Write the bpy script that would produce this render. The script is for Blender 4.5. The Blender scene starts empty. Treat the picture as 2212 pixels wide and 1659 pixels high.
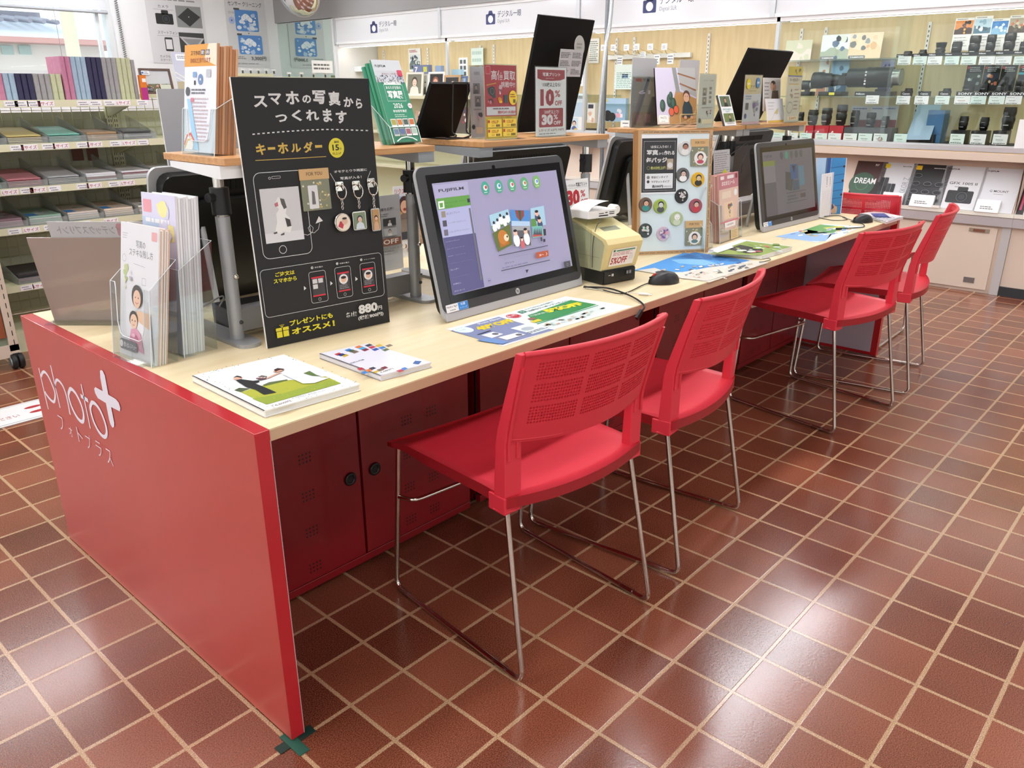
import bpy, bmesh, math, random
from mathutils import Matrix, Vector
PI = math.pi
C = bpy.context.scene.collection
SC = bpy.context.scene
# ---------------------------------------------------------------- camera, world, exposure
F = 1710.42
CAM = Vector((-0.6433, -1.1981, 1.2634))
RIGHT = Vector((0.671791, -0.740741, -0.000439))
UP = Vector((0.256905, 0.232436, 0.938069))
FWD = Vector((0.694764, 0.630299, -0.346448))
cd = bpy.data.cameras.new('camera'); cam = bpy.data.objects.new('camera', cd); C.objects.link(cam)
cd.sensor_width = 36; cd.lens = F / 2212 * 36; cd.clip_start = 0.02; cd.clip_end = 200
R3 = Matrix((RIGHT, UP, -FWD)).transposed()
cam.matrix_world = Matrix.Translation(CAM) @ R3.to_4x4()
SC.camera = cam
SC.cycles.transparent_max_bounces = 40
SC.view_settings.view_transform = 'Standard'; SC.view_settings.look = 'None'
SC.view_settings.gamma = 1; SC.view_settings.exposure = 0.06; SC.view_settings.use_curve_mapping = False
w = bpy.data.worlds.new('sky'); SC.world = w; w.use_nodes = True
wn = w.node_tree.nodes; wl = w.node_tree.links
sky = wn.new('ShaderNodeTexSky'); sky.sky_type = 'PREETHAM'; sky.turbidity = 6; sky.sun_direction = (-0.5, -0.6, 0.62)
mixw = wn.new('ShaderNodeMix'); mixw.data_type = 'RGBA'; mixw.inputs[0].default_value = 0.7
wl.new(sky.outputs[0], mixw.inputs[6]); mixw.inputs[7].default_value = (0.85, 0.93, 1.0, 1)
wl.new(mixw.outputs[2], wn['Background'].inputs[0]); wn['Background'].inputs[1].default_value = 2.2

def at(px, py, axis, val):
    """photo pixel -> point on the plane (axis 0/1/2) = val, for reading positions on real surfaces"""
    d = R3 @ Vector(((px - 1106) / F, -(py - 829.5) / F, -1))
    return CAM + d * ((val - CAM[axis]) / d[axis])

# ---------------------------------------------------------------- materials
_m = {}
def lin(h):
    h = h.lstrip('#'); o = []
    if len(h) == 3: h = ''.join(c * 2 for c in h)
    for i in (0, 2, 4):
        c = int(h[i:i + 2], 16) / 255
        o.append(c / 12.92 if c <= 0.04045 else ((c + 0.055) / 1.055) ** 2.4)
    return (*o, 1)
def M(h, rough=0.5, metal=0.0, coat=0.0, emit=0.0, spec=0.5):
    k = (h, rough, metal, coat, emit, spec)
    if k in _m: return _m[k]
    m = bpy.data.materials.new('m_' + h.strip('#') + '_%d' % len(_m)); m.use_nodes = True
    b = m.node_tree.nodes['Principled BSDF']
    b.inputs['Base Color'].default_value = lin(h); b.inputs['Roughness'].default_value = rough
    b.inputs['Metallic'].default_value = metal; b.inputs['Coat Weight'].default_value = coat
    b.inputs['Coat Roughness'].default_value = 0.08; b.inputs['Specular IOR Level'].default_value = spec
    if emit:
        b.inputs['Emission Color'].default_value = lin(h); b.inputs['Emission Strength'].default_value = emit
    _m[k] = m; return m
def clear(name, tint='#ffffff', gloss=0.10, rough=0.02, fac=1.0):
    m = bpy.data.materials.new(name); m.use_nodes = True; nt = m.node_tree; nt.nodes.clear()
    o = nt.nodes.new('ShaderNodeOutputMaterial'); mx = nt.nodes.new('ShaderNodeMixShader')
    t = nt.nodes.new('ShaderNodeBsdfTransparent'); g = nt.nodes.new('ShaderNodeBsdfGlossy')
    fr = nt.nodes.new('ShaderNodeLayerWeight'); pw = nt.nodes.new('ShaderNodeMath'); pw.operation = 'POWER'; pw.inputs[1].default_value = 4.5
    ad = nt.nodes.new('ShaderNodeMath'); ad.operation = 'MULTIPLY_ADD'; ad.inputs[1].default_value = 0.8 * fac; ad.inputs[2].default_value = gloss
    nt.links.new(fr.outputs['Facing'], pw.inputs[0]); nt.links.new(pw.outputs[0], ad.inputs[0]); nt.links.new(ad.outputs[0], mx.inputs[0])
    t.inputs[0].default_value = lin(tint); g.inputs['Roughness'].default_value = rough
    nt.links.new(t.outputs[0], mx.inputs[1]); nt.links.new(g.outputs[0], mx.inputs[2]); nt.links.new(mx.outputs[0], o.inputs[0])
    return m
def hazy(m, c, f):
    nt = m.node_tree; d = nt.nodes.new('ShaderNodeBsdfDiffuse'); d.inputs[0].default_value = lin(c); x = nt.nodes.new('ShaderNodeMixShader'); x.inputs[0].default_value = f
    o = nt.nodes['Material Output']; nt.links.new(o.inputs[0].links[0].from_socket, x.inputs[1]); nt.links.new(d.outputs[0], x.inputs[2]); nt.links.new(x.outputs[0], o.inputs[0]); return m
def noisy(name, c1, c2, scale, rough=0.5, stretch=(1, 1, 1), detail=3, coat=0, bump=0.0, lo=0.3, hi=0.7):
    m = bpy.data.materials.new(name); m.use_nodes = True; nt = m.node_tree; b = nt.nodes['Principled BSDF']
    tc = nt.nodes.new('ShaderNodeTexCoord'); mp = nt.nodes.new('ShaderNodeMapping'); mp.inputs['Scale'].default_value = stretch
    n = nt.nodes.new('ShaderNodeTexNoise'); n.inputs['Scale'].default_value = scale; n.inputs['Detail'].default_value = detail
    r = nt.nodes.new('ShaderNodeValToRGB'); r.color_ramp.elements[0].color = lin(c1); r.color_ramp.elements[1].color = lin(c2)
    r.color_ramp.elements[0].position = lo; r.color_ramp.elements[1].position = hi
    L = nt.links.new
    L(tc.outputs['Object'], mp.inputs[0]); L(mp.outputs[0], n.inputs[0]); L(n.outputs[0], r.inputs[0]); L(r.outputs[0], b.inputs['Base Color'])
    b.inputs['Roughness'].default_value = rough; b.inputs['Coat Weight'].default_value = coat
    if bump:
        bp = nt.nodes.new('ShaderNodeBump'); bp.inputs['Strength'].default_value = bump; bp.inputs['Distance'].default_value = 0.002
        L(n.outputs[0], bp.inputs['Height']); L(bp.outputs[0], b.inputs['Normal'])
    return m
def floor_mat():
    m = bpy.data.materials.new('vinyl_tile_floor'); m.use_nodes = True; nt = m.node_tree; N = nt.nodes; L = nt.links.new
    b = N['Principled BSDF']; tc = N.new('ShaderNodeTexCoord'); sp = N.new('ShaderNodeSeparateXYZ'); L(tc.outputs['Object'], sp.inputs[0])
    def mt(op, a, bb=None, c=None):
        n = N.new('ShaderNodeMath'); n.operation = op
        for i, x in enumerate((a, bb, c)):
            if x is None: continue
            if isinstance(x, (int, float)): n.inputs[i].default_value = x
            else: L(x, n.inputs[i])
        return n.outputs[0]
    idx, ed = [], []
    for a in ('X', 'Y'):
        q = mt('MULTIPLY_ADD', sp.outputs[a], 1 / 0.15, 0.03 + 40)
        fr = mt('FRACT', q); idx.append(mt('FLOOR', q))
        ed.append(mt('MINIMUM', fr, mt('SUBTRACT', 1.0, fr)))
    nz = N.new('ShaderNodeTexNoise'); nz.inputs['Scale'].default_value = 55; L(tc.outputs['Object'], nz.inputs[0])
    e = mt('ADD', mt('MINIMUM', ed[0], ed[1]), mt('MULTIPLY_ADD', nz.outputs[0], 0.012, -0.006))
    g = N.new('ShaderNodeMapRange'); g.interpolation_type = 'SMOOTHSTEP'; g.inputs[1].default_value = 0.024; g.inputs[2].default_value = 0.036; L(e, g.inputs[0])
    cv = N.new('ShaderNodeCombineXYZ'); L(idx[0], cv.inputs[0]); L(idx[1], cv.inputs[1])
    wh = N.new('ShaderNodeTexWhiteNoise'); wh.noise_dimensions = '2D'; L(cv.outputs[0], wh.inputs['Vector'])
    sk = N.new('ShaderNodeTexNoise'); sk.inputs['Scale'].default_value = 420; sk.inputs['Detail'].default_value = 1; L(tc.outputs['Object'], sk.inputs[0])
    big = N.new('ShaderNodeTexNoise'); big.inputs['Scale'].default_value = 2.2; L(tc.outputs['Object'], big.inputs[0])
    mixv = mt('ADD', mt('ADD', mt('MULTIPLY', sk.outputs[0], 1.1), mt('MULTIPLY', wh.outputs[0], 0.22)), mt('MULTIPLY_ADD', big.outputs[0], 0.4, -0.35))
    r = N.new('ShaderNodeValToRGB'); cr = r.color_ramp; cr.elements[0].position = 0.25; cr.elements[1].position = 0.85
    cr.elements[0].color = lin('#4c2114'); cr.elements[1].color = lin('#a86449'); L(mixv, r.inputs[0])
    gr = N.new('ShaderNodeValToRGB'); gr.color_ramp.elements[0].color = lin('#8e6a4b'); gr.color_ramp.elements[1].color = lin('#d9b48d')
    gr.color_ramp.elements[0].position = 0.3; gr.color_ramp.elements[1].position = 0.7; L(sk.outputs[0], gr.inputs[0])
    mx = N.new('ShaderNodeMix'); mx.data_type = 'RGBA'; L(g.outputs[0], mx.inputs[0]); L(gr.outputs[0], mx.inputs[6]); L(r.outputs[0], mx.inputs[7])
    L(mx.outputs[2], b.inputs['Base Color'])
    bn = N.new('ShaderNodeTexNoise'); bn.inputs['Scale'].default_value = 160; bn.inputs['Detail'].default_value = 2; L(tc.outputs['Object'], bn.inputs[0])
    hh = mt('ADD', mt('MULTIPLY', bn.outputs[0], 0.35), mt('MULTIPLY', g.outputs[0], 0.4))
    bp = N.new('ShaderNodeBump'); bp.inputs['Strength'].default_value = 0.16; bp.inputs['Distance'].default_value = 0.0025; L(hh, bp.inputs['Height'])
    L(bp.outputs[0], b.inputs['Normal']); b.inputs['Roughness'].default_value = 0.20; b.inputs['Specular IOR Level'].default_value = 0.9
    return m
WHITE = '#f2f2f0'
ACR = clear('clear_acrylic', '#f6f9f9', 0.06)
GLASS = clear('case_glass', '#fbfefd', 0.03)
ACEDGE = M('#e3eaec', .12)  # whitish rods that paint the bright glint along acrylic edges
CHROME = M('#cfc9c0', 0.12, 1.0)
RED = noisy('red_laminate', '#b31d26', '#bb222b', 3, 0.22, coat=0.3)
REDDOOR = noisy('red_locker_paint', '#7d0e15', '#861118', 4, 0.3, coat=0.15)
CHRED = M('#d63341', 0.38)
REDBOUNCE = noisy('red_laminate_bounce', '#b8362b', '#be3c31', 3, 0.40, coat=0.55)  # same red laminate, orange bounce light from the floor put into its colour
for _n in (REDBOUNCE,):
    _b = _n.node_tree.nodes['Principled BSDF']; _b.inputs['Specular IOR Level'].default_value = 0.8; _b.inputs['Coat Roughness'].default_value = 0.22
WOODTOP = noisy('pale_maple_top', '#decb9f', '#e7d6b0', 6, 0.42, (0.6, 6, 6))
OAK = noisy('oak_board', '#b98350', '#cf9e68', 14, 0.4, (0.5, 5, 8))
CASEWOOD = noisy('case_back_maple', '#d6c193', '#e1cfa6', 5, 0.5, (5, 5, 0.7))
CREAM = M('#d9d6b4', 0.45)
GREYMETAL = M('#a2a4a6', 0.36, 0.35)
BLACK = M('#0c0c0d', 0.35)

# ---------------------------------------------------------------- mesh builder
class B:
    def __init__(s): s.v = []; s.f = []; s.mi = []; s.sm = []; s.mats = []
    def mat(s, m):
        if m not in s.mats: s.mats.append(m)
        return s.mats.index(m)
    def add(s, vs, fs, m, T=None, smooth=False):
        o = len(s.v); k = s.mat(m)
        for p in vs:
            p = Vector(p); s.v.append(T @ p if T else p)
        for f in fs:
            s.f.append([i + o for i in f]); s.mi.append(k); s.sm.append(smooth)
        return s
    def box(s, x0, y0, z0, x1, y1, z1, m, T=None):
        vs = [(x, y, z) for z in (z0, z1) for y in (y0, y1) for x in (x0, x1)]
        return s.add(vs, [(0, 2, 3, 1), (4, 5, 7, 6), (0, 1, 5, 4), (2, 6, 7, 3), (0, 4, 6, 2), (1, 3, 7, 5)], m, T)
    def rbox(s, x0, y0, z0, x1, y1, z1, r, m, T=None, n=4):   # rounded in the xy outline
        return s.prism(rrect(x0, y0, x1, y1, r, n), z0, z1, m, T)
    def prism(s, pts, z0, z1, m, T=None, smooth=False, mtop=None):
        n = len(pts); vs = [(x, y, z0) for x, y in pts] + [(x, y, z1) for x, y in pts]
        s.add(vs, [(i, (i + 1) % n, n + (i + 1) % n, n + i) for i in range(n)], m, T, smooth)
        s.add([(x, y, z0) for x, y in pts], [tuple(range(n))[::-1]], m, T)
        return s.add([(x, y, z1) for x, y in pts], [tuple(range(n))], mtop or m, T)
    def lathe(s, prof, m, T=None, n=24, smooth=True):
        vs = []; fs = []
        for r, z in prof:
            for i in range(n): a = 2 * PI * i / n; vs.append((r * math.cos(a), r * math.sin(a), z))
        for j in range(len(prof) - 1):
            for i in range(n): fs.append((j * n + i, j * n + (i + 1) % n, (j + 1) * n + (i + 1) % n, (j + 1) * n + i))
        s.add(vs, fs, m, T, smooth)
        s.add(vs[:n], [tuple(range(n))[::-1]], m, T); return s.add(vs[-n:], [tuple(range(n))], m, T)
    def tube(s, pts, r, m, n=8, T=None, closed=False):
        P = [Vector(p) for p in pts]; k = len(P); rr = r if isinstance(r, (list, tuple)) else [r] * k
        tg = []
        for i in range(k):
            a = P[(i - 1) % k] if closed or i > 0 else P[i]; b = P[(i + 1) % k] if closed or i < k - 1 else P[i]
            tg.append((b - a).normalized())
        nrm = tg[0].orthogonal().normalized(); vs = []
        for i in range(k):
            nrm = (nrm - tg[i] * nrm.dot(tg[i])).normalized(); bi = tg[i].cross(nrm)
            for j in range(n): a = 2 * PI * j / n; vs.append(P[i] + (nrm * math.cos(a) + bi * math.sin(a)) * rr[i])
        fs = []
        for i in range(k if closed else k - 1):
            i2 = (i + 1) % k
            for j in range(n): fs.append((i * n + j, i * n + (j + 1) % n, i2 * n + (j + 1) % n, i2 * n + j))
        s.add(vs, fs, m, T, True)
        if not closed:
            s.add(vs[:n], [tuple(range(n))[::-1]], m, T); s.add(vs[-n:], [tuple(range(n))], m, T)
        return s
    def sphere(s, c, r, m, n=12, sc=(1, 1, 1)):
        T = Matrix.Translation(c) @ Matrix.Diagonal((*sc, 1))
        pr = [(max(1e-4, r * math.sin(PI * i / n)), -r * math.cos(PI * i / n)) for i in range(n + 1)]
        return s.lathe(pr, m, T, 2 * n)
    def grid(s, fn, nu, nv, m, T=None, smooth=True):
        vs = [fn(i / nu, j / nv) for j in range(nv + 1) for i in range(nu + 1)]
        fs = [(j * (nu + 1) + i, j * (nu + 1) + i + 1, (j + 1) * (nu + 1) + i + 1, (j + 1) * (nu + 1) + i) for j in range(nv) for i in range(nu)]
        return s.add(vs, fs, m, T, smooth)
    def build(s, name, parent=None, T=None, bevel=0):
        me = bpy.data.meshes.new(name); me.from_pydata([tuple(p) for p in s.v], [], s.f); me.validate()
        for m in s.mats: me.materials.append(m)
        if len(me.polygons) == len(s.mi):
            me.polygons.foreach_set('material_index', s.mi); me.polygons.foreach_set('use_smooth', s.sm)
        me.update(); o = bpy.data.objects.new(name, me); C.objects.link(o)
        if parent: o.parent = parent
        if T is not None: o.matrix_local = T
        if bevel:
            bm = o.modifiers.new('bevel', 'BEVEL'); bm.width = bevel; bm.segments = 2; bm.limit_method = 'ANGLE'; bm.angle_limit = 0.7
            bm.harden_normals = False
        return o
def rrect(x0, y0, x1, y1, r, n=4):
    p = []
    for cx, cy, a in ((x1 - r, y1 - r, 0), (x0 + r, y1 - r, 90), (x0 + r, y0 + r, 180), (x1 - r, y0 + r, 270)):
        for i in range(n + 1): t = math.radians(a + 90 * i / n); p.append((cx + r * math.cos(t), cy + r * math.sin(t)))
    return p
def bend(pts, r, n=5):
    """round the inner corners of a polyline"""
    P = [Vector(p) for p in pts]; out = [P[0]]
    for i in range(1, len(P) - 1):
        a = (P[i - 1] - P[i]); b = (P[i + 1] - P[i]); d = min(r, a.length * .49, b.length * .49)
        p0 = P[i] + a.normalized() * d; p1 = P[i] + b.normalized() * d
        for k in range(n + 1): t = k / n; out.append(p0 * (1 - t) ** 2 + P[i] * 2 * t * (1 - t) + p1 * t * t)
    return out + [P[-1]]
def spline(pts, n=8):
    P = [Vector(p) for p in pts]; out = []
    for i in range(len(P) - 1):
        p0 = P[max(i - 1, 0)]; p1 = P[i]; p2 = P[i + 1]; p3 = P[min(i + 2, len(P) - 1)]
        for k in range(n):
            t = k / n; out.append(0.5 * ((2 * p1) + (p2 - p0) * t + (2 * p0 - 5 * p1 + 4 * p2 - p3) * t * t + (3 * p1 - p0 - 3 * p2 + p3) * t ** 3))
    return out + [P[-1]]

# ---------------------------------------------------------------- things
def tag(o, label, cat, group=None):
    o['label'] = label; o['category'] = cat
    if group: o['group'] = group
    return o
def struct(b, name, T=None, bevel=0):
    o = b.build(name, None, T, bevel); o['kind'] = 'structure'; return o
def thing(name, label, cat, T=None, group=None):
    o = bpy.data.objects.new(name, None); C.objects.link(o); o.empty_display_size = 0.05
    if T is not None: o.matrix_world = T
    return tag(o, label, cat, group)
def TR(x, y, z, rz=0, rx=0, ry=0):
    return Matrix.Translation((x, y, z)) @ Matrix.Rotation(rz, 4, 'Z') @ Matrix.Rotation(ry, 4, 'Y') @ Matrix.Rotation(rx, 4, 'X')
def frame(bl, br, lean=0.0):
    """x along bl->br, y up the (leaning back) face, z out towards the viewer"""
    bl = Vector(bl); br = Vector(br); x = br - bl; x.z = 0; x.normalize(); u = Vector((0, 0, 1)); n = x.cross(u)
    y = u * math.cos(lean) - n * math.sin(lean); z = x.cross(y)
    R = Matrix((x, y, z)).transposed().to_4x4(); return Matrix.Translation(bl) @ R
def flat(x, y, z, rz=0): return Matrix.Translation((x, y, z)) @ Matrix.Rotation(rz, 4, 'Z')
def dup(root, T, label=None, group=None):
    r = root.copy(); C.objects.link(r); r.matrix_world = T
    if label: r['label'] = label
    if group: r['group'] = group
    for ch in list(root.children):
        c = ch.copy(); C.objects.link(c); c.parent = r
        for g in ch.children:
            d = g.copy(); C.objects.link(d); d.parent = c
    return r
ORD = ['first', 'second', 'third', 'fourth', 'fifth', 'sixth', 'seventh', 'eighth', 'ninth', 'tenth', 'eleventh', 'twelfth', 'thirteenth', 'fourteenth', 'fifteenth', 'sixteenth', 'seventeenth', 'eighteenth']

# ---------------------------------------------------------------- printed matter: flat inks laid on a face
_g = {}
def glyph(t, bold=0.0):
    k = (t, bold)
    if k not in _g:
        c = bpy.data.curves.new('type', 'FONT'); c.body = t; c.resolution_u = 2; c.offset = bold
        o = bpy.data.objects.new('type', c); me = o.to_mesh()
        _g[k] = ([(p.co.x, p.co.y) for p in me.vertices], [tuple(p.vertices) for p in me.polygons]); o.to_mesh_clear()
        bpy.data.objects.remove(o); bpy.data.curves.remove(c)
    return _g[k]
class Art:
    """ink layers in a face's own x/y; T maps the face into the mesh, dz is the ink step"""
    def __init__(s, b, T=None, z=0.0, dz=0.00022, rough=0.45): s.b = b; s.T = T; s.z = z; s.dz = dz; s.rough = rough; s.em = 0
    def ink(s, c): return c if not isinstance(c, str) else M(c, s.rough, 0, 0, s.em)
    def up(s, k=1): s.z += s.dz * k; return s
    def poly(s, p, c): s.b.add([(x, y, s.z) for x, y in p], [tuple(range(len(p)))], s.ink(c), s.T); return s
    def rect(s, x0, y0, x1, y1, c): return s.poly([(x0, y0), (x1, y0), (x1, y1), (x0, y1)], c)
    def rr(s, x0, y0, x1, y1, r, c, n=4): return s.poly(rrect(x0, y0, x1, y1, r, n), c)
    def circ(s, x, y, r, c, n=20, ry=None):
        ry = ry or r; return s.poly([(x + r * math.cos(2 * PI * i / n), y + ry * math.sin(2 * PI * i / n)) for i in range(n)], c)
    def line(s, p, w_, c, closed=False):
        k = len(p); vs = []; fs = []
        for i in range(k):
            a = Vector(p[(i - 1) % k] if closed or i else p[i]); b2 = Vector(p[(i + 1) % k] if closed or i < k - 1 else p[i])
            d = (b2 - a); d = d.normalized() if d.length else Vector((1, 0)); nn = Vector((-d.y, d.x)) * w_ / 2; q = Vector(p[i])
            vs += [(q.x + nn.x, q.y + nn.y, s.z), (q.x - nn.x, q.y - nn.y, s.z)]
        for i in range(k if closed else k - 1):
            j = (i + 1) % k; fs.append((2 * i, 2 * i + 1, 2 * j + 1, 2 * j))
        s.b.add(vs, fs, s.ink(c), s.T); return s
    def ring(s, x, y, r, w_, c, n=20, ry=None):
        ry = ry or r; return s.line([(x + r * math.cos(2 * PI * i / n), y + ry * math.sin(2 * PI * i / n)) for i in range(n)], w_, c, True)
    def orr(s, x0, y0, x1, y1, r, w_, c): return s.line(rrect(x0, y0, x1, y1, r, 5), w_, c, True)
    def text(s, t, x0, y0, x1, y1, c, bold=0.0, rot=0.0):
        """the lettering t fitted into the box x0..x1, y0..y1 (x0>x1 mirrors it)"""
        v, f = glyph(t, bold)
        if not v: return s
        ax = min(p[0] for p in v); bx = max(p[0] for p in v); ay = min(p[1] for p in v); by = max(p[1] for p in v)
        sx = (x1 - x0) / max(bx - ax, 1e-6); sy = (y1 - y0) / max(by - ay, 1e-6); cx = (x0 + x1) / 2; cy = (y0 + y1) / 2; cr, sr = math.cos(rot), math.sin(rot)
        q = []
        for x, y in v:
            X = x0 + (x - ax) * sx - cx; Y = y0 + (y - ay) * sy - cy; q.append((cx + X * cr - Y * sr, cy + X * sr + Y * cr, s.z))
        s.b.add(q, f, s.ink(c), s.T); return s
    def fine(s, x0, y0, x1, y1, n, c, seed=1, fill=0.5):
        """rows of print too small to read: broken hairlines"""
        rg = random.Random(seed); h = (y1 - y0) / n
        for i in range(n):
            y = y0 + (i + 0.5) * h; x = x0; e = x1 - (x1 - x0) * rg.random() * 0.25
            while x < e:
                l = (x1 - x0) * rg.uniform(0.08, 0.25); s.rect(x, y - h * fill / 2, min(x + l, e), y + h * fill / 2, c); x += l + (x1 - x0) * 0.03
        return s
    def blobs(s, x0, y0, x1, y1, cols, n, seed, r=0.12):
        rg = random.Random(seed); d = min(x1 - x0, y1 - y0)
        for i in range(n):
            q = d * r * rg.uniform(0.6, 1.3); px = rg.uniform(x0 + q, x1 - q); py = rg.uniform(y0 + q, y1 - q)
            s.poly([(px + q * rg.uniform(.7, 1.1) * math.cos(2 * PI * k / 7), py + q * rg.uniform(.7, 1.1) * math.sin(2 * PI * k / 7)) for k in range(7)], cols[i % len(cols)]); s.up()
        return s
    def portrait(s, x0, y0, x1, y1, bg, hair, skin, cloth, seed=0):
        """a small photo of a person: backdrop, shoulders, hair, face"""
        w_ = x1 - x0; h = y1 - y0; cx = x0 + w_ * (0.5 + 0.06 * ((seed % 3) - 1)); d = min(w_, h)
        s.rect(x0, y0, x1, y1, bg); s.up()
        s.poly([(cx - d * .38, y0), (cx + d * .38, y0), (cx + d * .3, y0 + h * .3), (cx + d * .1, y0 + h * .42), (cx - d * .1, y0 + h * .42), (cx - d * .3, y0 + h * .3)], cloth); s.up()
        s.circ(cx, y0 + h * .62, d * .24, hair, 14, d * .26); s.up(); s.circ(cx, y0 + h * .57, d * .18, skin, 14, d * .2); s.up()
        for q in (-1, 1): s.circ(cx + q * d * .07, y0 + h * .59, d * .02, '#2a1d18', 6)
        s.rect(cx - d * .06, y0 + h * .57 - d * .1, cx + d * .06, y0 + h * .57 - d * .08, '#a23c38'); return s.up()
    def scene(s, x0, y0, x1, y1, skyc, land, cols, seed=0, n=8):
        rg = random.Random(seed); h = y1 - y0; w_ = x1 - x0
        s.rect(x0, y0, x1, y1, skyc); s.up()
        p = [(x0, y0), (x1, y0)] + [(x1 - w_ * i / 6, y0 + h * rg.uniform(.35, .6)) for i in range(7)]
        s.poly(p, land); s.up(); return s.blobs(x0, y0, x1, y1, cols, n, seed, 0.13)
    def camera_icon(s, x, y, u, c, bg):
        s.rr(x, y, x + u, y + u * .74, u * .07, c); s.poly([(x + u * .22, y + u * .7), (x + u * .78, y + u * .7), (x + u * .66, y + u * .98), (x + u * .34, y + u * .98)], c); s.up()
        s.circ(x + u * .5, y + u * .37, u * .27, bg, 22); return s.up()
def card(name, label, cat, bl, br, h, lean=0.0, t=0.001, base=WHITE, art=None, group=None, side=None, r=0):
    """one flat board or sheet standing at its place: body with print on its front"""
    wd = (Vector(br) - Vector(bl)).length; b = B(); bm = M(base, 0.45) if isinstance(base, str) else base
    if r: b.prism(rrect(0, 0, wd, h, r), -t, 0, M(side, .5) if side else bm, None, False, bm)
    else:
        b.prism([(0, 0), (wd, 0), (wd, h), (0, h)], -t, 0, M(side, .5) if side else bm, None, False, bm)
    if art: art(Art(b, None, 0.0003), wd, h)
    return tag(b.build(name, None, frame(bl, br, lean)), label, cat, group)
# ================================================================ the room
CH = 2.68; YB = 8.05; XG = 5.28; XW = 5.95; XL = -4.2; YF = -4.6
struct(B().box(XL - .1, YF - .1, -0.1, XW + .1, YB + .1, 0, floor_mat()), 'floor')
struct(B().box(XL - .1, YF - .1, CH, XW + .1, YB + .1, CH + .1, M('#e9e9e6', .8)), 'ceiling')
WALL = noisy('wall_white', '#e2e3e4', '#e8e9e9', 2, .7)
WX1 = at(243, 100, 1, YB).x; WZ0 = at(100, 152, 1, YB).z; WZ1 = 2.45
b = B(); wx0 = -4.0
b.box(XL, YB, 0, wx0, YB + .1, CH, WALL).box(wx0, YB, 0, WX1, YB + .1, WZ0, WALL).box(wx0, YB, WZ1, WX1, YB + .1, CH, WALL).box(WX1, YB, 0, XW, YB + .1, CH, WALL)
struct(b, 'wall_back')
# left wall: the shop front, big panes from knee height up
b = B(); b.box(XL - .1, YF, 0, XL, YB, .5, WALL).box(XL - .1, YF, 2.35, XL, YB, CH, WALL)
for y0, y1 in ((YF, -4.2), (-2.0, -1.6), (.8, 1.2), (3.4, 3.8), (6.0, 6.4), (7.9, YB)): b.box(XL - .1, y0, .5, XL, y1, 2.35, WALL)
struct(b, 'wall_left')
for i, (y0, y1) in enumerate(((-4.2, -2.0), (-1.6, .8), (1.2, 3.4), (3.8, 6.0), (6.4, 7.9))):
    b = B(); al = M('#b8babc', .35, .8)
    for z in (.5, 2.31): b.box(XL - .08, y0, z, XL - .02, y1, z + .04, al)
    for y in (y0, (y0 + y1) / 2 - .02, y1 - .04): b.box(XL - .08, y, .5, XL - .02, y + .04, 2.35, al)
    o = struct(b, 'window_%d' % (i + 2)); g = B().box(XL - .055, y0, .52, XL - .05, y1, 2.33, GLASS).build('pane', o)
b = B(); b.box(XL, YF - .1, 0, XW, YF, .6, WALL).box(XL, YF - .1, 2.4, XW, YF, CH, WALL)
FW = ((-3.9, -1.7), (-1.5, .7), (.9, 3.1), (3.3, 5.4)); e_ = XL
for x0, x1 in FW: b.box(e_, YF - .1, .6, x0, YF, 2.4, WALL); e_ = x1
b.box(e_, YF - .1, .6, XW, YF, 2.4, WALL); struct(b, 'wall_front')
for i, (x0, x1) in enumerate(FW):
    b = B(); al = M('#b8babc', .35, .8)
    for z in (.6, 2.36): b.box(x0, YF - .08, z, x1, YF - .02, z + .04, al)
    for x in (x0, x1 - .04): b.box(x, YF - .08, .6, x + .04, YF - .02, 2.4, al)
    o = struct(b, 'window_%d' % (i + 7)); B().box(x0, YF - .055, .62, x1, YF - .05, 2.38, GLASS).build('pane', o)
struct(B().box(XW, YF, 0, XW + .1, YB, CH, WALL), 'wall_right')
struct(B().box(XG, 6.86, 0, XW, YB, 2.04, WALL), 'wall_corner')
struct(B().box(XG - .03, YF, 2.045, XW, YB, CH, M('#9b9b9a', .75)), 'trim_1')      # grey bulkhead over the cases
# window in the back wall: frame, pane
b = B(); fr = M('#d5dadb', .4, .3)
b.box(wx0, YB - .02, WZ0 - .04, WX1 + .03, YB + .08, WZ0, fr).box(WX1 - .03, YB - .02, WZ0, WX1 + .03, YB + .08, WZ1, fr).box(WX1 - .12, YB + .02, WZ0, WX1 - .085, YB + .06, WZ1, fr)
b.box(wx0, YB - .02, WZ1, WX1 + .03, YB + .08, WZ1 + .04, fr)
o = struct(b, 'window_1'); B().box(wx0, YB + .045, WZ0, WX1 - .03, YB + .05, WZ1, GLASS).build('pane', o)
zb = at(120, 20, 1, YB - .04).z
t = thing('roller_blind', 'pale grey roller blind pulled half down over the window', 'blind', TR(wx0, YB - .05, zb))
B().box(1.5, 0, .02, WX1 - wx0 - .02, .003, CH - zb - .08, M('#c9ccd0', .8)).build('fabric', t)
B().tube([(1.5, 0, 0), (WX1 - wx0 - .02, 0, 0)], .016, M('#a9adb1', .5)).build('bottom_bar', t)
B().tube([(at(106, 40, 1, YB - .04).x - wx0, -.002, 0), (at(107, 40, 1, YB - .04).x - wx0, -.002, -.09)], .003, WHITEM := M('#d8d8d8', .5)).sphere((at(107, 40, 1, YB - .04).x - wx0, -.002, -.1), .012, WHITEM, 6).build('pull_cord', t)
B().tube([(at(118, 40, 1, YB - .04).x - wx0, -.004, .02), (at(118, 40, 1, YB - .04).x - wx0, -.004, -.45)], .0025, M('#8a8a8a', .5)).build('operating_cord', t)
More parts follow.
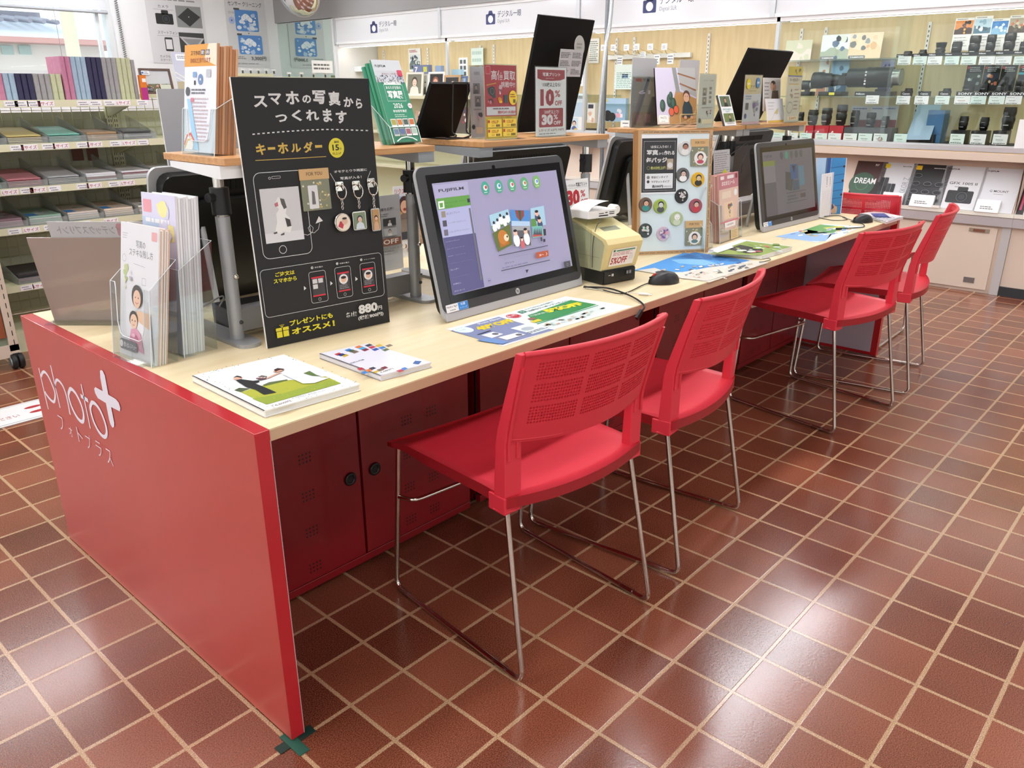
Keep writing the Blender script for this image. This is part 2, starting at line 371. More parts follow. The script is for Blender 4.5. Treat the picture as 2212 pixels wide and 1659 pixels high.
# coiled lead down the wall beside the window
p = []
xc = at(257, 60, 1, YB - .03).x
for i in range(420): a = i * .75; p.append((xc + .013 * math.cos(a) + i * .00006, YB - .03 + .013 * math.sin(a), 2.5 - i * .00255))
tag(B().tube(p, .0035, M('#6e7276', .5), 5).build('coiled_cable'), 'grey coiled cable hanging down the wall beside the window', 'cable')
# what stands outside
og = B(); og.box(-6, YB + .3, -.3, 14, 40, -.02, M('#b9b9b4', .9)); struct(og, 'trim_2')
hx = lambda px, py: at(px, py, 1, 22.0)
t = thing('house', 'pale house with a grey tiled roof seen through the window', 'house')
a = hx(0, 93); c = hx(170, 92)
B().box(a.x - 4, 22, 0, c.x + .6, 27, a.z, M('#e6e2dc', .8)).build('wall', t)
B().box(a.x - 4, 21.2, a.z, c.x + 1.6, 27, a.z + .12, M('#c89a94', .7)).build('eaves', t)
r0 = hx(-60, 70); r1 = hx(150, 62)
rb = B(); y0 = 21.3; rb.add([(a.x - 4, y0, a.z + .1), (c.x + 1.7, y0, a.z + .1), (r1.x, 24.2, r1.z + .3), (a.x - 2, 24.2, r1.z + .3)], [(0, 1, 2, 3)], M('#c9ced4', .7))
for k in range(26):
    x = a.x - 3 + k * .32
    if x < r1.x - .1: rb.tube([(x, y0 + .9, a.z + .55), (x, 24.2, r1.z + .36)], .06, M('#8e8f99', .7), 5)
rb.box(a.x - 2, 24.1, r1.z + .28, r1.x + .1, 24.4, r1.z + .5, M('#7e7f8a', .7)); rb.build('roof', t)
for q in (12, 50): w0 = hx(q - 12, 98); w1 = hx(q + 18, 118); B().box(w0.x, 21.95, w1.z, w1.x, 22.01, w0.z, M('#a9c4c0', .2)).build('window', t)
pb = at(160, 120, 1, 18.); pt = at(150, 28, 1, 18.)
tag(B().tube([(pb.x, 18, -.3), (pb.x, 18, pt.z + 1.5)], [.16, .12], M('#d9d2b8', .8), 12).build('utility_pole'), 'pale concrete utility pole outside beyond the window', 'pole')

# ceiling lamps: rows of bare fluorescent fittings along the shop
LAMP = M('#f6f9ff', .4, 0, 0, 24.0)
n = 0; lamp0 = None
for y, xs in ((-1.5, (-2.6, -.2, 2.2, 4.1)), (.58, (-2.2, -.6, .9, 2.2, 3.5, 4.78)), (2.4, (-2.6, -.2, 2.2, 4.1)), (4.25, (-2.6, -.8, .6, 2.2, 4.1)), (6.1, (-2.6, -.2, 2.2, 4.1)), (7.4, (-2.2, .4, 2.8))):
    for x in xs:
        T = TR(x, y, CH - .055)
        if lamp0 is None:
            lamp0 = thing('ceiling_light', 'white fluorescent strip light fixed to the ceiling', 'ceiling light', T, 'ceiling strip lights')
            B().box(-.62, -.11, 0, .62, .11, .054, M('#f4f4f2', .4)).build('housing', lamp0)
            B().rbox(-.6, -.085, -.012, .6, .085, 0, .02, LAMP).build('diffuser', lamp0)
        else: dup(lamp0, T)

# ================================================================ the counter desk
DL, DW, DH = 3.45, 1.185, .695
desk = thing('counter_desk', 'long counter desk with pale wood top and red end panels', 'desk')
EDGE = M('#c9a786', .4)
b = B(); b.box(.03, .002, DH - .024, DL - .03, DW - .002, DH - .003, EDGE).box(.03, .002, DH - .003, DL - .03, DW - .002, DH, WOODTOP); b.build('tabletop', desk)
b = B(); b.box(0, 0, .004, .03, DW, DH, RED); b.add([(-.0004, .001, .005), (-.0004, DW - .001, .005), (-.0004, DW - .001, DH - .001), (-.0004, .001, DH - .001)], [(0, 1, 2, 3)], REDBOUNCE)
b.box(.0285, -.0005, .004, .0305, .004, DH - .02, M('#b9a7a4', .4)); ep = b.build('end_panel', desk, None, .0012)
# lettering on the outer face of the near panel (x = 0 face, read from outside: u runs towards -Y)
T = Matrix(((0, 0, -1, 0), (-1, 0, 0, DW), (0, 1, 0, 0), (0, 0, 0, 1)))
b = B(); a = Art(b, T, .0006); LW = '#ece9f2'
def pu(px, py): q = at(px, py, 0, 0.0); return (DW - q.y, q.z)
zq = (770, 60, 6.635)
def Z4(x, y): return pu(60 + x / 6.635, 770 + y / 6.635)
a.line([Z4(160, 165), Z4(297, 755)], .0065, LW); q = [Z4(x, y) for x, y in ((195, 285), (215, 230), (250, 225), (300, 290), (350, 400), (392, 520), (392, 610), (375, 650), (330, 620), (270, 545), (250, 500))]
SP = lambda L, n=6: [(v.x, v.y) for v in spline([(x, y, 0) for x, y in L], n)]
a.line(SP(q), .0085, LW); a.up()
a.line([Z4(330, 125), Z4(468, 735)], .0065, LW); q = [Z4(x, y) for x, y in ((398, 440), (408, 350), (440, 340), (500, 410), (545, 520), (575, 640), (612, 832))]; a.line(SP(q), .008, LW); a.up()
def oval(L, wd): a.line(SP([Z4(x, y) for x, y in L])[:-1], wd, LW, True)
oval(((612, 465), (590, 560), (640, 730), (720, 880), (790, 935), (808, 850), (775, 700), (700, 540), (640, 470), (612, 465)), .0105); a.up()
a.line([Z4(772, 395), Z4(905, 1030)], .0065, LW); a.line([Z4(765, 560), Z4(872, 632)], .011, LW); a.up()
oval(((930, 655), (905, 740), (950, 920), (1030, 1080), (1105, 1150), (1140, 1100), (1120, 960), (1050, 780), (980, 680), (930, 655)), .0105); a.up()
pl = [Z4(x, y) for x, y in ((1045, 205), (1062, 190), (1085, 205), (1115, 270), (1165, 545), (1270, 605), (1315, 660), (1338, 740), (1330, 785), (1205, 722), (1250, 950), (1248, 1005), (1225, 1018), (1195, 970), (1175, 900), (1130, 665), (1015, 595), (975, 520), (962, 460), (980, 435), (1085, 495), (1050, 300))]
a.poly(pl, LW); a.up()
kx0, kz0 = Z4(450, 960); kx1, kz1 = Z4(1245, 1450)
for i, chx in enumerate('フォトプラス'):
    cx = [(490, 955), (628, 1075), (760, 1135), (882, 1222), (1030, 1325), (1180, 1440)][i]; u, v = Z4(*cx); s_ = (.021 if chx != 'ォ' else .015)
    a.text(chx, u - s_ * .8, v - s_, u + s_ * .8, v + s_, LW, -.012)
b.build('lettering', ep)
b = B(); b.box(DL - .03, 0, .004, DL, DW, DH, RED); b.box(DL - .0315, .03, .02, DL - .03, DW - .03, DH - .03, M('#b6aab4', .5)); b.build('end_panel', desk, None, .0012)
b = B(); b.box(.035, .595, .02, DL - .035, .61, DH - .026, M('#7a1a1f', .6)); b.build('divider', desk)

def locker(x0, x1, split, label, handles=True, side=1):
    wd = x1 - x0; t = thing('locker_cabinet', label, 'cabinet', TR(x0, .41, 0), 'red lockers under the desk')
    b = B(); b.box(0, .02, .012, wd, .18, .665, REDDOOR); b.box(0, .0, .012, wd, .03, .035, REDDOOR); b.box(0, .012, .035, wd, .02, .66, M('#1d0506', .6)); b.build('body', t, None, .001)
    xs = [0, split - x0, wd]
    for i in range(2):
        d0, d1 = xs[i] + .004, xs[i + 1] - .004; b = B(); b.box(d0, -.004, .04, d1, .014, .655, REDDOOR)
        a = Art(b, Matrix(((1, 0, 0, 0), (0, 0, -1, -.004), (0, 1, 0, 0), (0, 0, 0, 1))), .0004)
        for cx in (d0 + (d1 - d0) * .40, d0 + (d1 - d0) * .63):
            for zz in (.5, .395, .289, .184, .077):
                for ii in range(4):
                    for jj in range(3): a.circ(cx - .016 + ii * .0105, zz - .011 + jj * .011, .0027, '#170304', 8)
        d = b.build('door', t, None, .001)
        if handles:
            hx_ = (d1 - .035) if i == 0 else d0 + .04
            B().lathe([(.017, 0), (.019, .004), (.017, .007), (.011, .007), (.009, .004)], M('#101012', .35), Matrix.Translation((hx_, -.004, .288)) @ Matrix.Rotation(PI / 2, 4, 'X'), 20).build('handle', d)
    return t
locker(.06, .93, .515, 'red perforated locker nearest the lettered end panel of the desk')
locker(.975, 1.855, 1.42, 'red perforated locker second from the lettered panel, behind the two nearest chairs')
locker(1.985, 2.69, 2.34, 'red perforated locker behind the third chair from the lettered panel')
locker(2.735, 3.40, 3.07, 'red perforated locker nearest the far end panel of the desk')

# ================================================================ chairs
def make_chair(T, label):
    t = thing('stacking_chair', label, 'chair', T, 'red plastic chairs on chrome sled legs')
    # seat: x right, +y front
    def seat(u, v, dz):
        x = (u * 2 - 1); yy = .235 - v * .44; hw = .232 - .012 * v
        rear = -.034 * (1 - x * x) * max(0, (v - .75) / .25)
        z = .452 - .016 * math.exp(-((v) / .1) ** 2) - .010 * (1 - abs(x) ** 3) * math.sin(PI * min(1, v * 1.05)) + .004 * x * x
        if v > .82: z -= .004 * (v - .82) / .18
        return (x * hw, yy + rear, z + dz)
    b = B(); nu, nv = 16, 18
    b.grid(lambda u, v: seat(u, v, 0), nu, nv, CHRED); b.grid(lambda u, v: seat(u, v, -.012 - .014 * min(1, v * 3)), nu, nv, CHRED)
    N1 = (nu + 1) * (nv + 1); rim = [i for i in range(nu + 1)] + [j * (nu + 1) + nu for j in range(1, nv + 1)] + [nv * (nu + 1) + i for i in range(nu - 1, -1, -1)] + [j * (nu + 1) for j in range(nv - 1, 0, -1)]
    for k in range(len(rim)): i, j = rim[k], rim[(k + 1) % len(rim)]; b.f.append([i, j, j + N1, i + N1]); b.mi.append(0); b.sm.append(True)
    b.build('seat', t)
    # perforated back
    def bk(u, z, off=0.0):
        s_ = (z - .585) / .205; hw = .213 + .006 * s_
        y = -.200 - .050 * s_ - .008 * s_ * s_ - .040 * (1 - u * u); ny = Vector((-.08 * u * 4.5 * .2, -1, -.25)).normalized()
        zz = z - .012 * (1 - u * u) * (1 - max(0, min(1, s_)) * 1.0)
        return (u * hw + ny.x * off, y + ny.y * off, zz + ny.z * off)
    b = B(); th = .004
    us = [-1, -.86, -.315, -.25, .28, .345, .86, 1]; zs = [.580, .622, .664, .672, .716, .724, .765, .785]
    for i in range(7):
        for j in range(7):
            u0, u1, z0, z1 = us[i], us[i + 1], zs[j], zs[j + 1]
            if i in (1, 3, 5) and j in (1, 3, 5):
                nx = int(round((u1 - u0) / .0315)); ny_ = int(round((z1 - z0) / .0068)); du = (u1 - u0) / nx; dz_ = (z1 - z0) / ny_
                for a_ in range(nx):
                    for c_ in range(ny_):
                        ua, za = u0 + a_ * du, z0 + c_ * dz_; uc, zc = ua + du / 2, za + dz_ / 2
                        outer = [(ua, za), (uc, za), (ua + du, za), (ua + du, zc), (ua + du, za + dz_), (uc, za + dz_), (ua, za + dz_), (ua, zc)]
                        inner = [(uc + .43 * du * math.cos(q), zc + .43 * dz_ * math.sin(q)) for q in [math.radians(225 + 45 * k) for k in range(8)]]
                        o = len(b.v)
                        for off in (th, -th):
                            for L in (outer, inner): b.v += [Vector(bk(x, z, off)) for x, z in L]
                        for k in range(8):
                            k2 = (k + 1) % 8
                            for f in ((k, k2, 8 + k2, 8 + k), (16 + k2, 16 + k, 24 + k, 24 + k2), (8 + k, 8 + k2, 24 + k2, 24 + k)):
                                b.f.append([o + q for q in f]); b.mi.append(0); b.sm.append(False)
            else:
                m_ = 6 if u1 - u0 > .3 else 2
                for off, sg in ((th, 1), (-th, -1)):
                    b.grid(lambda p, q: bk(u0 + (u1 - u0) * p, z0 + (z1 - z0) * q, off), m_, 2, CHRED)
    b.mat(CHRED)
    L1 = [bk(-1 + k / 12, .585) for k in range(25)]; b.tube(L1, .0045, CHRED, 6); b.tube([bk(-1 + k / 12, .785) for k in range(25)], .0065, CHRED, 8)
    b.build('backrest', t)
    for s_ in (-1, 1):
        b = B(); prof = []
        for k in range(13):
            z = .415 + (.787 - .415) * k / 12; e = (z - .585) / .205; hw = .226 + .004 * max(0, e)
            y = -.192 - (.010 if z < .585 else .010 + .052 * e + .006 * e * e); wd = .046 - .016 * max(0, min(1, (z - .6) / .19)); dp = .034 - .016 * max(0, min(1, (z - .46) / .3))
            prof.append((z, y, hw, wd, dp))
        vs = []; fs = []
        for z, y, hw, wd, dp in prof:
            xo = s_ * hw; xi = s_ * (hw - wd); vs += [(xo, y + dp, z), (xi, y + dp * .7, z), (xi, y - .004, z), (xo - s_ * .003, y, z)]
        for k in range(12):
            for q in range(4): fs.append((k * 4 + q, k * 4 + (q + 1) % 4, k * 4 + 4 + (q + 1) % 4, k * 4 + 4 + q))
        fs += [(0, 1, 2, 3), (48, 49, 50, 51)]; b.add(vs, fs, CHRED)
        # raised lips that leave a groove down the post
        for fx in (.12, .62):
            pts = []
            for z, y, hw, wd, dp in prof[4:12]: pts.append((s_ * (hw - wd * fx - .006), y - .003, z))
            b.tube(pts, .0045, CHRED, 6)
        b.box(min(s_ * .180, s_ * .2262), -.2032, .410, max(s_ * .180, s_ * .2262), -.15, .450, CHRED)
        b.build('back_post', t, None, .002)
    for s_ in (-1, 1):
        x = s_ * .226; b = B()
        b.tube(bend([(s_ * .205, -.185, .425), (x, -.262, .0085), (x, .240, .0085), (s_ * .214, .214, .432)], .03, 6), .0066, CHROME, 10); lg = b.build('sled_leg', t)
        for yy in (-.185, .205):
            B().tube([(x, yy - .022, .009), (x, yy + .022, .009)], .0098, ACR, 10).build('glide', lg)
    b = B(); b.tube(bend([(-.2175, .222, .285), (-.20, .175, .285), (.20, .175, .285), (.2175, .222, .285)], .03, 5), .006, CHROME, 8); b.build('crossbar', t)
    B().box(-.205, -.18, .418, .205, -.165, .43, CHROME).build('seat_rail', t); B().box(-.205, .19, .416, .205, .205, .428, CHROME).build('seat_rail', t)
    return t
def chair_T(rl, rr):
    rl, rr = Vector((*rl, 0)), Vector((*rr, 0)); m = (rl + rr) / 2; d = (rr - rl).normalized(); n = Vector((-d.y, d.x, 0))
    m = m + n * .262; return TR(m.x, m.y, 0, math.atan2(d.y, d.x))
ch0 = make_chair(chair_T((.440, -.242), (.899, -.289)), 'red plastic chair with perforated back, nearest the lettered end panel')
dup(ch0, chair_T((1.056, -.281), (1.502, -.233)), 'red plastic chair in front of the black mouse, second from the lettered panel')
dup(ch0, chair_T((2.309, -.225), (2.749, -.299)), 'red plastic chair before the second monitor, third from the lettered panel')
dup(ch0, chair_T((2.958, -.300), (3.406, -.231)), 'red plastic chair at the far front corner, turned partly sideways')
dup(ch0, TR(3.765, .27, 0, -PI / 2 + .03), 'red plastic chair beyond the far end panel, only its back top showing')
# ================================================================ wall display cases (x = XG front plane, running along Y)
def cs(px, py, X): return at(px, py, 0, X)
TXZ = Matrix(((0, 0, -1, 0), (-1, 0, 0, 0), (0, 1, 0, 0), (0, 0, 0, 1)))   # face looking to -X: art x -> -Y, y -> Z
def faceX(X, Y, Z, lean=0.0): return frame((X, Y, Z), (X, Y - 1, Z), lean)
ALU = M('#d9dbdc', .28, .6); WPAINT = M('#eceded', .4); LBEIGE = M('#d9c6b4', .5)
secs = [(6.84, 5.05, 'wall display case with pale maple back behind the photo frames'),
        (5.05, 3.31, 'wall display case holding calendars and posters under the middle sign'),
        (3.31, 1.57, 'wall display case with rows of peg hooks on its maple back'),
        (1.57, -.14, 'glazed wall display case full of camera lenses'),
        (-.14, -1.9, 'wall display case cut off by the right picture edge')]
for i, (ya, yb_, lab) in enumerate(secs):
    t = thing('display_case', lab, 'display case', TR(XG, yb_, 0)); L = ya - yb_ - .001
    B().box(.56, 0, .93, .58, L, 1.77, CASEWOOD).build('back_panel', t)
    b = B().box(-.005, 0, .845, .58, L, .893, LBEIGE); b.box(0, 0, .893, .58, L, .899, M('#d5b98f', .4)); b.build('ledge', t, None, .002)
    b = B().box(-.002, 0, .9, .03, L, .93, ALU); b.box(.008, 0, .93, .012, L, .94, ALU); b.box(.02, 0, .93, .024, L, .94, ALU); b.build('glass_track', t)
    B().box(.0, 0, .93, .03, .024, 1.765, M('#cdd0d2', .3, .5)).build('mullion', t)
    B().box(0, 0, 1.735, .05, L, 1.768, WPAINT).build('top_rail', t)
    B().box(.06, .05, 1.735, .10, L - .05, 1.762, M('#fffaf2', .4, 0, 0, 11.0)).build('case_light', t)
    for k in (0.04, .5, .93):
        bb = B().box(.545, L * k - .011, .95, .56, L * k + .011, 1.72, M('#e6e6e2', .4)); a = Art(bb, Matrix(((0, 0, 1, .5447), (1, 0, 0, 0), (0, 1, 0, 0), (0, 0, 0, 1))), 0, -.0002)
        for z in range(24): a.rect(L * k - .003, .97 + z * .031, L * k + .003, .985 + z * .031, '#33302c')
        bb.build('slotted_upright', t)
    # sloping brochure rack and the cupboard below
    b = B(); b.add([(.17, 0, .835), (.17, L, .835), (.012, L, .525), (.012, 0, .525)], [(0, 1, 2, 3)], LBEIGE)
    b.add([(.17, 0, .845), (.17, L, .845), (.57, L, .845), (.57, 0, .845)], [(0, 1, 2, 3)], LBEIGE)
    for y in (.004, L - .004): b.add([(.17, y, .845), (.012, y, .53), (.0, y, .53), (.0, y, .845)], [(0, 1, 2, 3)], LBEIGE)
    b.box(-.012, 0, .505, .014, L, .528, M('#ece9dd', .4)); b.build('brochure_rack', t)
    b = B().box(-.01, 0, .445, .02, L, .5, M('#cfd1d2', .35, .5)); b.box(.0, 0, .49, .02, L, .51, LBEIGE); b.build('rail', t)
    b = B().box(.02, 0, .0, .58, L, .445, LBEIGE); b.box(.006, 0, 0, .05, .05, .445, M('#cdcdcb', .4, .3)); b.build('cupboard', t)
    if i < 4:
        b = B().box(.006, .075, .022, .02, L - .01, .43, M('#dccbb9', .45)); d = b.build('door', t, None, .001)
        if i == 3:
            hp = cs(2115, 498, XG); lp = cs(2131, 610, XG)
            b = B().box(.001, hp.y - yb_ - .06, hp.z - .012, .008, hp.y - yb_ + .06, hp.z + .012, M('#a59a88', .4, .4)).box(-.001, hp.y - yb_ - .035, hp.z - .008, .002, hp.y - yb_ + .035, hp.z + .008, M('#7a4a38', .5)); b.build('recessed_handle', d)
            B().box(.002, .15, .06, .007, .215, .095, M('#8b8886', .4, .6)).build('maker_plate', d)
    else:
        B().box(.004, 0, 0, .02, L, .06, M('#2c2f32', .6)).build('kick_plate', t)
    if i == 3:
        for y0, y1, x in ((.0, L / 2 + .05, .010), (L / 2 - .05, L, .022)):
            p = B().box(x, y0, .935, x + .004, y1, 1.735, GLASS).build('glass_pane', t)
        lk = cs(1914, 220, XG); B().lathe([(.014, 0), (.014, .01), (.009, .016)], CHROME, Matrix.Translation((.0, lk.y - yb_, .955)) @ Matrix.Rotation(-PI / 2, 4, 'Y'), 16).build('lock', t)
    if i == 3:
        sh = [(.10, 1.478, .12, L - .02), (.10, 1.232, 0, L)]
    elif i == 2: sh = [(.3, 1.16, 0, L)]
    else: sh = [(.25, 1.235, 0, L)]
    for x, z, y0, y1 in sh:
        B().box(x, y0, z - .008, .55, y1, z, clear('shelf_glass_%d_%d' % (i, int(z * 100)), '#e8f2ee', .08)).build('shelf', t)

# fascia with the sign panels
struct(B().box(XG - .012, -1.9, 1.765, XG + .03, 6.9, 1.79, WPAINT).box(XG - .012, -1.9, 2.02, XG + .03, 6.9, 2.05, WPAINT).box(XG + .02, -1.9, 1.79, XG + .05, 6.9, 2.03, WPAINT), 'trim_3')
mull = [6.88, 5.14, 3.40, 1.63, -.12, -1.88]
SIGN = M('#e4e6e8', .12, 0, .5)
sg = [((800, 53), (858, 75)), ((1050, 32), (1126, 57)), ((1390, 0), (1497, 31)), None, None]
lab = ['sign panel of the first case from the mirror wall', 'sign panel above the calendars and posters', 'sign panel above the peg hooks', 'blank sign panel above the lens case', 'blank sign panel cut off by the picture edge']
for i in range(5):
    y0, y1 = mull[i], mull[i + 1]; T = faceX(XG - .002, y0 - .02, 1.79)
    b = B(); b.prism([(0, 0), (y0 - y1 - .04, 0), (y0 - y1 - .04, .23), (0, .23)], -.004, 0, SIGN); a = Art(b, None, .0004)
    if i < 3:
        p0 = cs(*sg[i][0], XG); p1 = cs(*sg[i][1], XG); x0 = y0 - .02 - p0.y; x1 = y0 - .02 - p1.y; wd = x1 - x0; zc = .125
        a.camera_icon(x0, zc - wd * .13, wd * .27, '#3a4270', '#f4f5f7')
        a.text('デジタル一眼', x0 + wd * .34, zc - wd * .01, x1, zc + wd * .12, '#2f3552', .004); a.text('Digital SLR', x0 + wd * .34, zc - wd * .13, x0 + wd * .68, zc - wd * .045, '#8a8f98')
    tag(b.build('shop_sign', None, T), ('white ' if i > 2 else 'white camera-symbol ') + lab[i], 'sign', 'fascia sign panels over the display cases')
for i in range(6):
    tag(B().box(XG - .016, mull[i] - .018, 1.765, XG + .02, mull[i] + .018, 2.05, M('#cfd2d4', .3, .4)).build('fascia_post'), 'slim metal post %s between sign panels counted from the mirror wall' % ORD[i], 'post', 'posts of the sign fascia')

# ---------------------------------------------------------------- lenses
LBK = M('#171718', .35); LBK2 = M('#0b0b0c', .5); LGL = M('#1a2233', .05, 0, .6)
def lens_mesh(b, r, h, kind, rg):
    p = [(r * .74, 0), (r * .74, h * .06), (r * .9, h * .07), (r * .92, h * .28), (r * .96, h * .29), (r * .97, h * .34)]
    if kind == 'hood': p += [(r * .9, h * .35), (r * .92, h * .7), (r * .95, h * .72), (r, h * .74), (r * 1.12, h * .98), (r * 1.12, h)]
    elif kind == 'zoom': p += [(r, h * .35), (r, h * .55), (r * .94, h * .56), (r * .95, h * .66), (r, h * .67), (r, h * .93), (r * .96, h * .94), (r * .96, h)]
    elif kind == 'short': p += [(r, h * .36), (r, h * .7), (r * .86, h * .74), (r * .84, h)]
    else: p += [(r * .98, h * .35), (r, h * .8), (r * .93, h * .84), (r * .93, h)]
    b.lathe(p, LBK, None, 22)
    b.lathe([(r * .8, h - .0005), (r * .78, h + .0004)], LGL, None, 22)
    # knurled rubber rings
    for z0, z1 in ((.4, .52), (.7, .86)):
        if kind == 'short' and z0 > .6: continue
        for k in range(26):
            q = 2 * PI * k / 26; b.box(r * .985, -.0016, h * z0, r * 1.015, .0016, h * z1, LBK2, Matrix.Rotation(q, 4, 'Z'))
def lens(px0, px1, pytop, pybase, X, z, kind, label, grp, mark=None):
    c = (px0 + px1) / 2; base = cs(c, pybase, X); top = cs(c, pytop, X); r = abs(cs(px0, pybase, X).y - cs(px1, pybase, X).y) / 2 * .78
    h = max(.03, top.z - base.z); t = thing('camera_lens', label, 'lens', TR(X, base.y, z), grp); b = B(); lens_mesh(b, r, h, kind, random)
    b.build('barrel', t)
    # white engraved markings on the side facing the shop
    bb = B(); a = Art(bb, faceX(-r * 1.02, r * .5, 0), 0); a.fine(0, h * .2, r, h * .27, 1, '#c9c9c6', int(px0)); a.fine(0, h * .58, r * .9, h * .64, 1, '#a9a9a6', int(px0) + 1); bb.build('markings', t)
    return t
TOPL = [(1951, 1974, 94, 109, 'plain', 'short black lens with square hood, first from the left on the top shelf'), (1983, 2006, 92, 109, 'short', 'squat black lens second on the top lens shelf'),
        (2018, 2045, 77, 109, 'hood', 'black lens with flared hood, third on the top lens shelf'), (2052, 2080, 75, 108, 'plain', 'black lens in front of the sunset print on the top shelf'),
        (2088, 2119, 63, 108, 'zoom', 'tall black zoom lens in front of the waterfall print'), (2125, 2151, 62, 108, 'zoom', 'tall black zoom lens in front of the blue sky print'),
        (2162, 2194, 58, 107, 'zoom', 'widest black zoom lens in front of the brown print, top shelf'), (2199, 2220, 78, 107, 'plain', 'black lens cut off by the picture edge on the top shelf')]
for i, (a_, b_, tp, bs, k, l) in enumerate(TOPL): lens(a_, b_, tp, bs, 5.55, 1.4782, k, l, 'lenses on the top glass shelf')
MIDL = [(1951, 1975, 180, 197, 'short', 'flat black lens first on the middle shelf by the hood lens'), (2033, 2058, 180, 197, 'short', 'flat black lens alone in the middle of the middle shelf'),
        (2075, 2107, 172, 197, 'plain', 'wide black lens before the first dark card on the middle shelf'), (2112, 2138, 170, 197, 'plain', 'black lens before the card with an orange subject'),
        (2147, 2173, 161, 197, 'zoom', 'tall black zoom lens before the third dark card'), (2187, 2214, 161, 197, 'zoom', 'black lens before the dark card with a cyan stripe')]
for a_, b_, tp, bs, k, l in MIDL: lens(a_, b_, tp, bs, 5.55, 1.2322, k, l, 'lenses on the middle glass shelf')
LOWL = [(1722, 1736, 242, 270, 'plain', 'black lens half hidden behind the price sign on the riser'), (1741, 1767, 237, 270, 'plain', 'black lens on the first red brand block'), (1770, 1797, 233, 270, 'zoom', 'taller black lens on the second red brand block'),
        (1801, 1829, 226, 271, 'zoom', 'tallest black zoom lens on the third red brand block'), (1833, 1856, 238, 274, 'plain', 'dark grey lens behind the glass before the first white card'),
        (1866, 1891, 243, 278, 'zoom', 'black lens with a red ring before the white cards'), (1900, 1920, 251, 279, 'plain', 'small black lens with dark red grip before the white cards'),
        (2066, 2091, 251, 281, 'plain', 'small black lens on the first black brand block from the left'), (2111, 2136, 253, 282, 'plain', 'small black lens on the second black brand block'), (2156, 2192, 231, 282, 'zoom', 'tall black zoom lens on the third black brand block')]
lowz = []
for a_, b_, tp, bs, k, l in LOWL:
    X = 5.5; z = cs((a_ + b_) / 2, bs, X).z; lowz.append((a_, b_, z)); lens(a_, b_, tp, bs, X, z, k, l, 'lenses on the bottom of the lens case')
# brand blocks the bottom lenses stand on
def block(px0, px1, z0, z1, X0, X1, col, txt, label, tcol='#f4f4f4'):
    ya = cs(px0, 290, X0).y; yb_ = cs(px1, 290, X0).y; b = B(); b.box(X0, yb_, z0, X1, ya, z1, M(col, .35))
    if txt: wd = ya - yb_; Art(b, faceX(X0, ya, z0), .0005).text(txt, wd * .14, (z1 - z0) * .28, wd * .86, (z1 - z0) * .72, tcol, .02)
    return tag(b.build('brand_block'), label, 'display block', 'display blocks in the lens case')
for i, (a_, b_) in enumerate(((1738, 1755), (1759, 1788), (1790, 1820))):
    block(a_, b_, .9, lowz[min(i, 3)][2] - .0005, 5.43, 5.56, '#c01a2e', 'Canon', 'red display block under the %s lens of the bottom row' % ['half hidden', 'second', 'third'][i])
block(1822, 1925, .9, lowz[4][2] - .0005, 5.43, 5.56, '#4b4b4e', None, 'long grey display block before the white cards in the lens case')
for i, (a_, b_) in enumerate(((2053, 2084), (2097, 2130), (2144, 2174))):
    block(a_, b_, .9, lowz[7 + i][2] - .0005, 5.43, 5.56, '#111112', 'FUJIFILM', 'black display block under the %s lens at the bottom right of the lens case' % ['first small', 'second small', 'tall zoom'][i])
block(2198, 2216, .9, .96, 5.43, 5.56, '#111112', None, 'black display block cut off by the picture edge')
# long lenses lying on the middle shelf, left half
def lying(px0, px1, pyc, r, X, label, z, hood_left=True, body=False, cap=False):
    ya = cs(px0, pyc, X).y; yb_ = cs(px1, pyc, X).y; L = ya - yb_; zc = z + r * 1.35
    t = thing('telephoto_lens', label, 'lens', Matrix.Translation((X, ya, zc)) @ Matrix.Rotation(PI / 2, 4, 'X'), 'large telephoto lenses lying in the lens case')
    b = B()
    if body: b.lathe([(r * .98, 0), (r, L * .02), (r, L * .28), (r * .86, L * .29), (r * .84, L * .5), (r * .72, L * .52), (r * .7, L * .7), (r * .62, L * .72), (r * .6, L * .8)], LBK, None, 26)
    else: b.lathe([(r * .92, 0), (r * .94, L * .01), (r * .94, L * .34), (r, L * .36), (r, L * .42), (r * .97, L * .43), (r * .97, L * .84), (r * .8, L * .86)], LBK, None, 26)
    b.build('barrel', t)
    if body:
        B().box(-.04, -r * .62, L * .78, .05, r * .5, L * 1.0, LBK).box(-.02, r * .5, L * .82, .03, r * .85, L * .95, LBK).build('camera_body', t, None, .006)
        for q in (.38, .66): B().tube([(0, -r * .7, L * q), (0, -r * 1.3, L * q)], .004, CHROME, 8).build('support_rod', t)
    else:
        B().lathe([(r * .78, L * .86), (r * .78, L * .98), (r * .82, L), (r * .7, L * 1.0)], M('#a9a9a7', .25, .6), None, 24).build('rear_cap', t)
        B().tube(bend([(0, -r * .9, L * .78), (0, -r * 1.28, L * .74), (0, -r * 1.28, L * .55)], .02), .012, LBK, 8).build('tripod_foot', t)
        b = B()
        for k in range(5): b.box(-r * .985, r * (.5 - .28 * k) - .006, L * .37, -r * 1.01 + .01, r * (.5 - .28 * k) + .006, L * .40, M('#e8e8e8', .4))
        b.build('ring_marks', t)
    return t
lying(1757, 1831, 181, .058, 5.55, 'long black lens on rods with a camera body on its end', 1.262, body=True)
lying(1834, 1946, 172, .070, 5.55, 'largest black telephoto lens with a silver rear cap', 1.262)
lying(1722, 1757, 178, .034, 5.55, 'smaller black lens lying behind the price sign on the riser', 1.262)
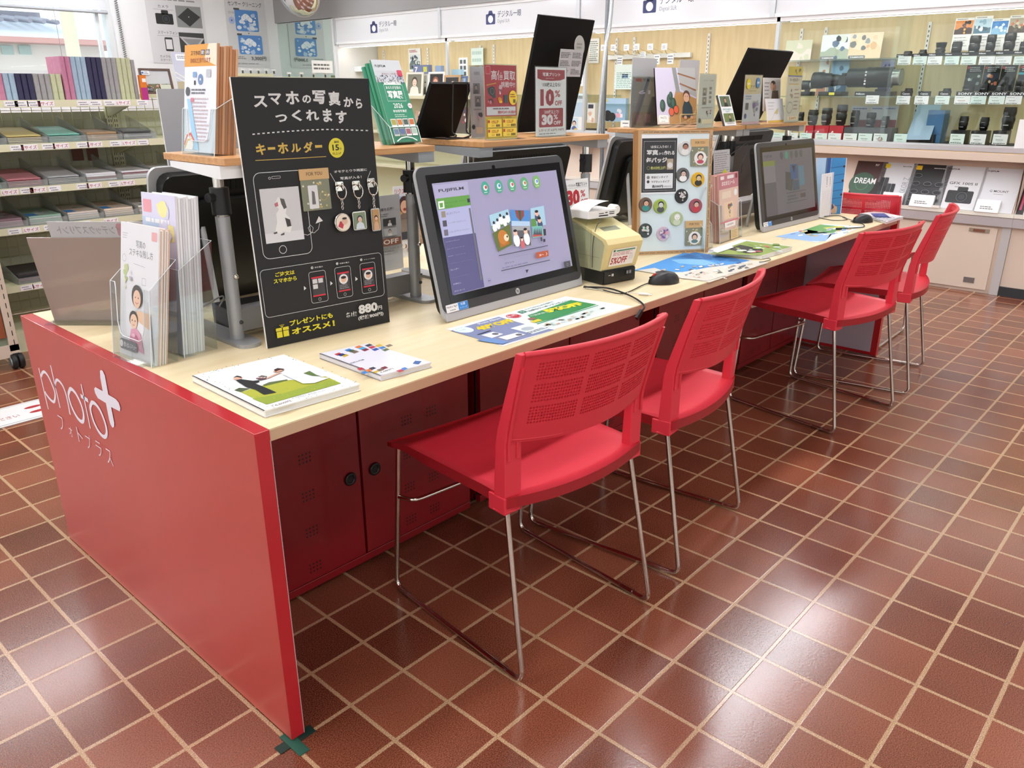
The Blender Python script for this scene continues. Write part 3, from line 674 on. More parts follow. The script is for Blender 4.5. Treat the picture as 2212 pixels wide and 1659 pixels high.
for i, (a_, b_, tx) in enumerate(((1722, 1747, None), (1771, 1819, None), (1850, 1925, 'Nikon'))):
    ya = cs(a_, 200, 5.5).y; yb_ = cs(b_, 200, 5.5).y; b = B().box(5.47, yb_, 1.2325, 5.62, ya, 1.262, M('#111112', .4)); a = Art(b, faceX(5.47, ya, 1.2325), .0005)
    if tx: a.text(tx, .01, .008, .07, .021, '#e8e8e8', .02)
    if i == 1: a.rect(.08, .006, .12, .024, '#e4d94a')
    tag(b.build('lens_plinth'), 'flat black plinth %s' % ['under the smaller lying lens', 'with a yellow tag under the rod lens', 'under the largest telephoto lens'][i], 'plinth')
# black brand strip and brand tags on the shelf fronts
b = B(); ya = cs(1937, 118, 5.375).y; b.box(5.376, -.13, 1.478, 5.38, ya, 1.498, M('#101011', .4)); a = Art(b, faceX(5.376, ya, 1.478), .0004)
for px in (1940, 1975, 2008, 2043, 2079, 2115, 2152, 2192): q = ya - cs(px, 115, 5.376).y; a.text('Nikon', q, .006, q + .038, .015, '#f2f2f2', .03)
tag(b.build('brand_strip'), 'long black brand strip along the front of the top lens shelf', 'label strip')
b = B(); ya = cs(2066, 200, 5.375).y; b.box(5.376, -.13, 1.2325, 5.38, ya, 1.262, M('#1b1b1d', .4)); a = Art(b, faceX(5.376, ya, 1.2325), .0004)
for px in (2070, 2106, 2143, 2182): q = ya - cs(px, 200, 5.376).y; a.text('SONY', q, .009, q + .085, .024, '#f4f4f4', .02)
tag(b.build('brand_strip'), 'grey-black brand strip along the right of the middle lens shelf', 'label strip')
for i, px in enumerate((1946, 1985, 2028)):
    ya = cs(px, 198, 5.375).y; b = B().box(5.376, ya - .07, 1.2325, 5.40, ya, 1.264, M('#101011', .4)); Art(b, faceX(5.376, ya, 1.2325), .0004).text('Canon', .012, .01, .058, .022, '#f4f4f4', .02)
    tag(b.build('brand_tag'), 'small black brand tag %s on the middle lens shelf' % ['beside the largest telephoto lens', 'with no lens behind it', 'under the lone flat lens'][i], 'tag', 'brand tags on the middle shelf')
# price cards
PC = ['#eef1ef', '#e2f1ea', '#eef1ef', '#dcefe9', '#e4f1ea', '#eff1f0']
def price(px0, px1, py0, py1, X, label, grp, seed, red=False):
    p0 = cs(px0, py1, X); p1 = cs(px1, py1, X); top = cs(px0, py0, X)
    def art(a, w_, h):
        a.fine(w_ * .1, h * .74, w_ * .6, h * .84, 1, '#7d8583', seed); a.fine(w_ * .22, h * .38, w_ * .75, h * .5, 1, '#b03a3a' if red else '#5d6462', seed + 3); a.fine(w_ * .3, h * .24, w_ * .7, h * .3, 1, '#8d9492', seed + 5)
        a.fine(w_ * .08, h * .06, w_ * .92, h * .15, 1, '#3f4544', seed + 7, .8)
    card('price_card', label, 'price card', p0, (p0.x, p1.y, p0.z), top.z - p0.z, 0, .001, PC[seed % 6], art, grp)
for i, (a_, b_) in enumerate(((1938, 1966), (1971, 2000), (2002, 2033), (2039, 2070), (2074, 2107), (2113, 2147), (2148, 2183), (2188, 2220))):
    price(a_, b_, 122, 140, 5.37, 'white price card on the top lens shelf, %s from the left' % ORD[i], 'price cards on the top lens shelf', i)
for i, (a_, b_) in enumerate(((1935, 1964), (1974, 2004), (2018, 2049), (2060, 2094), (2095, 2128), (2134, 2168), (2170, 2205))):
    price(a_, b_, 207, 225, 5.37, 'white price card on the middle lens shelf, %s after the lying lens' % ORD[i], 'price cards on the middle lens shelf', i + 11, i == 3)
price(1869, 1897, 206, 224, 5.37, 'white price card hanging below the largest telephoto lens', 'price cards on the middle lens shelf', 29)
for i, (a_, b_) in enumerate(((1665, 1694), (1700, 1722), (1726, 1752), (1759, 1785), (1787, 1815), (1820, 1849), (1852, 1882), (1885, 1914), (1929, 1957), (2050, 2081), (2094, 2127), (2142, 2174))):
    price(a_, b_, 286 + i * .3, 304 + i * .7, 5.40, 'white price card at the bottom of the lens case, %s from the left' % ORD[i], 'price cards at the bottom of the lens case', i + 31)
# prints and cards standing behind the lenses
def sheet(px0, px1, py0, py1, X, name, label, cat, art, lean=.06, base='#f0f0ee', grp=None, z=None, t=.002):
    p0 = cs(px0, py1, X); p1 = cs(px1, py1, X); top = cs(px0, py0, X); zz = p0.z if z is None else z
    return card(name, label, cat, (X, p0.y, zz), (X, p1.y, zz), top.z - zz, lean, t, base, art, grp)
def pr(sk, ld, cols, seed): return lambda a, w_, h: a.scene(w_ * .03, h * .5, w_ * .97, h * .92, sk, ld, cols, seed, 9).fine(w_ * .1, h * .94, w_ * .7, h * .98, 1, '#777', seed).fine(w_ * .1, h * .1, w_ * .9, h * .44, 4, '#a9aaaa', seed, .3)
sheet(2052, 2092, 40, 110, 5.7, 'sample_print', 'sample print of palms at an orange sunset on the top lens shelf', 'print', pr('#e08a3c', '#3a1512', ['#2a0d0c', '#5a2418', '#f2b04c'], 3))
sheet(2093, 2131, 36, 110, 5.7, 'sample_print', 'sample print of a pale blue waterfall on the top lens shelf', 'print', pr('#b9d6e6', '#4d7690', ['#e8f2f6', '#2f5166', '#8fb6cb'], 4))
sheet(2131, 2167, 41, 110, 5.7, 'sample_print', 'sample print of bright blue sky on the top lens shelf', 'print', pr('#1f7ccc', '#8cc0e6', ['#e6f1f8', '#3f93d6'], 5))
sheet(2167, 2206, 34, 110, 5.7, 'sample_print', 'sample print with brown and orange shapes on the top lens shelf', 'print', pr('#b0a58f', '#4a3a30', ['#c9724a', '#6b5a46', '#d8c9a8'], 6))
def dark(c1, cols, seed): return lambda a, w_, h: (a.rect(.004, h * .86, .02, h * .95, '#c22b33'), a.fine(w_ * .2, h * .74, w_ * .9, h * .95, 3, '#d8d8d8', seed, .4), a.scene(0, h * .2, w_, h * .7, c1, '#15161a', cols, seed, 7))
sheet(2079, 2115, 141, 197, 5.7, 'lens_card', 'dark advertising card with a white bowl, middle lens shelf', 'card', dark('#3a4a48', ['#d8dcd8', '#8a9a98', '#20262a'], 1), base='#141416')
sheet(2117, 2152, 141, 197, 5.7, 'lens_card', 'dark advertising card with an orange subject, middle lens shelf', 'card', dark('#2a2f4a', ['#d87848', '#e8c0a0', '#304a80'], 2), base='#141416')
sheet(2154, 2188, 141, 197, 5.7, 'lens_card', 'plain dark advertising card, third on the middle lens shelf', 'card', dark('#18181b', ['#2a2a2e', '#101012'], 3), base='#141416')
sheet(2192, 2222, 139, 197, 5.7, 'lens_card', 'dark advertising card with a cyan stripe by the picture edge', 'card', lambda a, w_, h: (dark('#18181b', ['#2a2a2e', '#101012'], 4)(a, w_, h), a.up(), a.rect(0, h * .62, w_, h * .7, '#49b6cc')), base='#141416')
for i, (a_, b_, tx) in enumerate(((1832, 1872, 3), (1874, 1902, 4), (1903, 1933, 5))):
    sheet(a_, b_, 228, 280, 5.7, 'lens_card', 'white lens card with blue heading, %s from the left at the case bottom' % ORD[i], 'card', lambda a, w_, h: (a.fine(w_ * .1, h * .84, w_ * .9, h * .92, 1, '#4a62b0', tx), a.rect(w_ * .3, h * .1, w_ * .98, h * .42, '#7a1a2c')), base='#c9c9cf')
def tam(seed, cols, sk): return lambda a, w_, h: (a.scene(w_ * .0, 0, w_, h, sk, cols[0], cols, seed, 10), a.up(), a.rr(w_ * .02, h * .05, w_ * .55, h * .17, h * .05, '#6f7478'), a.up(), a.text('TAMRON', w_ * .08, h * .075, w_ * .5, h * .135, '#f2f2f2', .02))
sheet(1770, 1830, 76, 127, 5.7, 'sample_print', 'sample print of a pylon before a blue building, left of the lens case', 'print', tam(3, ['#a9b7a4', '#5d7795', '#33414e', '#dfe6e0'], '#e4f2f0'), z=1.479)
sheet(1830, 1900, 72, 126, 5.7, 'sample_print', 'sample print of a lattice tower, orange and grey, left of the lens case', 'print', tam(8, ['#e8d2ae', '#77797a', '#9aa0a2', '#e0b88a'], '#ecdcc0'), z=1.479)
sheet(1791, 1819, 58, 76, 5.84, 'case_notice', 'small printed notice above the pylon print', 'notice', lambda a, w_, h: (a.rect(0, h * .7, w_, h, '#8a4a60'), a.fine(w_ * .1, h * .1, w_ * .9, h * .6, 3, '#5a6a8a', 2)))
sheet(1857, 1885, 53, 74, 5.84, 'case_notice', 'small printed notice above the lattice tower print', 'notice', lambda a, w_, h: (a.rect(0, h * .8, w_, h, '#8a4a60'), a.rect(w_ * .1, h * .1, w_ * .9, h * .5, '#9ab0c0')))
for i, (p0, p1, q0, q1, cc, lb) in enumerate(((1694, 1750, 88, 128, ['#d9dcc0', '#efe4da'], 'faded'), (1766, 1788, 132, 166, ['#e6e6e6', '#c88a6a'], 'orange-footed'), (1792, 1830, 130, 168, ['#8fb4d6', '#46698c'], 'blue'), (1899, 1928, 132, 165, ['#8a86b0', '#4a4670'], 'violet'))):
    sheet(p0, p1, q0, q1, 5.74, 'case_card', '%s printed card standing behind the lying lenses' % lb, 'card', lambda a, w_, h: a.scene(0, 0, w_, h, cc[0], cc[1], cc, i + 2, 8), base=cc[0], z=1.479 if q1 < 130 else 1.2322)
# leaning blue promo panel with a boxed lens at the case bottom
t = thing('promo_stand', 'leaning pale blue promotional panel with a boxed lens, bottom of the lens case', 'display stand')
p0 = cs(1955, 302, 5.45); p1 = cs(2008, 302, 5.45); p2 = cs(2034, 226, 5.7); p3 = cs(1984, 226, 5.7)
b = B(); b.add([p0, p1, p2, p3], [(0, 1, 2, 3)], M('#a9bcd2', .3)); b.add([(v[0] + .004, v[1], v[2]) for v in (p0, p1, p2, p3)], [(3, 2, 1, 0)], M('#a9bcd2', .3)); b.build('panel', t)
q = cs(2022, 262, 5.6); B().box(5.55, q.y - .06, .93, 5.68, q.y + .045, cs(2022, 238, 5.6).z, M('#4a78a8', .4)).build('lens_box', t)
q = cs(1975, 280, 5.56); B().box(5.5, q.y - .15, .93, 5.66, q.y + .06, .985, M('#1d1d1f', .4)).build('plinth', t)
B().sphere((5.58, q.y - .06, 1.0), .05, M('#c9c9c9', .3), 8, (1, 1.6, .35)).build('mesh_cap', t)

# ---------------------------------------------------------------- hooks, notices and goods in the other cases
X = 5.8
for i, px in enumerate((1317, 1338, 1366, 1388, 1417, 1447)):
    h0 = cs(px + 14, 119 if i > 2 else 120, 5.83); t = thing('peg_hook', 'wire peg hook with a white price ticket, %s from the shiny pole' % ORD[i], 'hook', TR(5.83, h0.y, h0.z), 'peg hooks on the maple back')
    B().tube(bend([(0, 0, .0), (-.16, 0, .005), (-.185, 0, .035)], .02), .003, CHROME, 6).build('wire', t); B().tube([(0, 0, .02), (-.2, 0, .055)], .002, CHROME, 6).build('ticket_wire', t)
    b = B().box(-.203, -.028, .035, -.2, .028, .085, M('#eceaf0', .5)); Art(b, faceX(-.203, .028, .035), .0004).fine(.01, .01, .046, .035, 2, '#888a9a', i); b.build('price_ticket', t)
tag(B().box(5.80, cs(1490, 130, 5.8).y, cs(1310, 129, 5.8).z, 5.835, cs(1312, 130, 5.8).y, cs(1310, 122, 5.8).z + .01, M('#eef3f1', .4)).build('hook_rail'), 'white rail carrying the peg hooks', 'rail')
def notice(px0, px1, py0, py1, X, label, base='#eef1f0', ink='#7f908a', n=10, name='notice', art=None, cat='notice'):
    return sheet(px0, px1, py0, py1, X, name, label, cat, art or (lambda a, w_, h: a.fine(w_ * .08, h * .08, w_ * .92, h * .92, n, ink, int(px0), .45)), 0, base)
notice(1271, 1293, 84, 137, 5.83, 'pinned notice of fine print beside the shiny pole, lens-case wall')
notice(1327, 1371, 140, 193, 5.78, 'pale green notice with a blue heading hanging below the peg hooks', '#e2f0ea', '#8fb4b0', 11, art=lambda a, w_, h: (a.fine(w_ * .08, h * .05, w_ * .92, h * .7, 9, '#9cbcb6', 4, .5), a.rect(w_ * .35, h * .45, w_ * .65, h * .62, '#8fb2d4')))
for i, (a_, b_, q0, q1) in enumerate(((1333, 1344, 122, 140), (1413, 1424, 118, 139), (1441, 1454, 117, 138), (1383, 1394, 112, 124))):
    notice(a_, b_, q0, q1, 5.64, 'small carded accessory on a peg hook, %s of those hanging' % ORD[i], '#e6ece9', '#6a7090', 3, 'carded_item', cat='accessory')
def shelf_item(px0, px1, py0, py1, X, name, label, cat, col, art=None, dp=.05):
    p0 = cs(px0, py1, X); p1 = cs(px1, py1, X); tz = cs(px0, py0, X).z; wd = p0.y - p1.y; t_ = B(); t_.box(0, 0, -dp, wd, tz - p0.z, 0, M(col, .4))
    if art: art(Art(t_, None, .0004), wd, tz - p0.z)
    return tag(t_.build(name, None, frame(p0, (p0.x, p1.y, p0.z))), label, cat)
# middle case: calendar, shelf bags
shelf_item(1224, 1262, 202, 258, 5.62, 'boxed_case', 'pale blue box with a large numeral 5 and black camera', 'box', '#bcd0e2', lambda a, w_, h: (a.rect(0, h * .66, w_, h * .97, '#dbe6ee'), a.text('5', w_ * .25, h * .45, w_ * .5, h * .8, '#3d4a5c', .02), a.rect(0, h * .1, w_ * .3, h * .42, '#1a1a1c'), a.fine(w_ * .6, h * .8, w_ * .95, h * .9, 2, '#4a5a6a', 3)))
shelf_item(1304, 1350, 212, 262, 5.62, 'accessory_pack', 'blue accessory pack with a camera and pink card, on the hook case shelf', 'pack', '#8fb0cc', lambda a, w_, h: (a.rect(0, h * .75, w_, h, '#a9c4dc'), a.blobs(w_ * .5, h * .1, w_ * .95, h * .6, ['#e6a0b8', '#f0e6ea', '#d8dce6'], 7, 4, .18), a.circ(w_ * .18, h * .25, w_ * .2, '#151517'), a.up(), a.circ(w_ * .4, h * .2, w_ * .16, '#1c1c1e'), a.circ(w_ * .08, h * .9, w_ * .06, '#e6d23a')))
shelf_item(1268, 1284, 222, 265, 5.62, 'accessory_pack', 'white hanging pack with a violet label beside the pole', 'pack', '#e4dfda', lambda a, w_, h: (a.rect(w_ * .1, h * .72, w_ * .8, h * .92, '#3a3646'), a.blobs(0, 0, w_, h * .6, ['#d8b49a', '#f1ece6'], 5, 2, .2)))
shelf_item(1340, 1362, 260, 280, 5.45, 'price_box', 'small white box with a price on the hook case shelf', 'box', '#eef0ef', lambda a, w_, h: (a.fine(w_ * .2, h * .6, w_ * .8, h * .8, 1, '#444', 3), a.fine(w_ * .3, h * .15, w_ * .9, h * .4, 2, '#888', 4)))
shelf_item(1228, 1262, 252, 290, 5.40, 'photo_card', 'white photo card of a child with a yellow bag, behind the 10% sign', 'card', '#f0f1ef', lambda a, w_, h: (a.portrait(w_ * .1, h * .15, w_ * .6, h * .95, '#cfe0ec', '#3a2c28', '#eac8b0', '#5a6a9a', 1), a.circ(w_ * .45, h * .25, w_ * .1, '#e6c22a')), dp=.01)
notice(1234, 1262, 114, 186, 5.7, 'white sheet of rows with red lines beside the black panel', '#ece9ea', '#6a6064', 9, art=lambda a, w_, h: (a.fine(w_ * .1, h * .05, w_ * .9, h * .95, 10, '#77767a', 5), a.up(), a.rect(0, h * .62, w_, h * .64, '#c8506a'), a.circ(w_ * .3, h * .85, w_ * .2, '#4a4a4c')))
notice(1018, 1044, 104, 141, 5.8, 'blank pale mint sheet on the maple back', '#e0f2ee', '#b9d6d0', 2)
notice(884, 910, 105, 155, 5.83, 'small white poster of a crowd on the maple back', art=lambda a, w_, h: (a.scene(w_ * .06, h * .1, w_ * .94, h * .75, '#dfe6ea', '#6a7a7a', ['#2c3438', '#8a9aa0', '#46607a', '#c8d2d4'], 5, 22), a.fine(w_ * .1, h * .82, w_ * .8, h * .94, 2, '#b05a6a', 3)))
shelf_item(893, 926, 141, 160, 5.35, 'price_block', 'blue-grey block printed with a large 7 above the photo frames', 'block', '#6f7ba0', lambda a, w_, h: (a.text('7', w_ * .1, h * .2, w_ * .3, h * .8, '#f4f4f6', .03), a.rect(w_ * .66, h * .2, w_ * .9, h * .8, '#cfd05a')))
shelf_item(940, 952, 142, 157, 5.35, 'price_block', 'small pale blue block above the brown photo frame', 'block', '#8fa6c8')
shelf_item(975, 995, 150, 162, 5.35, 'price_block', 'low light blue block behind the wooden photo frame', 'block', '#a9cade')
shelf_item(992, 1010, 125, 168, 5.4, 'tall_card', 'tall white card of black squares behind the blue frame', 'card', '#edf0ee', lambda a, w_, h: [a.rect(w_ * (.12 + .42 * i), h * (.1 + .3 * j), w_ * (.42 + .42 * i), h * (.3 + .3 * j), '#5a6064') for i in range(2) for j in range(3)], .004)
shelf_item(755, 782, 144, 155, 5.5, 'folded_paper', 'folded white papers lying on the far shelf beside the mirror wall', 'paper', '#e2e8ea', None, .1)

# photo frames on a low cream gondola in front of the cases
GX0, GX1 = 4.86, 5.20
t = thing('frame_gondola', 'cream shelf unit of photo frames standing before the cases', 'shelf unit')
ya, yb_ = 6.5, at(1013, 207, 0, GX0).y; ztop = at(950, 207, 0, GX0).z
for k, z in enumerate((ztop, ztop - .34, ztop - .68, .12)):
    s_ = B().box(GX0, yb_, z - .03, GX1, ya, z, CREAM).build('shelf', t, None, .002)
B().box(GX1, yb_, 0, GX1 + .02, ya, ztop + .1, CREAM).build('back_panel', t); B().box(GX0 + .03, yb_ - .02, 0, GX1, yb_, ztop, CREAM).build('side_panel', t); B().box(GX0, yb_, 0, GX1, ya, .09, CREAM).build('base', t)
def pframe(px0, px1, py0, py1, X, fr_, label, art, lean=.12, bw=.016):
    p0 = at(px0, py1, 0, X); p1 = at(px1, py1, 0, X); h = at(px0, py0, 0, X).z - ztop; wd = p0.y - p1.y
    t = thing('framed_photo', label, 'photo frame', frame((X, p0.y, ztop), (X, p1.y, ztop), lean), 'photo frames on the cream shelf unit'); fm = M(fr_, .4)
    b = B(); b.box(0, 0, -.015, bw, h, 0, fm).box(wd - bw, 0, -.015, wd, h, 0, fm).box(bw, 0, -.015, wd - bw, bw, 0, fm).box(bw, h - bw, -.015, wd - bw, h, 0, fm); b.build('frame', t)
    b = B().box(bw, bw, -.014, wd - bw, h - bw, -.006, M('#e6e4dc', .4)); art(Art(b, Matrix.Translation((bw + .004, bw + .004, 0)), -.0056), wd - 2 * bw - .008, h - 2 * bw - .008); b.build('photo', t)
    B().box(wd * .45, .0, -.02, wd * .55, h * .6, -.015, M('#2a2725', .6)).build('easel_back', t)
A_ = lambda *q: (lambda a, w_, h: a.portrait(0, 0, w_, h, *q))
pframe(876, 911, 156, 205, 4.95, '#ece8d8', 'white photo frame of a bride in pale flowers, nearest the green leaflets', A_('#7a7a66', '#4a3a2c', '#e8cdb8', '#e6e0d2', 1)); pframe(911, 921, 160, 205, 5.0, '#d9dcd8', 'narrow pale frame with a black and white picture', A_('#b0b4ae', '#2a2a28', '#d8d0c6', '#3a3a38', 2), bw=.008)
pframe(923, 957, 155, 205, 4.95, '#efefea', 'white photo frame of a figure in red on black', A_('#1c1614', '#8a4a34', '#d8a890', '#b0503c', 0)); pframe(957, 991, 162, 207, 4.95, '#c29a66', 'wooden photo frame of a person in white', A_('#2a2826', '#3a302c', '#e0c8b4', '#cfd2d8', 2)); pframe(991, 1006, 164, 205, 5.0, '#5d76a4', 'blue photo frame of an island picture', lambda a, w_, h: a.scene(0, 0, w_, h, '#a9c4dc', '#4a3a48', ['#c86a5a', '#e6e2da'], 4, 5))
for i, (a_, b_) in enumerate(((890, 905), (905, 922), (922, 945), (945, 962), (962, 985), (985, 1005))):
    p0 = at(a_, 255, 0, 4.9); p1 = at(b_, 255, 0, 4.9); tz = ztop - .34
    def art(a, w_, h): a.scene(0, 0, w_, h, ['#c9a68a', '#6f8fae', '#c08a96', '#8a8f7a', '#b8c4d0', '#6a4a44'][i], '#5a5048', ['#e6ddd0', '#3f5f8a', '#a84a50'], i + 3, 7)
    card('photo_book', 'upright photo book on the second frame shelf, %s from the left' % ORD[i], 'book', (4.93, p0.y, tz), (4.93, p1.y, tz), .2 + .02 * (i % 3), .1, .012, '#d8d4cc', art, 'photo books on the second frame shelf')
# ---------------------------------------------------------------- brochures in the sloping rack
LN = math.atan2(.158, .31)
def broch(px0, px1, label, base, art, hgt=.297, zb=.53):
    p0 = cs(px0, 430, XG + .01); p1 = cs(px1, 440, XG + .01)
    card('brochure', label, 'brochure', (XG + .008, p0.y, zb), (XG + .008, p1.y, zb), hgt, LN, .006, base, art, 'brochures in the sloping rack')
def holder(px0, px1, py0, py1, label):
    p0 = cs(px0, py1, XG - .005); p1 = cs(px1, py1, XG - .005); card('name_card_stack', label, 'card stack', (XG - .02, p0.y, .53), (XG - .02, p1.y, .53), .085, LN, .03, '#f1f1ef', lambda a, w_, h: a.fine(w_ * .2, h * .2, w_ * .8, h * .5, 2, '#777', 3), 'card stacks in front of brochures')
broch(1828, 1892, 'black and red brochure with a green globe reading DREAM', '#4a2f2c', lambda a, w_, h: (a.rect(0, 0, w_, h * .5, '#2b2322'), a.up(), a.circ(w_ * .35, h * .42, w_ * .42, '#3f5d4a', 30), a.up(), a.text('DREAM', w_ * .08, h * .44, w_ * .78, h * .58, '#f2f2f2', .02), a.text('RF', w_ * .62, h * .89, w_ * .74, h * .94, '#e8e8e8', .02), a.ring(w_ * .35, h * .42, w_ * .2, .002, '#6f9a78')))
broch(1883, 1956, 'silver brochure with a stack of lenses and an upright Z title', '#d2d3d5', lambda a, w_, h: (a.rect(w_ * .1, h * .86, w_ * .24, h * .96, '#e2c81e'), a.fine(w_ * .6, h * .9, w_ * .95, h * .93, 1, '#555', 2), [a.rr(w_ * (.08 + .12 * (k % 4)), h * (.02 + .13 * (k // 4)), w_ * (.19 + .12 * (k % 4)), h * (.2 + .14 * (k // 4)), .004, ['#1c1c1e', '#3a3b3d', '#28292b'][k % 3]).up() for k in range(16) if not (k // 4 > 2 and k % 4 > 1)], a.text('NIKKOR Z', w_ * .47, h * .33, w_ * 1.13, h * .46, '#9a9b9f', 0, PI / 2 * .98)))
broch(1950, 2032, 'black brochure of scattered lenses with a yellow square', '#2a2a2c', lambda a, w_, h: (a.rect(w_ * .08, h * .86, w_ * .24, h * .96, '#e2b81e'), a.fine(w_ * .55, h * .9, w_ * .95, h * .93, 1, '#ddd', 2), [(a.circ(w_ * (.2 + .3 * (k % 3)), h * (.15 + .19 * (k // 3)), w_ * .11, '#0d0d0e', 16, w_ * .08), a.up(), a.ring(w_ * (.2 + .3 * (k % 3)), h * (.15 + .19 * (k // 3)), w_ * .1, .002, '#8a8c90', 16, w_ * .06), a.up()) for k in range(10)]))
def cam_pic(a, x, y, u): a.rr(x, y, x + u, y + u * .55, u * .06, '#1b1c1d'); a.rr(x + u * .35, y + u * .5, x + u * .75, y + u * .72, u * .05, '#202122'); a.up(); a.circ(x + u * .58, y + u * .28, u * .24, '#0e0e0f', 22); a.up(); a.ring(x + u * .58, y + u * .28, u * .2, u * .02, '#55585c', 22); a.circ(x + u * .58, y + u * .28, u * .12, '#2b3038', 18); a.up()
broch(2020, 2110, 'white brochure with one large black camera picture', '#d9dadc', lambda a, w_, h: (a.text('FUJIFILM', w_ * .08, h * .9, w_ * .34, h * .94, '#1a1a1a', .02), a.text('GFX 100S II', w_ * .2, h * .57, w_ * .86, h * .63, '#2a2a2c', .01), a.fine(w_ * .35, h * .5, w_ * .65, h * .53, 1, '#777', 3), cam_pic(a, w_ * .22, h * .14, w_ * .62)))
broch(2106, 2190, 'white brochure with only a small title, right of the camera brochure', '#d6d7da', lambda a, w_, h: (a.text('FUJIFILM', w_ * .08, h * .9, w_ * .36, h * .94, '#1a1a1a', .02), a.text('G MOUNT', w_ * .28, h * .45, w_ * .76, h * .5, '#2a2a2c', .01), a.fine(w_ * .4, h * .4, w_ * .66, h * .42, 1, '#888', 3)))
broch(2198, 2260, 'white brochure with red and black title cut off by the picture edge', '#dcdcdc', lambda a, w_, h: (a.rect(w_ * .05, h * .0, w_ * .3, h * .8, '#2a1b1d'), a.up(), a.rect(w_ * .12, h * .1, w_ * .2, h * .7, '#c24a6a')))
holder(1903, 1947, 405, 438, 'white card stack in front of the silver lens brochure'); holder(1964, 2015, 412, 442, 'white card stack in front of the black lens brochure'); holder(2106, 2158, 425, 450, 'white card stack in front of the brochure with only a small title')
tag(B().box(XG - .02, cs(2030, 449, XG).y, .53, XG - .005, cs(2012, 449, XG).y, .545, M('#f4efe8', .4)).build('paper_tab'), 'small white tab clipped on the brochure rack lip', 'tab')
q = cs(2206, 300, XG - .1)
card('counter_sign', 'white sign standing on the glass track, cut off by the right picture edge', 'sign', (XG + .003, at(2190, 318, 0, XG).y, .9305), (XG + .003, at(2190, 318, 0, XG).y - .25, .9305), .17, 0, .004, '#f1f1f0', None)
# ================================================================ album gondola on the left (front edge y = GY)
GY = 3.3; GB = 3.72
gz = [1.222, 1.02, .815, .625, .34]
GM = M('#cfcea6', .45)
def gondola(x0, x1, label, tops):
    t = thing('wire_back_gondola', label, 'shelf unit', TR(x0, 0, 0)); L = x1 - x0
    for k, z in enumerate(gz):
        if k == 0 and not tops: continue
        d = .0 if k < 4 else .0
        s_ = B().box(.002, GY, z - .008, L - .002, GB - .01, z, GM).build('shelf', t)
        r = B().box(.002, GY - .008, z - .03, L - .002, GY, z + .004, CREAM); r.build('price_rail', s_)
        for xx in (.012, L - .024): B().prism([(GY + .01, z - .008), (GB - .01, z - .008), (GB - .01, z - .09), (GB - .07, z - .085), (GY + .12, z - .03)], xx, xx + .012, GM, Matrix(((0, 0, 1, 0), (1, 0, 0, 0), (0, 1, 0, 0), (0, 0, 0, 1)))).build('shelf_bracket', s_)
    b = B()
    for k in range(int(L / .05) + 1): b.tube([(k * .05, GB, .1), (k * .05, GB, 1.24)], .0022, GM, 4)
    for k in range(23): b.tube([(0, GB + .003, .12 + k * .05), (L, GB + .003, .12 + k * .05)], .0022, GM, 4)
    b.build('wire_back', t); B().box(0, GB + .012, .1, L, GB + .02, 1.16, M('#cdceb9', .6)).build('back_panel', t)
    for xx in (0, L - .03):
        bb = B().box(xx, GB - .012, 0, xx + .03, GB + .02, 1.27, CREAM); a = Art(bb, Matrix(((1, 0, 0, xx), (0, 0, -1, GB - .012), (0, 1, 0, 0), (0, 0, 0, 1))), .0005)
        for k in range(46): a.rect(.007, .06 + k * .026, .011, .075 + k * .026, '#2f2e28'); a.rect(.019, .06 + k * .026, .023, .075 + k * .026, '#2f2e28')
        bb.build('upright', t)
    B().box(0, GY, 0, L, GB, .10, CREAM).build('base', t)
    if not tops: B().box(0, GY + .15, FZ - .02, L, GB + .02, FZ, GM).build('top_board', t)
    return t
FZ = at(340, 203, 1, 3.55).z
gondola(-.55, 1.36, 'cream wire-backed shelf unit with photo albums on top, far left', True)
gondola(1.362, 2.7, 'cream wire-backed shelf unit behind the grey board, no top shelf', False)
# albums
def album(x0, wd, h, dp, z, col, label, grp, y=GY + .04):
    b = B(); b.prism(rrect(0, 0, wd * .97, dp, wd * .3, 3), 0, h, col); a = Art(b, Matrix(((1, 0, 0, 0), (0, 0, -1, 0), (0, 1, 0, 0), (0, 0, 0, 1))), .0006)
    b.box(.002, .004, h - .004, wd * .95, dp - .004, h - .001, M('#efece2', .6))
    tag(b.build('photo_album', None, TR(x0, y, z)), label, 'album', grp)
cm = {'pink': noisy('album_pink', '#b26f8b', '#c07f99', 40, .6), 'pale blue': noisy('album_blue', '#93a8bc', '#a3b8ca', 40, .6), 'navy': noisy('album_navy', '#262343', '#2f2b50', 40, .55), 'grey': noisy('album_grey', '#918f90', '#a09e9e', 40, .6), 'sage green': noisy('album_sage', '#b3b692', '#c3c6a4', 40, .6)}
small = ['pink', 'pale blue', 'pale blue', 'navy', 'navy', 'navy', 'grey', 'grey', 'grey', 'sage green', 'sage green']
x = .995 - .0265 * 11; cnt = {}
for c in small:
    cnt[c] = cnt.get(c, 0) + 1; album(x, .0265, .125, .15, gz[0], cm[c], 'short %s photo album, %s of that colour in the low row' % (c, ORD[cnt[c] - 1]), 'short photo albums'); x += .0265
x = 1.0; cnt = {}
for c in ['pink'] * 2 + ['pale blue'] * 3 + ['navy'] * 3 + ['grey'] * 3 + ['sage green'] * 3:
    cnt[c] = cnt.get(c, 0) + 1; album(x, .0252, .208, .19, gz[0], cm[c], 'tall %s photo album, %s of that colour in the tall row' % (c, ORD[cnt[c] - 1]), 'tall photo albums'); x += .0252
album(1.353, .02, .2, .15, gz[0], cm['grey'], 'single grey album ending the tall row of albums', 'tall photo albums')
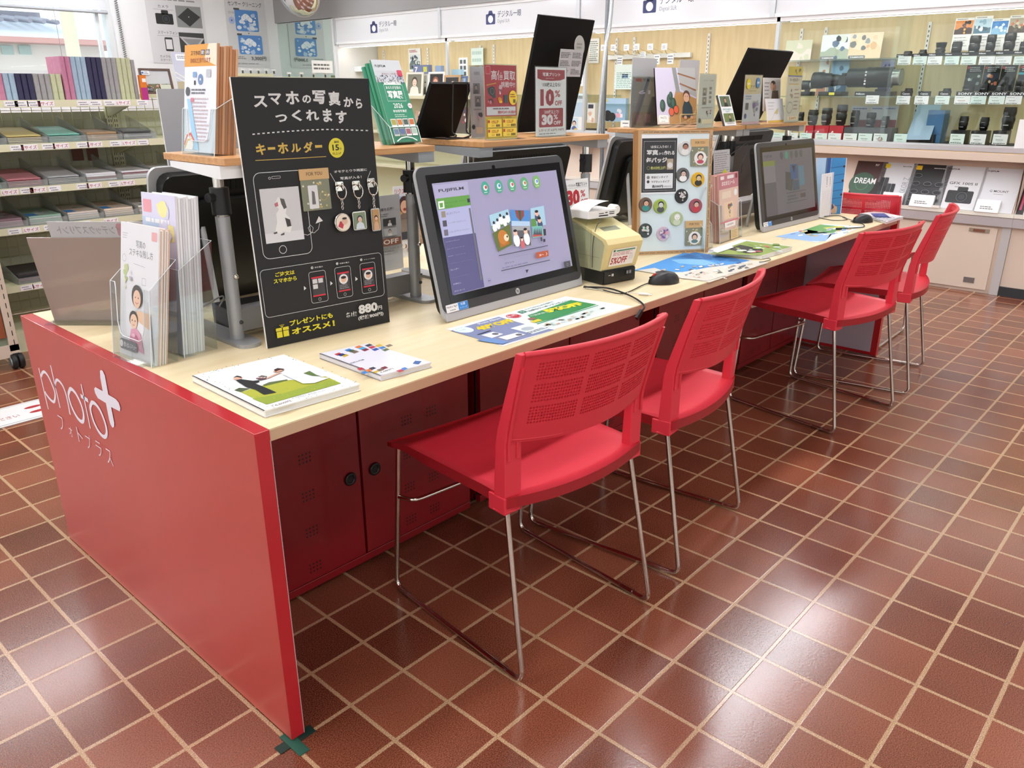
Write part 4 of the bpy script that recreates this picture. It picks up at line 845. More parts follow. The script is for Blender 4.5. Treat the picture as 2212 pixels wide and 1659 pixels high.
b = B().box(0, 0, 0, .035, .02, .125, M('#d8761f', .35)); Art(b, Matrix(((1, 0, 0, 0), (0, 0, -1, 0), (0, 1, 0, 0), (0, 0, 0, 1))), .0005).rect(0, 0, .035, .062, '#b0257c').rect(.012, .09, .033, .108, '#f2efe6'); tag(b.build('film_box', None, TR(1.377, GY + .02, gz[0])), 'orange and magenta packet at the end of the tall albums', 'packet')
# price tags on the rails
def rail_tag(px, k, big, seed, i):
    q = at(px, 0, 1, GY); zz = gz[k]; wd = .075 if big else .06
    p = at(px, 829.5, 1, GY - .0085)
    # walk the row: find x on the rail for this photo column
    lo, hi = -.5, 2.7
    for _ in range(40):
        m = (lo + hi) / 2; v = Vector((m, GY, zz)) - CAM; u = 1106 + F * v.dot(RIGHT) / v.dot(FWD)
        if u < px: lo = m
        else: hi = m
    x = (lo + hi) / 2
    def art(a, w_, h):
        if big: a.text('Lサイズ', w_ * .06, h * .16, w_ * .94, h * .84, '#b5353a', .012)
        else: a.fine(w_ * .1, h * .5, w_ * .8, h * .8, 1, '#777', seed); a.fine(w_ * .2, h * .12, w_ * .9, h * .36, 1, '#444', seed + 1)
    nm = 'size tag' if big else 'price tag'
    card(nm.replace(' ', '_'), '%s %s, %s tag from the left on the %s shelf rail' % ('red-lettered' if big else 'white', nm, ORD[i], ORD[k]), 'tag', (x, GY - .0095, zz - .026), (x + wd, GY - .0095, zz - .026), .026, 0, .001, '#f0eef0', art, nm + 's on the album shelf rails')
for k, L in enumerate(([(6, 0), (29, 0), (56, 0), (79, 1), (164, 0), (191, 0), (222, 0), (248, 1), (293, 0)], [(19, 0), (43, 1), (88, 0), (112, 1), (163, 0), (186, 1), (235, 0), (261, 1), (295, 0)], [(0, 1), (41, 0), (62, 1), (102, 0), (163, 0), (185, 1), (232, 0), (258, 1)], [(15, 0), (48, 1), (92, 0), (124, 1), (168, 0), (222, 1)], [(42, 0), (68, 1)])):
    for i, (px, bg) in enumerate(L): rail_tag(px, k, bg, px + k, i)
# clear trays with goods
TRAY = hazy(clear('smoked_acrylic', '#f7f8f8', .05), '#dfe2df', .16)
def tray(x0, wd, k, label, kind, cols, seed, h=.075):
    z = gz[k]; t = thing('acrylic_tray', 'clear acrylic tray %s' % label, 'tray', TR(x0, GY + .012, z), 'clear trays on the album shelves'); D = .36
    pr = [(0, 0), (D, 0), (D, h * 1.6), (0, h * .45)]
    S = Matrix(((0, 0, 1, 0), (1, 0, 0, 0), (0, 1, 0, 0), (0, 0, 0, 1)))
    for xx in (0, wd - .003): B().prism(pr, xx, xx + .003, TRAY, S).build('side', t)
    B().box(0, 0, 0, wd, D, .003, TRAY).build('bottom', t); B().box(0, -.003, 0, wd, 0, h * .45, TRAY).build('front', t)
    rg = random.Random(seed); n = 5 if kind == 'fan' else 4
    for i in range(n):
        c = cols[i % len(cols)]; dz = .006 + i * (.0075 if kind == 'fan' else .010); b = B()
        ang = .015 + .028 * i if kind == 'fan' else .03
        ww = wd - .03; b.box(.012, 0, 0, .012 + ww, .26, .003 if kind == 'fan' else .0085, M(c, .5)); a = Art(b, None, (.003 if kind == 'fan' else .0085) + .0003)
        if kind == 'print' and i == n - 1:
            a.rect(.014, .01, .01 + ww, .25, '#e9e7e4'); a.up(); a.blobs(.03, .06, ww * .9, .2, ['#b8763a', '#d8c23a', '#7a5a2a', '#8aa04a'], 8, seed, .16); a.fine(.03, .02, ww * .8, .05, 1, '#555', seed)
        if kind == 'blue': a.rect(.014, .012, .06, .09, '#3f86c8'); a.up(); a.blobs(.05, .04, ww, .2, ['#c9c9cc', '#e0b49a', '#9aa2a8'], 4, seed, .2)
        if kind == 'line' and i == n - 1: a.fine(.03, .02, ww * .7, .06, 2, '#666', seed)
        tag(b.build('print_pocket', None, TR(x0, GY + .03 + .004 * i, z + dz) @ Matrix.Rotation(ang, 4, 'X')), '%s, %s from the bottom of its clear tray' % (label[3:].replace('pockets', 'pocket').replace('packets', 'packet').replace('cards', 'card'), ORD[i]), 'paper', 'paper pockets in the clear trays')
defs = {1: [('of black pockets at the far left', 'fan', ['#1b1a22', '#26252e', '#121118']), ('of yellow pockets on the second shelf', 'fan', ['#c9b468', '#d8c57c', '#b9a258']), ('of teal pockets on the second shelf', 'fan', ['#5fae9c', '#79c2b0', '#4c9a88']), ('of tan pockets on the second shelf', 'flat', ['#a98a66', '#b99a76', '#8f7454']), ('of dark film packets on the second shelf', 'flat', ['#4a4a4a', '#8a8c8c', '#2c2c2e'])],
        2: [('of teal pockets on the third shelf', 'fan', ['#5fae9c', '#79c2b0']), ('of pink pockets on the third shelf', 'fan', ['#b9717a', '#cf8a90', '#a55f68']), ('of grey film pockets on the third shelf', 'fan', ['#a9a9aa', '#c2c2c4', '#8f8f92']), ('of wine-edged white cards on the third shelf', 'line', ['#d9d7da', '#7a3a44', '#e9e8ea']), ('of white cards on the third shelf', 'line', ['#dcdadc', '#e9e8ea', '#7a3a44']), ('of white lined cards by the grey board', 'line', ['#d0cfcf', '#e3e2e2'])],
        3: [('of wine packets with blue corners', 'blue', ['#a88a92', '#8c7078']), ('of green film packets with blue corners', 'blue', ['#b9bdb8', '#8fae9c']), ('of pale film packets with blue corners', 'blue', ['#c4c2c0', '#d8cabc']), ('of orange film packets with blue corners', 'blue', ['#c9bcae', '#e0cdb8']), ('of food-picture cards low in its tray', 'print', ['#b09a80', '#dcd8d2']), ('of food-picture cards piled high', 'print', ['#a88e72', '#b39a7c', '#dcd8d2'])],
        4: [('of dark patterned cards on the lowest shelf', 'line', ['#3a3436', '#6a4a50', '#2c2a2e'])]}
for k, L in defs.items():
    z = gz[k]; x = [0, .50, .46, .52, .42][k]
    if k == 4: x = .60
    for i, (lb, kd, cl) in enumerate(L):
        wd = .185 if k < 4 else .24; tray(x, wd - .004, k, lb, kd, cl, i + 7 * k); x += wd
# wine-red backing cards seen through the wire
for i, (px, py) in enumerate(((166, 325), (199, 325), (177, 227))):
    q = at(px, py, 1, GB - .004); card('hang_card', 'brown card hanging on the wire back, %s' % ['left of the pair', 'right of the pair', 'under the tall albums'][i], 'card', (q.x - .03, GB - .006, q.z - (.055 if i < 2 else .01)), (q.x + .03, GB - .006, q.z - (.055 if i < 2 else .01)), .10 if i < 2 else .03, 0, .002, '#6f3f2c', None)
# framed picture and landscape prints standing on the next unit
p0, p1 = at(312, 200, 1, 3.5), at(378, 198, 1, 3.5); h = at(306, 146, 1, 3.52).z - FZ; wd = p1.x - p0.x
t = thing('framed_picture', 'brown framed picture of a flower field, beside the tall albums', 'picture', frame((p0.x, 3.5, FZ), (p1.x, 3.5, FZ), .2))
bw = .012; b = B(); fm = noisy('frame_brown', '#4a3022', '#5c3d2c', 30, .4); b.box(0, 0, -.015, bw, h, 0, fm).box(wd - bw, 0, -.015, wd, h, 0, fm).box(bw, 0, -.015, wd - bw, bw, 0, fm).box(bw, h - bw, -.015, wd - bw, h, 0, fm); b.build('frame', t)
b = B().box(bw, bw, -.012, wd - bw, h - bw, -.005, M('#c4c6c8', .4)); a = Art(b, None, -.0045); a.rect(bw, bw, wd - bw, h * .4, '#6d6a48'); a.up(); a.blobs(bw, bw, wd - bw, h * .42, ['#b0483c', '#d8b0a0', '#e6dcc8', '#4f6a3a'], 34, 3, .09); a.rr(wd * .04, h * .74, wd * .3, h * .9, .004, '#eef0f2'); a.up(); a.circ(wd * .08, h * .82, .006, '#3a6ab0', 10); a.fine(wd * .12, h * .76, wd * .28, h * .88, 2, '#889', 3); a.rr(bw, h * .1, wd * .3, h * .26, .004, '#222'); a.up(); a.text('Lサイズ', wd * .1, h * .13, wd * .28, h * .23, '#eee', .01); b.build('picture', t)
B().box(wd * .55, .0, .004, wd * .9, .05, .006, M('#cdd2c0', .5)).build('caption_card', t)
q0, q1 = at(384, 198, 1, 3.62), at(428, 198, 1, 3.62); h2 = at(376, 111, 1, 3.62).z - FZ
card('landscape_panel', 'unframed landscape photo panel of a green hedge and lawn, behind the orange leaflets', 'picture', (q0.x, 3.6, FZ), (q1.x + .12, 3.6, FZ), h2, .15, .008, '#c4c6d8', lambda a, w_, h: (a.rect(0, 0, w_, h * .3, '#b3a78a'), a.rect(w_ * .3, h * .28, w_, h * .42, '#8aa05a'), a.up(), a.rect(w_ * .3, h * .4, w_, h * .52, '#3f6a38'), a.up(), a.line([(0, h * .52), (w_ * .5, h * .2)], .006, '#e9e6e0'), a.line([(0, h * .4), (w_ * .6, h * .08)], .006, '#e9e6e0'), a.up(), a.rr(w_ * .08, h * .8, w_ * .42, h * .95, .004, '#eef0f4'), a.up(), a.fine(w_ * .12, h * .84, w_ * .4, h * .92, 2, '#7a8290', 3)))
# slotted cart at the left edge
t = thing('slotted_cart', 'beige slotted-post cart on black castors at the left picture edge', 'cart', TR(0, 3.03, 0)); LC = M('#cbb9a6', .5)
xr = at(45, 765, 1, 3.03).x
def post(x0, name):
    b = B().box(x0, 0, .09, x0 + .04, .04, 1.02, LC); a = Art(b, Matrix(((1, 0, 0, x0), (0, 0, -1, 0), (0, 1, 0, 0), (0, 0, 0, 1))), .0005)
    for z in range(20): a.rect(.022, .12 + z * .045, .026, .145 + z * .045, '#2a2622')
    b.build(name, t)
post(xr - .04, 'post'); post(xr - .9, 'post')
B().box(xr - .9, 0, .06, xr, .04, .12, LC).build('lower_rail', t); B().box(xr - .9, 0, .98, xr - .04, .04, 1.02, LC).build('upper_rail', t)
B().box(xr - .86, .015, .12, xr - .04, .02, .98, M('#7f8a74', .6)).build('panel', t)
B().box(xr - .86, .0, .16, xr - .045, .014, .42, M('#8c4a2c', .5)).build('brown_board', t)
for xx in (xr - .05, xr - .85):
    c = B(); c.lathe([(.034, 0), (.038, .004), (.038, .018), (.034, .022)], M('#141415', .5), Matrix.Translation((xx + .03, .005, .038)) @ Matrix.Rotation(PI / 2, 4, 'Y') @ Matrix.Translation((0, 0, -.026)), 22); c.lathe([(.034, 0), (.038, .004), (.038, .018), (.034, .022)], M('#141415', .5), Matrix.Translation((xx + .03, .005, .038)) @ Matrix.Rotation(PI / 2, 4, 'Y') @ Matrix.Translation((0, 0, .004)), 22)
    c.lathe([(.026, 0), (.022, .004)], M('#8f979c', .3, .6), Matrix.Translation((xx - .004 + .03 - .023, .005, .038)) @ Matrix.Rotation(-PI / 2, 4, 'Y'), 20); c.box(xx + .015, -.01, .05, xx + .045, .02, .078, M('#1a1a1b', .5)); c.build('castor', t)
# printed mat on the floor
card('floor_mat', 'white floor sticker with red footprints left of the desk', 'floor sticker', (.02, 2.27, .0045), (.375, 2.27, .0045), .23, PI / 2 - 1e-4, .003, '#efefee', lambda a, w_, h: (a.rect(.01, .012, w_ - .01, h - .012, '#5a5a5a'), a.up(), a.rect(.013, .015, w_ - .013, h - .015, '#f1f1f0'), a.up(), [a.circ(w_ * .8, h * q, .034, '#b52a33', 18, .014) or 0 for q in (.36, .64)], [a.circ(w_ * .93, h * q, .014, '#b52a33', 12, .011) for q in (.37, .63)], a.text('こちらに', w_ * .06, h * .62, w_ * .42, h * .78, '#a8242c', .01, -.0), a.text('お並びください', w_ * .06, h * .3, w_ * .6, h * .46, '#a8242c', .01)))
# green corner tapes under the near panel
b = B().box(-.035, -.012, .001, .05, .012, .0022, M('#12322a', .5)).box(-.012, -.045, .001, .012, .03, .0024, M('#1f5546', .45)); tag(b.build('floor_tape'), 'dark green cross of tape on the floor under the near panel corner', 'tape')

# ================================================================ back wall posters, mirror, convex mirror
def poster(px, pw, zt, zb_, label, art):
    p0 = at(px, 130, 1, YB - .01); card('wall_poster', label, 'poster', (p0.x, YB - .006, zb_), (p0.x + pw, YB - .006, zb_), zt - zb_, 0, .002, '#d3d3d5', art)
PB = at(330, 136, 1, YB).z; PB2 = at(500, 143, 1, YB).z
def art1(a, w_, h):
    a.text('コーティング', w_ * .22, h * .70, w_ * .72, h * .76, '#333', .0); a.fine(w_ * .15, h * .60, w_ * .9, h * .67, 2, '#8a8a8c', 4, .4)
    a.text('カメラ', w_ * .2, h * .535, w_ * .38, h * .565, '#333'); a.line([(w_ * .12, h * .52), (w_ * .46, h * .52)], .003, '#888'); cam_pic(a, w_ * .14, h * .38, w_ * .3)
    a.rect(w_ * .5, h * .36, w_ * .95, h * .57, '#8a8c8c'); a.up(); a.poly([(w_ * .52, h * .46), (w_ * .72, h * .37), (w_ * .93, h * .47), (w_ * .72, h * .555)], '#2f3031'); a.up(); a.circ(w_ * .72, h * .465, .006, '#ccc', 8)
    a.text('スマートフォン', w_ * .14, h * .285, w_ * .48, h * .315, '#333'); a.line([(w_ * .12, h * .27), (w_ * .5, h * .27)], .003, '#888'); a.rr(w_ * .24, h * .12, w_ * .38, h * .255, .012, '#2e2e30'); a.up(); a.rect(w_ * .255, h * .14, w_ * .365, h * .235, '#dcdcde')
    a.rect(w_ * .5, h * .10, w_ * .95, h * .31, '#3a3b3c'); a.up(); a.poly([(w_ * .5, h * .27), (w_ * .95, h * .26), (w_ * .75, h * .11)], '#b9babb'); a.up(); a.poly([(w_ * .56, h * .25), (w_ * .9, h * .25), (w_ * .75, h * .15)], '#8f9092')
    a.text('カメラも', w_ * .12, h * .055, w_ * .3, h * .08, '#444'); a.text('スマートフォンも', w_ * .12, h * .02, w_ * .48, h * .045, '#444')
def clouds(a, x0, y0, x1, y1, sd):
    a.rr(x0, y0, x1, y1, .02, '#5b8fd0'); a.up(); rg = random.Random(sd)
    for k in range(26):
        q = rg.random(); xx = x0 + (x1 - x0) * rg.uniform(.12, .88); yy = y0 + (y1 - y0) * (.1 + .75 * q * q); r_ = (x1 - x0) * rg.uniform(.03, .1) * (1.2 - .3 * q)
        a.circ(xx, yy, r_, ['#dfe8f4', '#c6d6ec', '#eef3f9', '#b3c8e6'][k % 4], 14, r_ * .7); a.up(.4)
    for k in range(7): a.circ(x0 + (x1 - x0) * (.35 + .05 * k), y0 + (y1 - y0) * (.62 + .09 * math.sin(k * .7)), (x1 - x0) * .09, ['#f0f4fa', '#dbe6f3'][k % 2], 14); a.up(.4)
def art2(a, w_, h):
    a.text('カメラ', w_ * .34, h * .715, w_ * .6, h * .76, '#333'); a.text('センサー クリーニング', w_ * .08, h * .625, w_ * .92, h * .675, '#2f2f30', .006)
    clouds(a, w_ * .22, h * .37, w_ * .8, h * .59, 3); a.rect(w_ * .2, h * .585, w_ * .34, h * .605, '#555'); a.circ(w_ * .13, h * .475, w_ * .075, '#a9b9de', 20); a.up(); a.circ(w_ * .13, h * .475, w_ * .02, '#5a6a9a', 12)
    a.text('ゴミも', w_ * .06, h * .545, w_ * .2, h * .57, '#666'); a.poly([(w_ * .5, h * .355), (w_ * .54, h * .355), (w_ * .52, h * .34)], '#444')
    clouds(a, w_ * .24, h * .13, w_ * .84, h * .33, 9); a.rect(w_ * .22, h * .325, w_ * .34, h * .345, '#555')
    a.text('3,300円', w_ * .52, h * .065, w_ * .9, h * .11, '#333', .008); a.fine(w_ * .08, h * .075, w_ * .4, h * .11, 2, '#888', 4); a.fine(w_ * .08, h * .025, w_ * .8, h * .04, 1, '#999', 5)
w1 = at(450, 110, 1, YB).x - at(332, 130, 1, YB).x; poster(332, w1, PB + 1.05, PB, 'wall poster about lens coating with camera and phone pictures', art1)
w2 = at(583, 140, 1, YB).x - at(499, 140, 1, YB).x; poster(499, w2, PB2 + 1.05, PB2, 'wall poster about sensor cleaning with blue cloud pictures', art2)
mm = bpy.data.materials.new('mirror_glass'); mm.use_nodes = True; bb_ = mm.node_tree.nodes['Principled BSDF']; bb_.inputs['Base Color'].default_value = lin('#dbeae3'); bb_.inputs['Metallic'].default_value = 1; bb_.inputs['Roughness'].default_value = .015
t = thing('wall_mirror', 'pale green wall mirror reflecting the cloud poster', 'mirror'); B().box(XG - .004, 6.93, 1.0, XG - .0005, YB - .01, 2.035, mm).build('glass', t); b = B(); b.box(XG - .012, 6.90, 1.0, XG - .0005, 6.93, 2.04, WPAINT); b.build('edge_strip', t)
q = at(645, -14, 0, 4.78)
t = thing('convex_mirror', 'round convex security mirror hanging in the ceiling corner', 'mirror', Matrix.Translation(q) @ Matrix.Rotation(math.radians(205), 4, 'Z') @ Matrix.Rotation(math.radians(112), 4, 'Y'))
dm = bpy.data.materials.new('mirror_dome'); dm.use_nodes = True; bb_ = dm.node_tree.nodes['Principled BSDF']; bb_.inputs['Base Color'].default_value = lin('#dadada'); bb_.inputs['Metallic'].default_value = 1; bb_.inputs['Roughness'].default_value = .02
R_ = .235; B().lathe([(R_, 0), (R_ * .96, .02), (R_ * .85, .045), (R_ * .65, .075), (R_ * .4, .095), (R_ * .2, .103), (.004, .106)], dm, None, 40).build('dome', t); B().lathe([(R_ * .6, -.03), (R_ + .006, -.01), (R_ + .008, .006), (R_, .008)], M('#c6c6c6', .3, .4), None, 40).build('rim', t); B().tube([(0, 0, -.03), (-.22, 0, -.12)], .012, M('#888', .4, .5)).build('bracket', t)
# cream units along the back wall with little ticket clips
for i, (px0, px1, py, lb) in enumerate(((505, 590, 158, 'under the cloud poster'), (606, 735, 166, 'under the mirror'))):
    p0 = at(px0, py, 1, 7.4 if i == 0 else 6.95); p1 = at(px1, py, 1, 7.4 if i == 0 else 6.95); Y = p0.y
    t = thing('cream_rack', 'cream display rack with ticket clips %s' % lb, 'shelf unit', TR(p0.x, Y, 0)); L = p1.x - p0.x
    B().box(0, 0, p0.z - .03, L, .35, p0.z, CREAM).build('top', t); B().box(0, .3, 0, L, .35, p0.z - .03, CREAM).build('back_panel', t); B().box(0, 0, p0.z - .4, L, .3, p0.z - .38, CREAM).build('shelf', t)
    for k in range(5): b = B().box(.1 + k * L / 5, -.004, p0.z, .12 + k * L / 5, .0, p0.z + .03, M('#55564e', .5)); b.box(.085 + k * L / 5, -.005, p0.z + .03, .135 + k * L / 5, -.002, p0.z + .05, M('#e8e8e4', .5)); b.build('ticket_clip', t)
q = at(690, 143, 1, 6.9); card('hand_written_card', 'white hand-lettered price card under the mirror', 'card', (q.x - .1, 6.9, q.z - .07), (q.x + .18, 6.9, q.z - .07), .13, 0, .002, '#eceded', lambda a, w_, h: a.fine(w_ * .08, h * .2, w_ * .9, h * .8, 2, '#666', 8, .5))
# ================================================================ on the counter desk
def on(T):
    """photo pixel -> x, y on the face z = 0 of frame T"""
    Ti = T.inverted(); o = Ti @ CAM; R_ = Ti.to_3x3() @ R3
    def q(px, py):
        d = R_ @ Vector(((px - 1106) / F, -(py - 829.5) / F, -1)); k = -o.z / d.z; return (o.x + d.x * k, o.y + d.y * k)
    return q
class Px(Art):
    """ink placed by reading the photograph: zoomed crop pixels -> the face"""
    def crop(s, T, x0, y0, sc): s.q_ = on(T); s.c_ = (x0, y0, sc); return s
    def p(s, x, y): return s.q_(s.c_[0] + x / s.c_[2], s.c_[1] + y / s.c_[2])
    def ptext(s, t, bl, tr, c, bold=0.0): a = s.p(*bl); b = s.p(*tr); return s.text(t, a[0], a[1], b[0], b[1], c, bold)
    def gtext(s, t, bl, br, h, c, bold=0.0):
        a = Vector(s.p(*bl)); e = Vector(s.p(*br)); d = e - a; L = d.length; g = math.atan2(d.y, d.x); m = (a + e) / 2 + Vector((-d.y, d.x)).normalized() * h / 2
        return s.text(t, m.x - L / 2, m.y - h / 2, m.x + L / 2, m.y + h / 2, c, bold, g)
    def ppoly(s, L, c): return s.poly([s.p(*q) for q in L], c)
    def pline(s, L, w_, c, closed=False): return s.line([s.p(*q) for q in L], w_, c, closed)
    def prect(s, bl, tr, c, r=0):
        a = s.p(*bl); b = s.p(*tr); return s.rr(a[0], a[1], b[0], b[1], r, c) if r else s.rect(a[0], a[1], b[0], b[1], c)
    def porr(s, bl, tr, r, w_, c): a = s.p(*bl); b = s.p(*tr); return s.orr(a[0], a[1], b[0], b[1], r, w_, c)
Z0 = DH
# ---------------------------------------------------------------- riser shelves along the middle
RT = 1.128
def riser(x0, x1, label, legs=(True, True)):
    t = thing('riser_shelf', label, 'shelf', TR(x0, .45, Z0), 'wooden riser shelves along the middle of the desk'); L = x1 - x0; zt = RT - Z0
    B().box(0, 0, zt - .016, L, .285, zt, OAK).build('shelf_board', t, None, .0015)
    for i, xx in enumerate((.022, L - .022)):
        g = B(); g.rbox(xx - .03, .005, .0, xx + .03, .40, .009, .028, GREYMETAL); g.build('foot_plate', t)
        lg = B(); lg.tube([(xx, .08, .008), (xx, .08, .30)], .0165, GREYMETAL, 16).tube([(xx, .08, .28), (xx, .08, zt - .017)], .0125, CHROME, 14); p_ = lg.build('leg_post', t)
        c = B(); c.tube([(xx, .08, .305), (xx, .08, .365)], .0215, M('#111113', .45), 18); c.tube([(xx - .02, .075, .345), (xx - .035, .07, .345)], .010, M('#111113', .45), 12); c.build('clamp_knob', p_)
        B().sphere((xx + .006, .0635, .16), .007, CHROME, 6).build('screw', p_); B().sphere((xx + .006, .0635, .05), .005, M('#333', .4), 6).build('screw', p_)
        b = B(); b.prism([(0, zt - .017), (.23, zt - .017), (.23, zt - .03), (.02, zt - .044), (0, zt - .044)], xx - .028, xx + .028, M('#e9e9e8', .35) if legs[0] and i == 0 else GREYMETAL, Matrix(((0, 0, 1, 0), (1, 0, 0, .012), (0, 1, 0, 0), (0, 0, 0, 1)))); b.build('board_bracket', t)
    B().box(.03, .085, .02, L - .03, .125, .075, M('#8e8f91', .4, .5)).build('crossbeam', t)
    return t
riser(.25, .865, 'wooden riser shelf behind the black chalk-style sign')
riser(1.053, 1.667, 'wooden riser shelf behind the lilac menu screen', (False, True))
riser(2.05, 2.655, 'wooden riser shelf behind the badge board', (False, True))
riser(2.675, 3.29, 'wooden riser shelf behind the second monitor', (False, True))

# ---------------------------------------------------------------- touch monitors
GRY = M('#3a3b3d', .38); SILV = M('#b9bbbd', .3, .2); GLOSS = M('#08080a', .12)
MW, MH = .592, .400
def monitor(T, label, screen=None, scr='#9693b0', front=True):
    t = thing('touch_monitor', label, 'monitor', T)
    b = B(); b.prism(rrect(0, 0, MW, MH, .026, 6), -.011, -.002, SILV); b.build('silver_rim', t, None, .002)
    b = B(); b.prism(rrect(.003, .022, MW - .003, MH - .002, .022, 6), -.002, .0006, GRY); b.build('bezel', t)
    B().prism([(.006, .002), (MW - .006, .002), (MW - .006, .022), (.006, .022)], -.002, .0003, SILV).build('chin', t)
    b = B(); b.rbox(.02, .012, -.045, MW - .02, MH - .014, -.011, .03, BLACK); b.rbox(.10, .06, -.065, MW - .10, MH - .08, -.045, .03, BLACK); bk_ = b.build('back_shell', t, None, .003)
    b = B()
    for k in range(18): b.box(.15 + k * .015, MH - .06, -.0465, .158 + k * .015, MH - .035, -.0445, M('#020202', .6))
    b.build('vent', bk_)
    g = B().box(.032, .046, .0006, MW - .018, MH - .022, .0012, GLOSS); g.build('screen_glass', t)
    s_ = B(); a = Px(s_, None, .0015, .00018); a.em = .36 if screen is screen1 else .03; a.rough = .25; a.rect(.048, .066, MW - .040, MH - .044, scr); a.up()
    if screen: screen(a, T)
    s_.build('screen_image', t)
    b = B(); a = Art(b, None, .0012); a.circ(MW / 2 - .005, .034, .0085, '#c9cbce', 24, .0085); a.up(); a.text('hp', MW / 2 - .0098, .0275, MW / 2 - .0002, .0405, '#2a2b2d', .02); b.build('emblem', t)
    b = B(); a = Art(b, None, .0009); a.rr(.012, .0235, .092, .0445, .002, '#f1f2f2'); a.up(); a.rr(.056, .024, .0915, .044, .002, '#2f8ad8'); a.text('Hydro Ag+', .015, .034, .053, .041, '#3a3a3a', .005); a.text('FUJIFILM', .024, .0265, .044, .0305, '#444', .01); a.up(); a.text('抗菌', .065, .0355, .082, .0425, '#eaf3fb', .01); a.text('コーティング', .061, .027, .087, .0325, '#eaf3fb'); b.build('sticker', t)
    B().lathe([(.006, 0), (.006, .001)], M('#0a0a0b', .1), Matrix.Translation((MW / 2 - .01, MH - .018, .0006)), 14).build('webcam', t)
    b = B(); b.tube(bend([(MW * .2, MH * .62, -.06), (MW * .2, .02, -.15), (MW * .8, .02, -.15), (MW * .8, MH * .62, -.06)], .03), .008, SILV, 8); b.build('stand', t)
    return t
LM = .25
T1 = frame((.714, .268, Z0 + .0016), (1.306, .268, Z0 + .0016), LM)
def screen1(a, T):
    a.crop(T, 860, 320, 4.148); G = '#5c9a80'
    a.ppoly([(310, 335), (618, 300), (632, 418), (332, 455)], '#a3a0bd'); a.up()
    a.ptext('FUJIFILM', (362, 405), (580, 345), '#3c3b46', .02)
    a.ppoly([(335, 455), (632, 420), (648, 510), (355, 555)], '#5f9448'); a.ppoly([(355, 557), (648, 512), (690, 760), (398, 805)], '#a5a9cc'); a.ppoly([(398, 806), (690, 761), (768, 1245), (483, 1318)], '#55537c'); a.up()
    a.ppoly([(352, 480), (405, 472), (412, 540), (360, 548)], '#dfe6dd'); a.up(); a.ppoly([(365, 495), (395, 490), (398, 530), (372, 535)], '#5f9448'); a.ppoly([(612, 455), (636, 452), (640, 485), (618, 488)], '#333840'); a.up()
    a.ptext('かんたんスマホ・プリント', (415, 500), (600, 462), '#3f6a36'); a.ptext('プリント', (418, 535), (480, 508), '#3f6a36')
    for t_, y in (('ましかくプリント', 600), ('ハーフサイズプリント', 680), ('いろいろプリントメニュー', 762)): a.ptext(t_, (432 + (y - 600) * .14, y), ((545 if y < 650 else 600 if y < 720 else 632), y - 38 - (0 if y < 700 else 8)), '#555a74')
    for k in range(3): x = 380 + 12 * k; y = 570 + 82 * k; a.ppoly([(x, y), (x + 36, y - 5), (x + 42, y + 50), (x + 6, y + 54)], ['#8a8272', '#4e4a52', '#6a6672'][k])
    for i, t_ in enumerate(('バリエティプリント', 'スピーダーフォトブック', '高品位・フォトブック', 'Wall Decor・ウォールデコ', 'カレンダー', 'フォトグッズ(New)', '大伸ばし', 'ポストカード')):
        x = 420 + 11.5 * i; y = 848 + 63.5 * i; a.ptext(t_, (x, y), (x + [125, 155, 155, 200, 72, 150, 70, 90][i], y - 32 - [0, 4, 4, 8, 0, 4, 0, 4][i]), '#b5b4cf')
    a.ppoly([(627, 540), (642, 537), (748, 1180), (732, 1186)], '#6a6872'); a.up()
    a.pline([(632, 420), (768, 1245)], .0012, '#8683ac')
    for i, (x, y) in enumerate(((776, 360), (897, 345), (1013, 333), (1125, 320), (1232, 305))):
        c = a.p(x, y); a.circ(c[0], c[1], .0155, ['#4b9b86', '#4f9c84', '#57a079', '#5fa070', '#76a864'][i], 26, .0185); a.up(); a.circ(c[0], c[1] + .001, .008, '#cfd8dc', 14); a.up(); a.circ(c[0] + .002, c[1] + .002, .0045, ['#b04a4a', '#4a86b0', '#c05a5a', '#b07a4a', '#6a8ad0'][i], 10); a.fine(c[0] - .008, c[1] - .013, c[0] + .008, c[1] - .010, 1, '#dfe9e4', i)
    a.up()
    L = lambda *q: q
    def pic(pts, fn): a.ppoly(pts, fn[0]); a.up(); [a.ppoly(q, c) for q, c in fn[1]]; a.up()
    pic([(805, 605), (975, 548), (1005, 665), (833, 750)], ('#9cc2d2', [([(826, 700), (990, 655), (1005, 665), (833, 750)], '#5a7a4a')]))
    for x, y in ((850, 690), (880, 665), (905, 625), (938, 640), (965, 610)): c = a.p(x, y); a.circ(c[0], c[1] - .008, .009, '#e3e4e6', 10, .012); a.up(); a.circ(c[0], c[1] + .006, .0045, '#3a3032', 10); a.up(.3)
    pic([(832, 765), (990, 680), (1012, 865), (884, 932)], ('#5f6a3a', [([(880, 800), (960, 760), (985, 860), (905, 895)], '#a8682f')])); c = a.p(925, 800); a.circ(c[0], c[1], .02, '#b87636', 16); a.up(); c = a.p(955, 805); a.circ(c[0], c[1], .010, '#e0cdb0', 14); a.up(); c = a.p(962, 795); a.circ(c[0], c[1], .003, '#1a1414', 8); a.up()
    pic([(990, 555), (1158, 562), (1165, 705), (1000, 700)], ('#4f86c2', [([(1000, 655), (1163, 660), (1165, 705), (1000, 700)], '#a9c2da')])); a.ppoly([(1030, 560), (1110, 562), (1112, 610), (1080, 660), (1045, 620)], '#8a4a44'); a.up(); a.ppoly([(1058, 562), (1082, 562), (1084, 655), (1076, 655)], '#3a5a4a'); a.up()
    pic([(1003, 705), (1162, 700), (1180, 880), (1018, 882)], ('#9a9ca0', [([(1020, 740), (1160, 740), (1175, 875), (1020, 880)], '#5c5a60')]))
